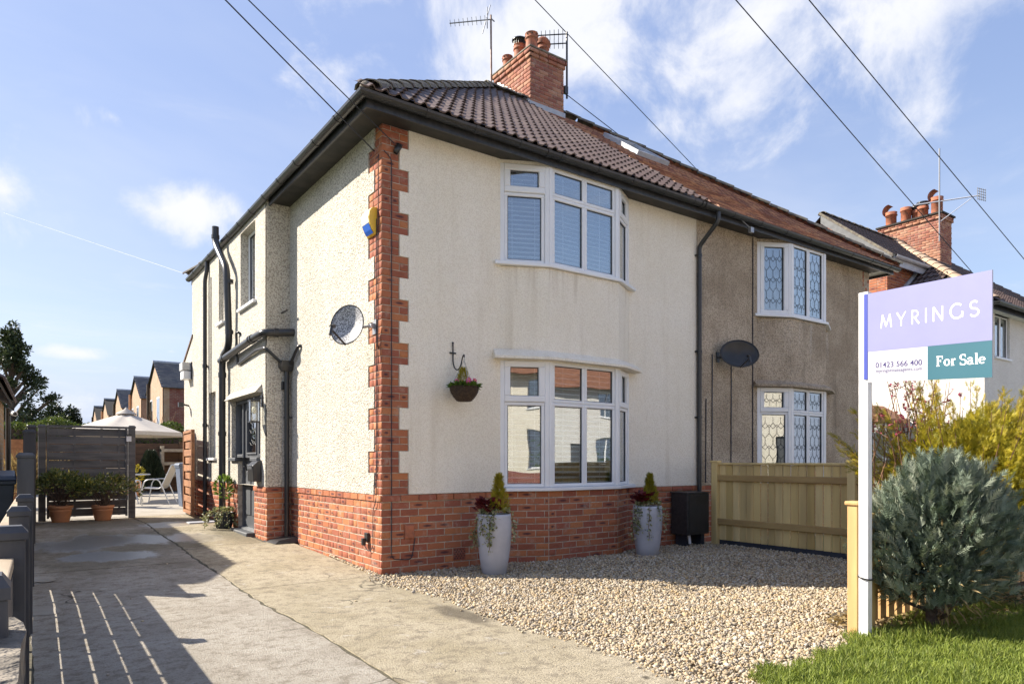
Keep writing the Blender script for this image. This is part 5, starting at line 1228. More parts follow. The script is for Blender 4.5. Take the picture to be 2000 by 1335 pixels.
gpst = MB(); gpst.box(-.50, -.40, 8.0, 8.1, .18, 1.86); tag(gpst.build('gate_post', 'panel_grey', bevel=.005), 'dark grey gate post against the house wall behind the timber gate', 'post')

# right pine fence between the two houses' front gardens
def pine_fence(name, label, x, y0, y1, ztop, n_):
    t = thing(name, label, 'fence', (x, (y0+y1)/2, 0)); F, L = fr_seg((x, y0), (x, y1)) if False else (Fr((x, y0, 0), (0, -1, 0), (-1, 0, 0)), y0-y1)
    pw = L/n_
    for k in range(n_):
        mb = MB(); g_ = random.uniform(.008, .020); top = ztop-.005+random.uniform(-.004, .004); mb.cbox(F, k*pw+g_/2, (k+1)*pw-g_/2, .07, top, -.018, .002+random.uniform(0, .003), .004, rnd=random.uniform(.02, 1)); mb.build('fence_board', 'fence_pine', t)
    for z in (.30, .945):
        mb = MB(); mb.cbox(F, -.02, L+.02, z, z+.088, .006, .045, .006); mb.build('fence_rail', 'rail_pine', t)
    mb = MB(); mb.cbox(F, -.01, L+.01, ztop-.004, ztop+.028, -.035, .03, .006, rnd=.3); mb.build('capping_rail', 'fence_pine', t)
    mb = MB(); mb.ob(F, 0, L, -.05, .075, -.03, .0); mb.build('gravel_board', 'bin_dark', t)
    return t
f1 = pine_fence('pine_fence', 'pine close board fence panel between two capped posts beside the gravel', 5.29, -.36, -2.34, 1.185, 17)
def ppost(par, x, y, z1, w_, m='fence_pine', r=.5):
    mb = MB(); h = w_/2; mb.box(x-h, x+h, y-h, y+h, -.03, z1-.03, rnd=r); o = mb.build('post', m, par, bevel=.006)
    c = MB(); c.box(x-h-.014, x+h+.014, y-h-.014, y+h+.014, z1-.029, z1, rnd=r); c.build('post_cap', m, o, bevel=.008)
ppost(f1, 5.27, -.31, 1.245, .095, r=.2); ppost(f1, 5.26, -2.40, 1.245, .1, r=.7)
f2 = pine_fence('pine_fence', 'pine close board fence panel running on behind the white sign post', 5.29, -2.46, -4.34, 1.185, 16); ppost(f2, 5.26, -4.40, 1.245, .1, r=.4)
f3 = thing('picket_fence', 'low orange pine picket fence half hidden under the blue green conifer', 'fence', (1.65, -4.37, 0))
ppost(f3, 1.625, -4.36, .955, .075, 'new_pine')
F3 = fr_seg((1.66, -4.36), (5.2, -4.36))[0]
for z in (.30, .70):
    mb = MB(); mb.ob(F3, .0, 3.5, z, z+.09, -.02, .02); mb.build('fence_rail', 'new_pine', f3)
x = .12
while x < 3.4:
    mb = MB(); mb.ob(F3, x, x+.085, .06, .88, -.04, -.021); mb.build('picket', 'new_pine', f3); x += .125
mb = MB(); mb.box(1.735, 1.83, -4.40, -4.32, -.02, .86); mb.build('post', 'fence_pine', f3)

# ------------------------------------------------------------------ for sale sign
sg = thing('for_sale_sign', 'lilac and teal estate agent for sale board on a white post', 'sign', (1.545, -4.475, 0))
mb = MB(); mb.box(1.517, 1.573, -4.508, -4.442, -.1, 2.40); mb.build('post', 'white_paint', sg, bevel=.003)
mb = MB(); mb.tube([(1.547+.046*math.cos(a), -4.475+.046*math.sin(a), .435+.01*math.sin(a)) for a in np.linspace(0, 2*math.pi, 18)], .006, 5, False); mb.tube([(1.59, -4.475, .437), (1.76, -4.40, .445)], .006, 5); mb.build('cable_tie', 'black_plastic', sg)
P0 = Vector((1.508, -4.512, 1.776)); P1 = Vector((1.238, -5.349, 1.776)); ud = (P1-P0); BL = ud.length; ud.normalize()
FB_ = Fr(P0, ud, Vector((ud.y, -ud.x, 0))); FB_.u = ud + Vector((0, 0, -.0756)); BH = .604
mb = MB(); mb.ob(FB_, 0, BL, 0, BH, -.006, .0); mb.build('board', 'sign_white', sg)
mb = MB(); mb.ob(FB_, 0, BL, BH*.345, BH, .0, .0015); mb.build('lilac_panel', 'sign_lavender', sg)
mb = MB(); mb.ob(FB_, BL*.53, BL, 0, BH*.343, .0, .0016); mb.build('teal_panel', 'sign_teal', sg)
mb = MB(); mb.ob(FB_, -.032, -.001, .02, BH, -.012, .003); mb.build('board_edge', 'sign_edge', sg)
def stroke(mb, pts, w_, u0, v0, s_, n_):
    k = len(pts); ws = w_ if isinstance(w_, (list, tuple)) else [w_]*k; L_ = []; Rr = []
    for i, p in enumerate(pts):
        a = pts[max(i-1, 0)]; b = pts[min(i+1, k-1)]; d = Vector((b[0]-a[0], b[1]-a[1])).normalized(); q = Vector((-d.y, d.x))*ws[i]/2
        L_.append((p[0]+q.x, p[1]+q.y)); Rr.append((p[0]-q.x, p[1]-q.y))
    vs = [FB_.p(u0+x*s_, v0+y*s_, n_) for x, y in L_+Rr]
    mb.add(vs, [(i+k, i+k+1, i+1, i) for i in range(k-1)])
def arc(cx, cy, rx, ry, a0, a1, n_=14): return [(cx+rx*math.cos(R(a0+(a1-a0)*i/n_)), cy+ry*math.sin(R(a0+(a1-a0)*i/n_))) for i in range(n_+1)]
def vw(pts, thick, thin):
    out = []
    for i in range(len(pts)):
        a = pts[max(i-1, 0)]; b = pts[min(i+1, len(pts)-1)]; d = Vector((b[0]-a[0], b[1]-a[1])).normalized(); out.append(thin+(thick-thin)*abs(d.y)**1.5)
    return out
S_ = arc(.36, .74, .27, .235, 40, 270, 16)+arc(.36, .26, .30, .245, 90, -150, 16)[1:]
GL = {'M': (1.05, [([(.02, 0), (.16, 1)], .1), ([(.16, 1), (.5, .1)], .115), ([(.5, .1), (.84, 1)], .085), ([(.84, 1), (.98, 0)], .125)]),
      'Y': (.8, [([(.0, 1), (.38, .46)], .12), ([(.76, 1), (.38, .46)], .09), ([(.38, .5), (.38, 0)], .12)]),
      'R': (.72, [([(.1, 0), (.1, 1)], .12), ([(.1, .955)]+arc(.33, .72, .25, .235, 90, -90, 12)+[(.1, .485)], .095), ([(.3, .49), (.68, 0)], .12)]),
      'I': (.2, [([(.1, 0), (.1, 1)], .12)]),
      'N': (.9, [([(.08, 0), (.08, 1)], .09), ([(.08, 1), (.78, 0)], .12), ([(.78, 0), (.78, 1)], .09)]),
      'G': (1.0, [(arc(.53, .5, .47, .48, 48, 345, 26), .115), ([(.93, .05), (.93, .45)], .12)]),
      'S': (.72, [(S_, .115)])}
GB = {'F': (.80, [([(.21, 0), (.21, 1)], .20), ([(.04, .955), (.74, .955)], .09), ([(.705, 1.0), (.705, .70)], .075), ([(.2, .52), (.56, .52)], .085), ([(.53, .64), (.53, .40)], .06), ([(.04, .035), (.42, .035)], .07)]),
      'o': (.72, [(arc(.36, .335, .255, .285, 0, 360, 24), None)]),
      'r': (.57, [([(.2, 0), (.2, .66)], .18), ([(.04, .03), (.40, .03)], .06), ([(.06, .63), (.2, .63)], .06), ([(.24, .42), (.32, .58), (.43, .62), (.52, .56)], [.06, .1, .13, .13])]),
      'S': (.74, [(S_, None), ([(.60, .98), (.60, .72)], .05), ([(.075, .02), (.075, .28)], .05)]),
      'a': (.70, [([(.49, .06), (.49, .42)], .17), (arc(.30, .42, .20, .22, 20, 160, 10), None), (arc(.29, .19, .19, .165, 20, 330, 16), None), ([(.48, .06), (.58, .03), (.66, .06)], .07)]),
      'l': (.40, [([(.2, 0), (.2, 1.04)], .18), ([(.05, .03), (.37, .03)], .06), ([(.06, 1.01), (.2, 1.01)], .06)]),
      'e': (.66, [(arc(.34, .335, .25, .285, 5, 318, 22), None), ([(.12, .35), (.58, .35)], .065)]), ' ': (.34, [])}
def word(txt, gl, u0, v0, s_, track, m, name, thick=.19, thin=.075, fit=None):
    tot = sum(gl[c][0]+track for c in txt)-track; sx = (fit/(tot*s_)) if fit else 1
    mb = MB(); u = u0
    for c in txt:
        adv, st = gl[c]
        for i, (pts, w_) in enumerate(st): stroke(mb, pts, w_ if w_ is not None else vw(pts, thick, thin), u, v0, s_, .0022+.0002*i)
        u += (adv+track)*s_*sx
    return mb.build(name, m, sg)
word('MYRINGS', GL, BL*.125, BH*(1-.41), .088, .42, 'sign_text_white', 'lettering', fit=BL*.79)
word('For Sale', GB, BL*.597, BH*(1-.868), .062, .0, 'sign_text_white', 'lettering', fit=BL*.36)
def text(s_, u0, v0, size, width, m, bold=0):
    c = bpy.data.curves.new('lettering', 'FONT'); c.body = s_; c.size = size; c.offset = bold; o = bpy.data.objects.new('lettering', c); col.objects.link(o)
    bpy.context.view_layer.update(); me = o.to_mesh(); xs = [v.co.x for v in me.vertices]; k = width/(max(xs)-min(xs))
    mb = MB(); mb.add([FB_.p(u0+(v.co.x-min(xs))*k, v0+v.co.y, .0012) for v in me.vertices], [tuple(p.vertices) for p in me.polygons]); o.to_mesh_clear(); bpy.data.objects.remove(o)
    return mb.build('lettering', m, sg)
text('01423 566 400', BL*.075, BH*(1-.842), .050, BL*.41, 'sign_text_purple', .0004)
text('myringsestateagents.com', BL*.078, BH*(1-.895), .032, BL*.405, 'sign_text_purple', .0)

# ------------------------------------------------------------------ things on and by the cream house
ds = thing('satellite_dish', 'grey mesh satellite dish on the brick quoin at the house corner', 'satellite dish', (0, .16, 2.73))
dc = Vector((-.30, .24, 2.725)); dn = Vector((-.80, -.58, .18)).normalized()
def dish(par, c, n_, rx, rz, m, depth=.06, arm=None, bm='black_plastic', roll=0):
    z = Vector((0, 0, 1)); x = z.cross(n_).normalized(); y = n_.cross(x); M = Matrix.Identity(4)
    for i in range(3): M[i][0] = x[i]*rx; M[i][1] = y[i]*rz; M[i][2] = n_[i]; M[i][3] = c[i]
    mb = MB(); pr_ = [(.001, -depth), (.3, -depth*.91), (.6, -depth*.64), (.85, -depth*.28), (1.0, 0), (1.015, -.006), (.85, -depth*.28-.008), (.5, -depth*.75-.008), (.001, -depth-.008)]
    mb.lathe(pr_, 36, M); mb.build('reflector', m, par)
    mb = MB(); mb.tube([M @ Vector((math.cos(a)*1.0, math.sin(a)*1.0, 0)) for a in np.linspace(0, 2*math.pi, 40)], .006, 5, False); mb.build('rim', bm, par)
    f_ = c + n_*.26 - y*rz*.72
    mb = MB(); mb.tube([M @ Vector((0, -1.0, -.01)), f_], .011, 6); mb.build('feed_arm', bm, par)
    mb = MB(); mb.tube([f_+n_*.03+y*.03, f_-n_*.03+y*.055], .022, 10); mb.tube([f_+n_*.02+y*.03, f_+n_*.03-y*.06], .019, 8); mb.tube(bend([f_+n_*.03-y*.06, f_+n_*.02-y*.11, f_-n_*.03-y*.10, f_-n_*.06-y*.03], .03, 4), .003, 4); mb.build('receiver', bm, par)
dish(ds, dc, dn, .205, .225, 'dish_mesh')
mb = MB(); mb.tube(bend([dc-dn*.06, dc-dn*.13, Vector((-.05, .165, 2.73)), Vector((.0, .165, 2.73))], .04), .016, 8); mb.box(-.012, .004, .115, .215, 2.64, 2.80); mb.box(-.06, -.012, .14, .19, 2.705, 2.755); mb.build('wall_bracket', 'galv', ds)
d2 = thing('satellite_dish', 'black oval satellite dish on the brown pebbledash wall', 'satellite dish', (5.95, 0, 2.9))
dish(d2, Vector((5.90, -.27, 2.905)), Vector((-.42, -.90, .12)).normalized(), .325, .215, 'dish_black', .05)
mb = MB(); mb.tube(bend([Vector((5.92, -.20, 2.9)), Vector((5.75, -.10, 2.86)), Vector((5.70, .0, 2.86))], .04), .018, 8); mb.box(5.66, 5.74, -.02, .0, 2.78, 2.94); mb.build('wall_bracket', 'black_plastic', d2)

al_ = thing('alarm_box', 'yellow and cream burglar alarm box with blue strobe on the side brickwork', 'alarm', (0, .22, 3.88))
FA = Fr((0, .325, 3.735), (0, -1, 0), (-1, 0, 0)); W_ = .215
pf = [(0, .03), (0, .0), (.02, .0), (.055, .045), (.088, .115), (.098, .18), (.085, .245), (.05, .288), (.0, .295)]
def aprof(mb, prof, u0, u1):
    k = len(prof); vs = [FA.p(u, z, n_+.003) for u in (u0, u1) for n_, z in prof]; mb.add(vs, [tuple(range(k)), tuple(range(2*k-1, k-1, -1))]+[(i, i+k, (i+1) % k+k, (i+1) % k) for i in range(k)])
mb = MB(); aprof(mb, pf, 0, W_); mb.build('housing', 'alarm_yellow', al_, bevel=.004)
mb = MB(); k = [(.0885, .118), (.0985, .18), (.0855, .244), (.0525, .287)]; vs = [FA.p(u, z, n_+.006) for u in (.012, W_-.012) for n_, z in k]; mb.add(vs, [(i, i+1, i+5, i+4) for i in range(3)]); mb.build('front_cover', 'alarm_cream', al_)
mb = MB(); k = [(.034, .012), (.060, .048), (.089, .113)]; vs = [FA.p(u, z, n_+.007) for u in (.02, W_-.02) for n_, z in k]; mb.add(vs, [(i, i+1, i+4, i+3) for i in range(2)]); mb.build('strobe_lens', 'alarm_blue', al_)

la = thing('wall_lantern', 'black framed glass lantern on the wall beside the front door', 'lamp', (-.34, 3.29, 1.95))
lx, ly, lz = -.46, 3.29, 1.80; mb = MB(); q = .062
for sx in (-1, 1):
    for sy in (-1, 1): mb.box(lx+sx*q-.006, lx+sx*q+.006, ly+sy*q-.006, ly+sy*q+.006, lz, lz+.31)
for z in (lz, lz+.30): mb.box(lx-q-.008, lx+q+.008, ly-q-.008, ly+q+.008, z-.008, z+.012)
mb.tube(bend([(lx, ly, lz+.31), (lx, ly, lz+.345), (-.35, ly, lz+.345)], .02), .009, 6); mb.box(-.36, -.342, ly-.03, ly+.03, lz+.22, lz+.39); mb.build('frame', 'black_plastic', la)
mb = MB()
for sx, sy in ((1, 0), (-1, 0), (0, 1), (0, -1)):
    if sx: mb.box(lx+sx*q-.001, lx+sx*q+.001, ly-q+.006, ly+q-.006, lz+.012, lz+.29)
    else: mb.box(lx-q+.006, lx+q-.006, ly+sy*q-.001, ly+sy*q+.001, lz+.012, lz+.29)
mb.build('pane', 'clear_glass', la)
mb = MB(); mb.tube([(lx, ly, lz+.30), (lx, ly, lz+.24)], .018, 10); mb.sphere((lx, ly, lz+.17), .032, 12, (1, 1, 1.8)); mb.build('bulb', 'alarm_cream', la)
pbx = thing('post_box', 'black wall mounted post box to the right of the front door', 'post box', (-.34, 3.45, .95))
mb = MB(); mb.add([(x, y, z) for y in (3.33, 3.63) for x, z in ((-.342, .94), (-.46, .94), (-.47, 1.17), (-.40, 1.235), (-.342, 1.25))], [(0, 1, 2, 3, 4), (9, 8, 7, 6, 5)]+[(i, i+5, (i+1) % 5+5, (i+1) % 5) for i in range(5)]); mb.build('body', 'black_plastic', pbx, bevel=.008)
mb = MB(); mb.add([(-.474, 3.36, 1.12), (-.474, 3.60, 1.12), (-.478, 3.60, 1.16), (-.478, 3.36, 1.16)], [(0, 1, 2, 3)]); mb.box(-.482, -.47, 3.35, 3.61, 1.165, 1.172); mb.build('flap', 'grey_paint', pbx)
for i in range(3): pass
hkt = thing('basket_bracket', 'black wrought iron J shaped bracket on the cream front wall', 'bracket', (.885, 0, 2.5))
mb = MB(); pts = [(.885, -.025, 2.60), (.885, -.025, 2.42)]+[(.885, -.135+.11*math.cos(a), 2.42+.135*math.sin(a)) for a in np.linspace(math.pi*2, math.pi, 14)][1:]
pts = [(.885, -.025, 2.60), (.885, -.025, 2.42)]+[(.885, -.025-.10*(1-math.cos(a)), 2.42-.135*math.sin(a)) for a in np.linspace(.15, 2.6, 12)]+[(.885, -.235, 2.415), (.885, -.258, 2.44), (.885, -.275, 2.435), (.885, -.27, 2.41)]
mb.tube(pts, .008, 8); mb.build('bar', 'black_plastic', hkt)
mb = MB(); mb.tube([(.845, -.02, 2.49), (.925, -.02, 2.49)], .010, 8); mb.sphere((.885, -.022, 2.605), .014, 8); mb.tube([(.885, .0, 2.58), (.885, -.026, 2.58)], .008, 6); mb.build('wall_plate', 'black_plastic', hkt)
hb = thing('hanging_basket', 'dark wicker hanging basket with pink primulas on the front wall', 'hanging basket', (.905, -.24, 1.92))
bx, by, bz = .905, -.24, 1.915
mb = MB()
rings = [(.075, 0), (.115, .045), (.145, .09), (.158, .13), (.16, .165)]
mb.lathe([(.001, .004), (.07, 0)]+[(r_, z) for r_, z in rings]+[(.145, .165), (.14, .12)], 28, Matrix.Translation((bx, by, bz)))
for j in range(10):
    z = .012+j*.0165; rr = np.interp(z, [r[1] for r in rings], [r[0] for r in rings])+.002
    mb.tube([(bx+(rr+.0025*(1 if (i+j) % 2 else -1))*math.cos(a), by+(rr+.0025*(1 if (i+j) % 2 else -1))*math.sin(a), bz+z) for i, a in enumerate(np.linspace(0, 2*math.pi, 41))], .006, 5, False)
mb.build('bowl', 'wicker', hb)
mb = MB()
for a in (.3, 2.4, 4.5): mb.tube([(bx+.155*math.cos(a), by+.155*math.sin(a), bz+.165), (bx, by, bz+.47)], .0028, 4)
mb.tube([(bx, by, bz+.465), (bx-.005, by-.01, bz+.50), (bx-.02, by-.02, bz+.51)], .004, 5); mb.build('chain', 'galv', hb)
n_ = 260; a = np.random.rand(n_)*6.28; r_ = .15*np.sqrt(np.random.rand(n_)); P_ = np.column_stack([bx+r_*np.cos(a), by+r_*np.sin(a), bz+.155+.02*np.random.rand(n_)])
leaves('primula_leaves', P_, np.column_stack([np.cos(a)*.8, np.sin(a)*.8, .15+.6*np.random.rand(n_)])+.3*np.random.randn(n_, 3), .075, .020, 'leaf_bright', hb, rnd=np.random.rand(n_)*.55)
n_ = 420; t = np.random.rand(n_); a = np.random.rand(n_)*6.28; rr = .055*(1-t)**.7+.006; P_ = np.column_stack([bx-.0+rr*np.cos(a), by+.03+rr*np.sin(a), bz+.17+.20*t])
sprays('small_conifer', P_, np.column_stack([np.cos(a)*.6, np.sin(a)*.6, 1+0*t])+.2*np.random.randn(n_, 3), .045, 'leaf_gold', hb, k=3, rnd=.2+.5*np.random.rand(n_))
def flower(par, c, r_, n_):
    c = Vector(c); n_ = Vector(n_).normalized(); x = Vector((0, 0, 1)).cross(n_).normalized(); y = n_.cross(x); P_ = []; D_ = []
    for i in range(6):
        a = 2*math.pi*i/6; P_.append(c); D_.append(x*math.cos(a)+y*math.sin(a)+n_*.2)
    leaves('petals', np.array([list(p) for p in P_]), np.array([list(d) for d in D_]), r_, r_*.42, 'petal_pink', par, up=np.array(list(n_))*6, fold=.05)
    mb = MB(); mb.sphere(c+n_*.004, r_*.26, 8); mb.build('flower_eye', 'petal_yellow', par)
for c, nn_ in (((bx-.03, by-.13, bz+.205), (-.4, -1, .3)), ((bx+.035, by-.13, bz+.205), (-.2, -1, .3)), ((bx+.0, by-.10, bz+.24), (-.3, -1, .5)), ((bx+.07, by-.11, bz+.235), (0, -1, .6)), ((bx-.12, by-.03, bz+.22), (-1, -.6, .4))): flower(hb, c, .034, nn_)

def ivy(par, x, y, z, out, drop, n_=40, spread=.03):
    P_ = []; D_ = []; mb = MB(); pts = []
    for i in range(9):
        t = i/8; pts.append((x+out[0]*min(1, t*2.2)+random.uniform(-1, 1)*.012, y+out[1]*min(1, t*2.2)+random.uniform(-1, 1)*.012, z+.03*math.sin(min(1, t*2.2)*3.14)-drop*max(0, t-.15)/.85))
    mb.tube(pts, .003, 4, False); mb.build('ivy_stem', 'twig', par)
    for i in range(n_):
        t = random.random()*7.99; k = int(t); a, b = Vector(pts[k]), Vector(pts[k+1]); P_.append(list(a.lerp(b, t-k)+Vector((random.gauss(0, spread*.5), random.gauss(0, spread*.5), random.gauss(0, spread*.4))))); D_.append([random.gauss(out[0]*4, .6), random.gauss(out[1]*4-.4, .6), random.gauss(-.3, .5)])
    leaves('ivy_leaves', P_, D_, .036, .015, 'leaf_ivy', par)
def planter(name, label, x, y, right):
    t = thing(name, label, 'planter', (x, y, 0), 'tall planters in front of the bay window'); H = .665
    mb = MB(); mb.lathe([(.001, .0), (.125, 0), (.138, .012), (.165, .18), (.188, .38), (.194, .52), (.186, .64), (.184, H), (.172, H), (.168, H-.05), (.001, H-.05)], 40, Matrix.Translation((x, y, -.012))); mb.build('pot', 'planter_stone', t)
    mb = MB(); mb.lathe([(.168, 0), (.001, .012)], 24, Matrix.Translation((x, y, H-.04))); mb.build('compost', 'soil', t)
    cx = x+(.055 if not right else .03); h = .40 if not right else .38; n_ = 560
    tt = np.random.rand(n_)**.8; a = np.random.rand(n_)*6.28; rr = (.10*(1-tt)**1.15+.002)*(1+.35*np.sin(a*3+tt*9)); P_ = np.column_stack([cx+rr*np.cos(a), y-.01+rr*np.sin(a), H-.01+h*tt])
    sprays('small_conifer', P_, np.column_stack([np.cos(a)*.55, np.sin(a)*.55, 1+0*a])+.22*np.random.randn(n_, 3), .07, 'leaf_gold', t, k=4, rnd=(.12+.4*np.random.rand(n_)) if not right else (.05+.3*np.random.rand(n_)))
    n_ = 70; a = np.random.rand(n_)*6.28; r_ = np.random.rand(n_)*.12; P_ = np.column_stack([x-.09+r_*np.cos(a), y+.02+r_*np.sin(a), H+.01+.12*np.random.rand(n_)])
    leaves('red_leaves', P_, np.column_stack([np.cos(a)*.7-.3, np.sin(a)*.7-.2, .4+.5*np.random.rand(n_)]), .085, .032, 'leaf_red', t)
    for i in range(8):
        a = random.uniform(2.7, 4.1) if i < 5 else random.uniform(-1.2, 1.2)+ (4.7 if not right else 5.3); L_ = random.uniform(.16, .24)
        ivy(t, x+.1*math.cos(a), y+.1*math.sin(a), H, (.12*math.cos(a), .12*math.sin(a)), random.uniform(.22, .55) if i < 5 else random.uniform(.12, .36), 60 if i < 5 else 26, .04)
    n_ = 130; a = np.random.rand(n_)*6.28; r_ = .16*np.sqrt(np.random.rand(n_)); leaves('ivy_leaves', np.column_stack([x+r_*np.cos(a), y+r_*np.sin(a), H+.01+.03*np.random.rand(n_)]), np.column_stack([np.cos(a), np.sin(a), .5+0*a])+.4*np.random.randn(n_, 3), .04, .017, 'leaf_ivy', t)
planter('tall_planter', 'tall pale grey planter left of the bay window with ivy and golden conifer', 1.10, -.56, False)
planter('tall_planter', 'tall pale grey planter beside the black cabinet trailing variegated ivy', 3.50, -.60, True)
cbx = thing('black_cabinet', 'black metal cabinet on the brick plinth beside the downpipe', 'cabinet', (4.85, -.2, 0))
mb = MB(); mb.box(4.60, 5.08, -.34, -.03, .17, .765); mb.build('body', 'black_paint', cbx, bevel=.01)
mb = MB(); mb.box(4.59, 5.09, -.35, -.02, .766, .785); mb.build('lid', 'black_paint', cbx, bevel=.005)
mb = MB(); mb.box(4.63, 5.05, -.346, -.341, .20, .74); mb.build('front_panel', 'dish_black', cbx)
mb = MB(); mb.tube([(4.70, -.28, .17), (4.72, -.28, .04)], .022, 8); mb.build('drain_pipe', 'white_upvc', cbx)
for x in (4.68, 5.0): mb = MB(); mb.box(x, x+.08, -.25, -.05, -.02, .17); mb.build('foot', 'bin_dark', cbx)

def laurel(name, label, x, y, z, pot_r, pot_h, w_, top, n_, seed, shape):
    t = thing(name, label, 'potted shrub', (x, y, z), 'shrubs in terracotta pots'); rs = np.random.RandomState(seed)
    mb = MB(); r = pot_r; h = pot_h
    mb.lathe([(.001, 0), (r*.66, 0), (r*.7, .01), (r*.76, h*.2), (r*.765, h*.21), (r*.79, h*.24), (r*.9, h*.66), (r*.915, h*.67), (r*.915, h*.70), (r*.90, h*.71), (r*.93, h*.82), (r*1.0, h*.83), (r*1.03, h*.86), (r*1.03, h), (r*.93, h), (r*.9, h*.85), (.001, h*.85)], 36, Matrix.Translation((x, y, z))); mb.build('pot', 'terracotta_pot', t)
    mb = MB(); mb.lathe([(r*.9, h*.88), (.001, h*.9)], 20, Matrix.Translation((x, y, z))); mb.build('compost', 'soil', t)
    tips = []; st = MB()
    for i in range(34):
        a = rs.rand()*6.28; s_ = rs.rand()**.5; tx = x+shape(a)*w_*.5*s_*math.cos(a); ty = y+w_*.40*s_*math.sin(a)-.03; tz = z+h+(top-h)*(1-.42*s_**2)*rs.uniform(.72, 1.0)
        p0 = Vector((x+rs.uniform(-.3, .3)*r, y+rs.uniform(-.3, .3)*r, z+h*.88)); p2 = Vector((tx, ty, tz)); p1 = p0.lerp(p2, .55)+Vector((0, 0, .05)); st.tube([p0, p1, p2], [.007, .005, .003], 5, False); tips.append(p2)
    st.build('stems', 'bark', t)
    P_ = []; D_ = []
    for i in range(n_):
        c = tips[rs.randint(len(tips))]; d = rs.randn(3); d /= np.linalg.norm(d); q = rs.rand()**.6*.115; P_.append([c.x+d[0]*q, c.y+d[1]*q, c.z+d[2]*q*.9-.02]); o = np.array([c.x-x, c.y-y, .12]); D_.append(d*.8+o*1.1+np.array([0, 0, .35]))
    leaves('foliage', P_, D_, rs.uniform(.05, .085, n_), rs.uniform(.012, .019, n_), 'leaf_laurel', t, rnd=rs.rand(n_)**1.3)
laurel('potted_shrub', 'taller bushy shrub in terracotta pot at left before the grey fence panel', -2.62, 7.36, .18, .185, .285, .95, .93, 1700, 3, lambda a: 1.0)
laurel('potted_shrub', 'lower spreading shrub in terracotta pot by the gateway post', -1.99, 7.34, .18, .175, .27, 1.0, .80, 1150, 5, lambda a: 1.25 if math.cos(a) > 0 else .8)
dpl = thing('door_planter', 'dark ribbed pot by the door with upright bay and trailing ivy', 'plant pot', (-.49, 4.97, .15))
mb = MB(); x, y, z = -.49, 4.95, .148
prof = [(.11, 0), (.165, .25), (.165, .26), (.15, .26), (.145, .2)]; mb.lathe(prof, 32, Matrix.Translation((x, y, z)))
for i in range(20): a = 2*math.pi*i/20; mb.tube([(x+.112*math.cos(a), y+.112*math.sin(a), z+.01), (x+.166*math.cos(a), y+.166*math.sin(a), z+.25)], .008, 4)
mb.build('pot', 'bin_dark', dpl)
mb = MB(); mb.lathe([(.15, .22), (.001, .23)], 20, Matrix.Translation((x, y, z))); mb.build('compost', 'soil', dpl)
mb = MB(); mb.tube([(x, y, z+.2), (x+.01, y, z+.55), (x, y, z+.75)], .009, 6); mb.build('stem', 'bark', dpl)
n_ = 170; d = rdir(n_); P_ = np.column_stack([x+.11*d[:, 0], y+.11*d[:, 1], z+.66+.15*d[:, 2]]); leaves('foliage', P_, d+np.array([0, 0, .8]), .085, .018, 'leaf_bright', dpl)
for i in range(9):
    a = random.uniform(2.4, 5.2); ivy(dpl, x+.1*math.cos(a), y+.1*math.sin(a), z+.26, (.2*math.cos(a), .2*math.sin(a)), random.uniform(.08, .22), 38, .04)
n_ = 160; a = np.random.rand(n_)*6.28; r_ = .15*np.sqrt(np.random.rand(n_)); leaves('ivy_leaves', np.column_stack([x+r_*np.cos(a), y+r_*np.sin(a), z+.27+.06*np.random.rand(n_)]), np.column_stack([np.cos(a), np.sin(a), .5+0*a])+.4*np.random.randn(n_, 3), .045, .018, 'leaf_ivy', dpl)
tag(MB().box(-.86, -.42, 5.75, 6.05, .176, .192).build('grey_board', 'lead_grey'), 'grey metal sheet lying on the concrete in front of the gate', 'board')
ac = thing('vent_unit', 'pale two tier vent box on the far end of the side wall', 'vent', (-.34, 8.5, 2.9))
mb = MB(); mb.box(-.52, -.345, 8.3, 8.62, 3.08, 3.24); mb.build('upper_box', 'dish_grey', ac, bevel=.01); mb = MB(); mb.box(-.50, -.345, 8.3, 8.62, 2.90, 3.065); mb.build('lower_box', 'white_upvc', ac, bevel=.01)
mb = MB(); mb.box(-.365, -.342, 8.27, 8.29, 2.9, 3.25); mb.build('bracket', 'bin_dark', ac)
c3 = thing('cctv_camera', 'small black CCTV camera below the vent box at the house end', 'light', (-.34, 8.6, 2.35))
mb = MB(); mb.tube([(-.34, 8.6, 2.38), (-.46, 8.55, 2.40)], .02, 6); mb.box(-.55, -.46, 8.5, 8.6, 2.35, 2.44); mb.build('housing', 'black_plastic', c3)  # black CCTV camera body on a short wall arm

# roof aerials
def yagi(par, p, d, L_, n_, m='alloy', h=.075):
    d = Vector(d).normalized(); p = Vector(p); b = MB(); b.tube([p, p+d*L_], .012, 6); b.build('boom', m, par)
    e = MB(); q = Vector((0, 0, 1)).cross(d).normalized(); q = (q*.6+Vector((0, 0, .8))).normalized()
    for i in range(n_): c = p+d*L_*(.12+.86*i/(n_-1)); l = h*(1.1-.3*i/n_); e.tube([c-q*l, c+q*l], .006, 4)
    e.build('elements', m, par)
ta = thing('tv_aerial', 'rusty pole aerial left of the chimney with single boom pointing left', 'aerial', (4.92, 5.12, 8.4))
mb = MB(); mb.tube([(4.90, 5.15, 8.4), (4.88, 5.15, 10.62)], .02, 8); mb.build('pole', 'rust_steel', ta); LD = Vector((-math.cos(YAW), math.sin(YAW), 0))
yagi(ta, (4.86, 5.15, 10.52), LD+Vector((0, .25, .02)), .88, 9)
mb = MB(); c = Vector((4.80, 5.16, 10.5)); mb.tube([c+Vector((-.09, .05, -.30)), c+Vector((.06, -.02, .32))], .010, 5); mb.tube([c+Vector((.03, .05, -.15)), c+Vector((-.02, -.02, .25))], .010, 5); mb.tube([(4.88, 5.15, 10.55), (4.96, 5.13, 10.50)], .014, 5); mb.build('reflector', 'alloy', ta)
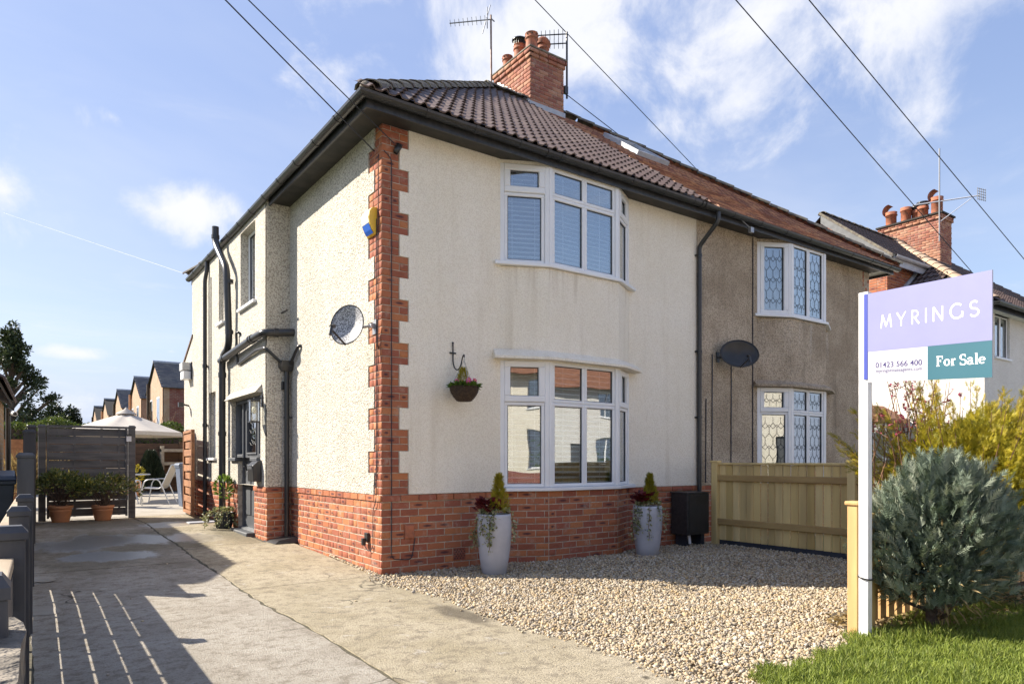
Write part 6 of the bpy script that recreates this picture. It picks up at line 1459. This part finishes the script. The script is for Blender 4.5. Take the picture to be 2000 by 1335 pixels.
tb = thing('tv_aerial', 'dark pole aerial right of the chimney with two booms one above the other', 'aerial', (5.88, 3.95, 8.7))
mb = MB(); mb.tube([(5.93, 3.92, 8.66), (5.93, 3.92, 10.02)], .021, 8); mb.box(5.86, 5.95, 3.90, 3.96, 8.75, 8.90); mb.build('pole', 'black_plastic', tb)
yagi(tb, (5.95, 3.92, 9.99), LD+Vector((0, .12, 0)), .82, 9, 'wire_black', .085); yagi(tb, (5.95, 3.92, 9.80), LD+Vector((0, .12, .0)), .82, 9, 'wire_black', .085)

# overhead wires
def ray_pt(x, y, D): return CAM + (Vector((math.sin(YAW), math.cos(YAW), 0)) + Vector((math.cos(YAW), -math.sin(YAW), 0))*((x-1000)/1348) + Vector((0, 0, (899.5-y)/1348)))*D
def wire(label, a, b, r_=.006, m='wire_black', ext=1.5, sag=.0):
    a = Vector(a); b = Vector(b); c = a+(b-a)*ext; mb = MB(); pts = []
    for i in range(25):
        t = i/24; q = a.lerp(c, t); q.z -= sag*4*t*(1-t); pts.append(q)
    mb.tube(pts, r_, 6, True); tag(mb.build('overhead_wire', m), label, 'wire', 'overhead wires')
wire('overhead wire from upper left ending on the side wall below the eave', (-.012, .16, 4.66), ray_pt(440, 0, 6.0), .0065)
wire('overhead wire from upper left ending at the anchor on the corner quoin', (.14, -.02, 4.72), ray_pt(485, 0, 6.0), .0055)
wire('overhead wire crossing behind the chimney aerial and dipping behind the ridge', ray_pt(1400, 372, 30), ray_pt(1045, 0, 20), .014)
wire('overhead wire passing in front of the white house chimney', ray_pt(1925, 562, 19), ray_pt(1437, 0, 11), .010)
wire('overhead wire at far right coming down beyond the sign', ray_pt(2060, 578, 17), ray_pt(1580, 0, 10), .009)
wire('thin white cable rising from the rear eave to the far left sky', (-.38, 8.2, 4.98), ray_pt(20, 420, 36), .0045, 'wire_white', 1.1)
wire('thin dark cable from the chimney side down to the brown roof', (7.0, 3.4, 7.95), (5.92, 3.9, 8.72), .008, ext=1.0)
an = MB(); an.lathe([(.001, -.05), (.028, -.05), (.04, .05), (.001, .055)], 10, Matrix.Translation((.17, -.035, 4.66)) @ Matrix.Rotation(R(25), 4, 'Y')); tag(an.build('cable_cleat', 'black_plastic'), 'black cable anchor on the quoin brickwork under the eave', 'cable anchor')

# ------------------------------------------------------------------ back garden
fb = thing('garden_fence', 'brown horizontal board fence at the back of the patio', 'fence', (0, 19.4, .18))
FBk = fr_seg((-6, 19.4), (7, 19.4))[0]
for p_ in range(7):
    u0 = p_*1.85
    for k in range(9): MB().ob(FBk, u0+.05, u0+1.8, .22+k*.18, .22+(k+1)*.18-.008, -.02, .0+.006*(k % 2)).build('fence_board', 'brown_timber', fb)
    MB().ob(FBk, u0-.05, u0+.05, .18, 1.9, -.06, .04).build('post', 'brown_timber', fb)
def hedge(name, label, x0, x1, y0, y1, z0, z1, n_, m='leaf_hedge', L_=.10, lit=True):
    t = thing(name, label, 'hedge', ((x0+x1)/2, (y0+y1)/2, 0)); P_ = np.random.rand(n_, 3)*np.array([x1-x0, y1-y0, 0])+np.array([x0, y0, 0]); f = np.random.rand(n_)
    zt = z1+.10*np.sin(P_[:, 0]*2.1)+.07*np.sin(P_[:, 0]*5.3+1); P_[:, 2] = np.where(f < .5, zt-np.random.rand(n_)**2*.25, z0+(zt-z0)*np.random.rand(n_)); P_[:, 1] = np.where(f < .5, P_[:, 1], y0+np.random.rand(n_)**2*.3)
    D_ = np.random.randn(n_, 3)*.6+np.array([0, -.4, .8]); leaves('foliage', P_, D_, np.random.uniform(.7, 1.3, n_)*L_, L_*.28, m, t)
    mb = MB(); mb.box(x0+.1, x1-.1, y0+.25, y1-.1, z0, z1-.2); mb.build('core', 'bark', t)
hedge('hedge', 'clipped green hedge behind the brown garden fence', -6.5, 6.5, 19.7, 20.8, .3, 2.45, 15000)
pa = thing('parasol', 'open beige garden parasol above the grey fence panel', 'parasol', (-.82, 14.7, .18))
pc = Vector((-.80, 14.7, 0)); Rp = 1.5; za, zr = 2.58, 2.02
mb = MB()
for layer in range(1):
    vs = []; m_ = 8; rows = 6
    for j in range(rows+1):
        t = j/rows
        for i in range(m_*4):
            a = 2*math.pi*i/(m_*4)+.2; fr_ = math.cos(math.pi/m_)/math.cos(((a-.2) % (2*math.pi/m_))-math.pi/m_); r_ = max(.02, Rp*t*fr_); vs.append((pc.x+r_*math.cos(a), pc.y+r_*math.sin(a), za+(zr-za)*t-.04*math.sin(t*3.14)*(1-abs(((i % 4)-2)/2))))
    k = m_*4; fs = [(j*k+i, (j+1)*k+i, (j+1)*k+(i+1) % k, j*k+(i+1) % k) for j in range(rows) for i in range(k)]
    mb.add(vs, fs, True)
    e = vs[-k:]; mb.add(e+[(x, y, z-.10) for x, y, z in e], [(i, i+k, (i+1) % k+k, (i+1) % k) for i in range(k)])
mb.build('canopy', 'fabric_cream', pa)
mb = MB(); mb.lathe([(.26, -.0), (.24, .03), (.05, .14), (.02, .19)], 16, Matrix.Translation((pc.x, pc.y, za-.06))); mb.build('vent_cap', 'fabric_cream', pa)
mb = MB(); mb.tube([(pc.x, pc.y, .18), (pc.x, pc.y, za)], .022, 8)
for i in range(8): a = 2*math.pi*i/8+.2; mb.tube([(pc.x, pc.y, za-.08), (pc.x+1.42*math.cos(a), pc.y+1.42*math.sin(a), zr-.03)], .009, 4)
mb.build('frame', 'bare_timber', pa)
mb = MB(); mb.lathe([(.30, .18), (.28, .24), (.05, .28)], 20, Matrix.Translation((pc.x, pc.y, .0))); mb.build('base', 'bin_dark', pa)
def chair(label, x, y, rot):
    t = thing('garden_chair', label, 'chair', (x, y, .18), 'garden chairs on the patio'); M = Matrix.Translation((x, y, .182)) @ Matrix.Rotation(rot, 4, 'Z')
    for s_ in (-.27, .27):
        mb = MB(); mb.tube([M @ Vector(q) for q in bend([(-.30, s_, 0), (-.20, s_, .60), (.12, s_, .62), (.22, s_, .42), (.38, s_, .0)], .13, 5)], .014, 8); mb.build('leg_frame', 'chair_frame', t)
    mb = MB()
    for s_ in (-.24, .24): mb.tube([M @ Vector(q) for q in bend([(-.26, s_, .40), (.16, s_, .37), (.42, s_, .96)], .08, 4)], .013, 8)
    for a in ((-.26, .40), (.42, .96)): mb.tube([M @ Vector((a[0], -.24, a[1])), M @ Vector((a[0], .24, a[1]))], .013, 8)
    mb.build('seat_frame', 'chair_frame', t)
    mb = MB(); pr_ = [(-.25, .405), (-.05, .385), (.13, .38), (.20, .45), (.30, .68), (.41, .94)]; vs = [M @ Vector((a, s_, b)) for a, b in pr_ for s_ in (-.23, .23)]; mb.add(vs, [(2*i, 2*i+1, 2*i+3, 2*i+2) for i in range(5)]); mb.build('sling', 'fabric_sling', t)
chair('silver framed sling garden chair in full view through the gateway', -.42, 12.1, R(-28))
chair('garden chair half hidden by the gateway fence post', -1.22, 11.2, R(-115))
tbl = thing('garden_table', 'round glass garden table behind the sling chair', 'table', (-1.0, 13.0, .18))
mb = MB(); mb.lathe([(.001, .70), (.55, .70), (.56, .715), (.55, .73), (.001, .73)], 32, Matrix.Translation((-1.0, 13.0, .18))); mb.build('top', 'dish_grey', tbl)
mb = MB()
for i in range(4): a = i*math.pi/2+.5; mb.tube([(-1.0+.2*math.cos(a), 13+.2*math.sin(a), .88), (-1.0+.48*math.cos(a), 13+.48*math.sin(a), .18)], .014, 6)
mb.build('legs', 'chair_frame', tbl)
cpb = thing('copper_planter', 'square copper coloured planter on the patio with yellow flowers', 'planter', (-.4, 16.5, .18))
mb = MB(); mb.box(-.62, -.20, 16.4, 16.8, .18, .62); mb.build('pot', 'terracotta_pot', cpb); n_ = 200; d = rdir(n_); leaves('foliage', np.column_stack([-.41+.26*d[:, 0], 16.6+.26*d[:, 1], .85+.22*d[:, 2]]), d+np.array([0, 0, .5]), .12, .03, 'leaf_gold', cpb)
cf = thing('clipped_conifer', 'small dark cone shaped conifer against the brown garden fence', 'shrub', (.45, 18.6, .18)); n_ = 1500; t = np.random.rand(n_)**.8; a = np.random.rand(n_)*6.28; rr = .42*(1-t)**.7+.02
sprays('foliage', np.column_stack([.35+rr*np.cos(a), 18.6+rr*np.sin(a), .25+1.2*t]), np.column_stack([np.cos(a)*.5, np.sin(a)*.5, 1+0*a]), .2, 'leaf_dark', cf, k=4)
mb = MB(); mb.tube([(.35, 18.6, .18), (.35, 18.6, 1.2)], .03, 6); mb.build('trunk', 'bark', cf)
sv = thing('timber_shelf', 'weathered timber shelf unit on the garden fence behind the bin', 'shelf', (1.1, 18.9, .18))
for z in (.7, 1.1, 1.55): MB().box(.72, 2.2, 18.95, 19.35, z, z+.1).build('shelf_board', 'bare_timber', sv)
for x in (.72, 2.1): MB().box(x, x+.09, 18.98, 19.33, .18, 1.75).build('upright', 'bare_timber', sv)
# left strip behind the garage
tag(MB().box(-4.2, -3.0, 12.0, 12.06, .1, 1.72).build('timber_fence', 'gate_timber'), 'orange brown timber panel between the outbuilding and grey fence', 'fence')
gs = thing('dry_grass', 'tuft of dry straw coloured ornamental grass beyond the left fence', 'plant', (-3.0, 10.6, .2)); n_ = 700; P_ = np.column_stack([-3.05+.25*np.random.randn(n_), 10.6+.2*np.random.randn(n_), .6+.5*np.random.rand(n_)]); leaves('blades', P_, np.random.randn(n_, 3)*.5+np.array([0, 0, .8]), .45, .008, 'leaf_dry', gs)

# ------------------------------------------------------------------ terrace of red brick houses
slp = Piece('slate', [(-.13, 0, .016), (.13, 0, .016), (.13, .34, 0), (-.13, .34, 0), (-.13, 0, .0), (.13, 0, .0)], [(0, 1, 2, 3), (4, 5, 1, 0)], 'slate', nvar=8)
TL = ['nearest gabled red brick terrace house with white satellite dish', 'second gabled terrace house, next behind the nearest', 'third gabled terrace house down the row', 'fourth gabled terrace house with pale gable and small dish', 'furthest gabled terrace house at the end of the row']
for i, (Y, zap) in enumerate(((38.1, 7.0), (46.4, 6.93), (56.5, 6.9), (66.5, 6.9), (77, 6.9))):
    t = thing('terrace_house', TL[i], 'house', (3.3, Y, 0), 'terrace houses beyond the garden'); X0, X1 = 3.3, 14.0; hw = 2.85; ze = 5.35
    FT = fr_seg((X0, Y+hw), (X0, Y-hw))[0]; mb = MB(); mb.prism(FT, [(0, 0), (2*hw, 0), (2*hw, ze), (hw, zap-.08), (0, ze)], -.3, 0); mb.build('gable_wall', 'far_buff_brick', t)
    mb = MB(); mb.ob(fr_seg((X0+.3, Y-hw), (X1, Y-hw))[0], -.3, X1-X0-.3, 0, ze, -.3, -.003); mb.ob(fr_seg((X1, Y+hw), (X0, Y+hw))[0], 0, X1-X0, 0, ze, -.3, -.003); mb.build('side_wall', 'far_red_brick', t)
    sl_ = (zap-ze)/hw; mb = MB(); mb.add([(X0-.12, Y-hw-.15, ze-.08), (X1, Y-hw-.15, ze-.08), (X1, Y, zap), (X0-.12, Y, zap), (X0-.12, Y+hw+.15, ze-.08), (X1, Y+hw+.15, ze-.08)], [(0, 1, 2, 3), (3, 2, 5, 4)]); ro = mb.build('roof', 'roof_felt', t)
    c_ = 1/math.hypot(1, sl_); U_ = Vector((0, c_, sl_*c_)); its = []
    if i < 3:
        for r_ in range(18):
            d = r_*.19; x = X0+(.13 if r_ % 2 else 0)
            while x < 12 and d*c_ < hw+.1: its.append((ro, slope_M(Vector((x, Y-hw-.15+d*c_, ze-.06+d*sl_*c_)), Vector((1, 0, 0)), U_), .1)); x += .27
        slp.place(its, 0, 'slates')
    MB().tube([(X0-.14, Y, zap+.03), (X1, Y, zap+.03)], .10, 6).build('ridge_tile', 'lead_grey', t)
    for u0, u1, z0, z1 in ((1.0, 1.9, 3.3, 4.9), (3.5, 4.5, 3.0, 4.9)):
        w0 = MB(); w0.ob(FT, u0, u1, z0, z1, -.1, .02); ww_ = w0.build('window', 'white_upvc', t); MB().ob(FT, u0+.1, u1-.1, z0+.1, z1-.1, .02, .03).build('pane', 'side_glass', ww_)
    MB().tube([(X0-.1, Y+hw-.9, 2), (X0-.1, Y+hw-.9, 5.9)], .09, 8).build('downpipe', 'terracotta_pot' if i % 2 else 'wicker', t)
    if i in (0, 3):
        dd = thing('satellite_dish', ['white satellite dish on the nearest terrace house side wall', 'tiny white satellite dish on a far terrace house'][0 if i == 0 else 1], 'satellite dish', (5.2, Y-hw, 4.1))
        dish(dd, Vector((5.0 if i == 0 else 5.6, Y-hw-.45, 4.25)), Vector((-.75, -.55, .2)).normalized(), .36, .40, 'dish_grey', .09)
        MB().tube([(5.05, Y-hw-.38, 4.2), (5.4, Y-hw, 4.1)], .03, 6).build('wall_bracket', 'alloy', dd)
bs_ = thing('bare_shrub', 'bare twiggy climber in front of the nearest terrace gable', 'shrub', (2.6, 33, 0)); mb = MB()
for i in range(40):
    a = random.uniform(0, 6.28); p = Vector((2.4+random.uniform(-.5, .5), 33+random.uniform(-.4, .4), 2.2)); q = p+Vector((random.uniform(-.5, .7), random.uniform(-.3, .3), random.uniform(.5, 1.7))); mb.tube([p, p.lerp(q, .5)+Vector((.1, 0, .05)), q], [.02, .014, .008], 4, False)
mb.build('twigs', 'twig', bs_)

# ------------------------------------------------------------------ trees
def tree(name, label, x, y, trunk_h, blobs, n_leaf, m, L_, limbs):
    t = thing(name, label, 'tree', (x, y, 0)); tk = MB(); top = max(b[0][2] for b in blobs)
    tk.tube([(x, y, 0), (x+.05, y, trunk_h*.5), (x-.05, y, trunk_h), (x, y, top)], [.24, .19, .15, .03], 10, False)
    for (c, r_) in blobs[:limbs]:
        c = Vector(c); p = Vector((x, y, max(trunk_h*.5, c.z-.9*(Vector((c.x-x, c.y-y)).length)-.3))); tk.tube([p, p.lerp(c, .5)+Vector((0, 0, .1)), c], [.09, .06, .02], 6, False)
    tk.build('trunk', 'bark', t)
    wgt = np.array([b[1]**2 for b in blobs]); wgt = wgt/wgt.sum(); idx = np.random.choice(len(blobs), n_leaf, p=wgt); C_ = np.array([b[0] for b in blobs])[idx]; Rr = np.array([b[1] for b in blobs])[idx]
    d = rdir(n_leaf); q = np.random.rand(n_leaf)**.45; P_ = C_+d*(Rr*q*lump(d, 4, .25, 3))[:, None]*np.array([1, 1, .85]); D_ = d+np.random.randn(n_leaf, 3)*.5+np.array([0, 0, .3])
    leaves('crown', P_, D_, np.random.uniform(.7, 1.4, n_leaf)*L_, L_*.3, m, t)
random.seed(21); bl = []
for i in range(120):
    z = random.uniform(1.9, 7.0); rmax = max(.10, 2.3*(1-((z-1.9)/5.3))**.95); a = random.uniform(0, 6.28); s_ = rmax*random.uniform(.35, 1.08); bl.append(((-3.45+s_*math.cos(a), 30+s_*math.sin(a), z), random.uniform(.15, .36)))
bl.append(((-3.4, 30, 7.05), .22))
tree('evergreen_tree', 'tall dark evergreen tree rising behind the outbuilding at left', -3.45, 30, 3.4, bl, 15000, 'leaf_tree', .13, 60)
bl = [((.42+dx, 76.5+dy, z), r_) for dx, dy, z, r_ in ((-.7, 0, 6.2, .8), (-.9, .3, 5.2, .8), (-.4, 0, 4.6, .9), (.75, 0, 6.0, .75), (1.0, .2, 5.1, .8), (.6, 0, 4.3, .9), (-.2, 0, 3.6, 1.0), (.3, 0, 5.2, .4))]
tree('cedar_tree', 'small distant dark tree with twin crown beyond the hedge', .42, 76.5, 3.0, bl, 5000, 'leaf_dark', .28, 8)

# blue green conifer by the sign
def conifer(name, label, c, rx, ry, z0, z1, n_, m, L_, seed, tr_r, kk=6, lamp=.10):
    t = thing(name, label, 'shrub', (c[0], c[1], 0)); d = rdir(n_); h = (z1-z0)/2; q = np.random.rand(n_)**.42; lm = lump(d, seed, lamp, 2.6)
    keep = ~((lump(d, seed+9, 1, 6.5) < .42) & (q > .62)); d, q, lm = d[keep], q[keep], lm[keep]; n_ = len(d)
    wide = 1-.18*np.clip(d[:, 2], 0, 1)
    P_ = np.column_stack([c[0]+d[:, 0]*rx*q*lm*wide, c[1]+d[:, 1]*ry*q*lm*wide, (z0+z1)/2+d[:, 2]*h*q*lm]); D_ = d*np.array([.75, .75, .35])+np.array([0, 0, .75])+.38*np.random.randn(n_, 3)
    dead = np.random.rand(n_) < .04
    sprays('foliage', P_, D_, np.random.uniform(.7, 1.35, n_)*L_, m, t, k=kk, rnd=np.clip(np.random.rand(n_)*.8+.2*(q-.5), 0, 1))
    mb = MB(); mb.tube([(c[0], c[1], -.05), (c[0]-.02, c[1], z0+.1), (c[0]+.02, c[1], z0+h)], [tr_r*1.2, tr_r, tr_r*.5], 10, False)
    for i in range(26):
        a = random.uniform(0, 6.28); e = Vector((c[0]+rx*.8*math.cos(a), c[1]+ry*.8*math.sin(a), random.uniform(z0+.05, z1-.2))); p = Vector((c[0], c[1], random.uniform(z0*.6, z0+h*.6))); mb.tube([p, p.lerp(e, .5)+Vector((0, 0, -.03)), e], [.02, .013, .005], 5, False)
    mb.build('trunk', 'bark', t); return t
random.seed(5)
bc_ = conifer('blue_conifer', 'rounded blue green conifer bush beside the white sign post', (2.17, -4.66), .43, .45, .15, 1.19, 9500, 'leaf_blue', .075, 11, .055, 6, lamp=.17)
n_ = 160; d = rdir(n_); leaves('dead_sprigs', np.column_stack([2.17+d[:, 0]*.36, -4.66+d[:, 1]*.38, .50+d[:, 2]*.34]), d+np.array([0, 0, .3]), .11, .009, 'leaf_dry', bc_, kind='stuff')
n_ = 1900; d = rdir(n_); d = d[(d[:, 2] > -.75)]; n_ = len(d); lm = lump(d, 11, .17, 2.6)*np.random.uniform(.88, 1.05, n_)
sprays('shoots', np.column_stack([2.17+d[:, 0]*.43*lm, -4.66+d[:, 1]*.45*lm, .64+d[:, 2]*.55*lm]), d*np.array([.55, .55, .25])+np.array([0, 0, .8])+.25*np.random.randn(n_, 3), np.random.uniform(.06, .15, n_), 'leaf_blue', bc_, k=7, rnd=.45+.55*np.random.rand(n_))
gc = conifer('golden_conifer', 'large golden yellow conifer with spiky plumes behind the blue conifer', (3.74, -4.34), .86, .70, .20, 1.62, 13000, 'leaf_gold', .095, 23, .06, 6, lamp=.16)
P_ = []; D_ = []; R_ = []; mb = MB()
for i in range(84):
    a = random.uniform(0, 6.28); el = random.uniform(.25, 1.4); d = Vector((math.cos(a)*math.cos(el)*1.05, math.sin(a)*math.cos(el)*.9, math.sin(el))); s0 = Vector((3.74+.25*math.cos(a), -4.30+.2*math.sin(a), .75)); L_ = random.uniform(.75, 1.15); up = .20
    pts = [s0+d*L_*k/8+Vector((0, 0, up*(k/8)**2)) for k in range(9)]; mb.tube(pts, [.009*(1-k/10) for k in range(9)], 4, False)
    for j in range(80):
        tt = random.uniform(.35, 1.0); k = min(7, int(tt*8)); p = pts[k].lerp(pts[k+1], tt*8-k); w_ = .09*(1.1-tt)
        P_.append([p.x+random.gauss(0, w_), p.y+random.gauss(0, w_), p.z+random.gauss(0, w_)]); e = (d+Vector((random.gauss(0, .45), random.gauss(0, .45), random.gauss(.15, .35)))); D_.append(list(e)); R_.append(min(1, .35+.65*tt*random.random()+.1))
mb.build('branches', 'twig', gc); sprays('plumes', P_, D_, np.random.uniform(.04, .08, len(P_)), 'leaf_gold', gc, k=5, rnd=np.array(R_))
fsb = thing('budding_shrub', 'twiggy shrub with dark pink buds rising behind the golden conifer', 'shrub', (3.6, -3.75, 0)); mb = MB(); P_ = []; D_ = []
for i in range(34):
    p = Vector((3.5+random.uniform(-.5, .9), -3.85+random.uniform(-.25, .25), 1.0)); q = p+Vector((random.uniform(-.55, .45), random.uniform(-.2, .2), random.uniform(.55, 1.12))); m_ = p.lerp(q, .5)+Vector((random.uniform(-.06, .06), 0, .06)); mb.tube([p, m_, q], [.007, .005, .0025], 4, False)
    for j in range(3):
        b = m_.lerp(q, random.random()); e = b+Vector((random.gauss(0, .1), random.gauss(0, .08), random.uniform(.02, .16))); mb.tube([b, e], [.003, .002], 4, False)
        for k in range(5): f = b.lerp(e, .4+.6*random.random()); P_.append([f.x, f.y, f.z]); D_.append([random.gauss(0, 1), random.gauss(0, 1), random.gauss(.3, .7)])
mb.build('twigs', 'twig', fsb); leaves('buds', P_, D_, .028, .011, 'bud_pink', fsb, kind='stuff')

# planting bed and grass verge
bd = MB(); bd.add([(1.66, -4.92, .006), (6.0, -4.62, .006), (6.0, -3.4, .006), (2.1, -3.9, .006), (1.66, -4.3, .006)], [(0, 1, 2, 3, 4)]); bd.build('soil_bed', 'earth', kind='structure')
n_ = 2600; P_ = np.column_stack([np.random.uniform(1.75, 4.5, n_), np.random.uniform(-4.85, -4.0, n_), np.random.uniform(.005, .05, n_)]); leaves('leaf_litter', P_, np.random.randn(n_, 3)*np.array([1, 1, .3]), .05, .014, 'leaf_dry', kind='stuff', rnd=np.random.rand(n_))
vg = MB(); k = 30; vs = []
for i in range(k+1):
    x = -.05+4.6*i/k; e = max(grass_edge(x), -6.2); vs += [(x, e, -.004), (x, e-.06, .022), (x, -6.2, .022)]
vg.add(vs, [(i*3+2, i*3+5, i*3+4, i*3+1) for i in range(k)]+[(i*3+1, i*3+4, i*3+3, i*3) for i in range(k)]); vg.build('grass_verge', 'lawn', kind='structure')
P_ = []; NB = 52000
xy = np.random.rand(NB*2, 2)*np.array([3.6, 1.75])+np.array([-.1, -6.0])
for x, y in xy:
    e = grass_edge(x)+.035*math.sin(x*23)+.03*math.sin(x*9.1)
    if y < e+.02: P_.append((x, y, .015))
    if len(P_) >= NB: break
P_ = np.array(P_); n_ = len(P_); cl_ = .5+.5*np.sin(P_[:, 0]*7+np.sin(P_[:, 1]*9)*1.5)*np.sin(P_[:, 1]*11+P_[:, 0]*3); lean = np.random.randn(n_, 3)*np.array([.55, .55, .12])
tall = 1+.9*np.exp(-((P_[:, 0]-1.85)/.35)**2-((P_[:, 1]+4.72)/.12)**2)
leaves('grass', P_, lean+np.array([0, 0, .85]), np.random.uniform(.035, .085, n_)*(.7+.5*cl_)*tall, .0026, 'grass_blades', kind='stuff', rnd=np.clip(.15+.5*cl_*np.random.rand(n_)+.35*np.random.rand(n_), 0, 1))
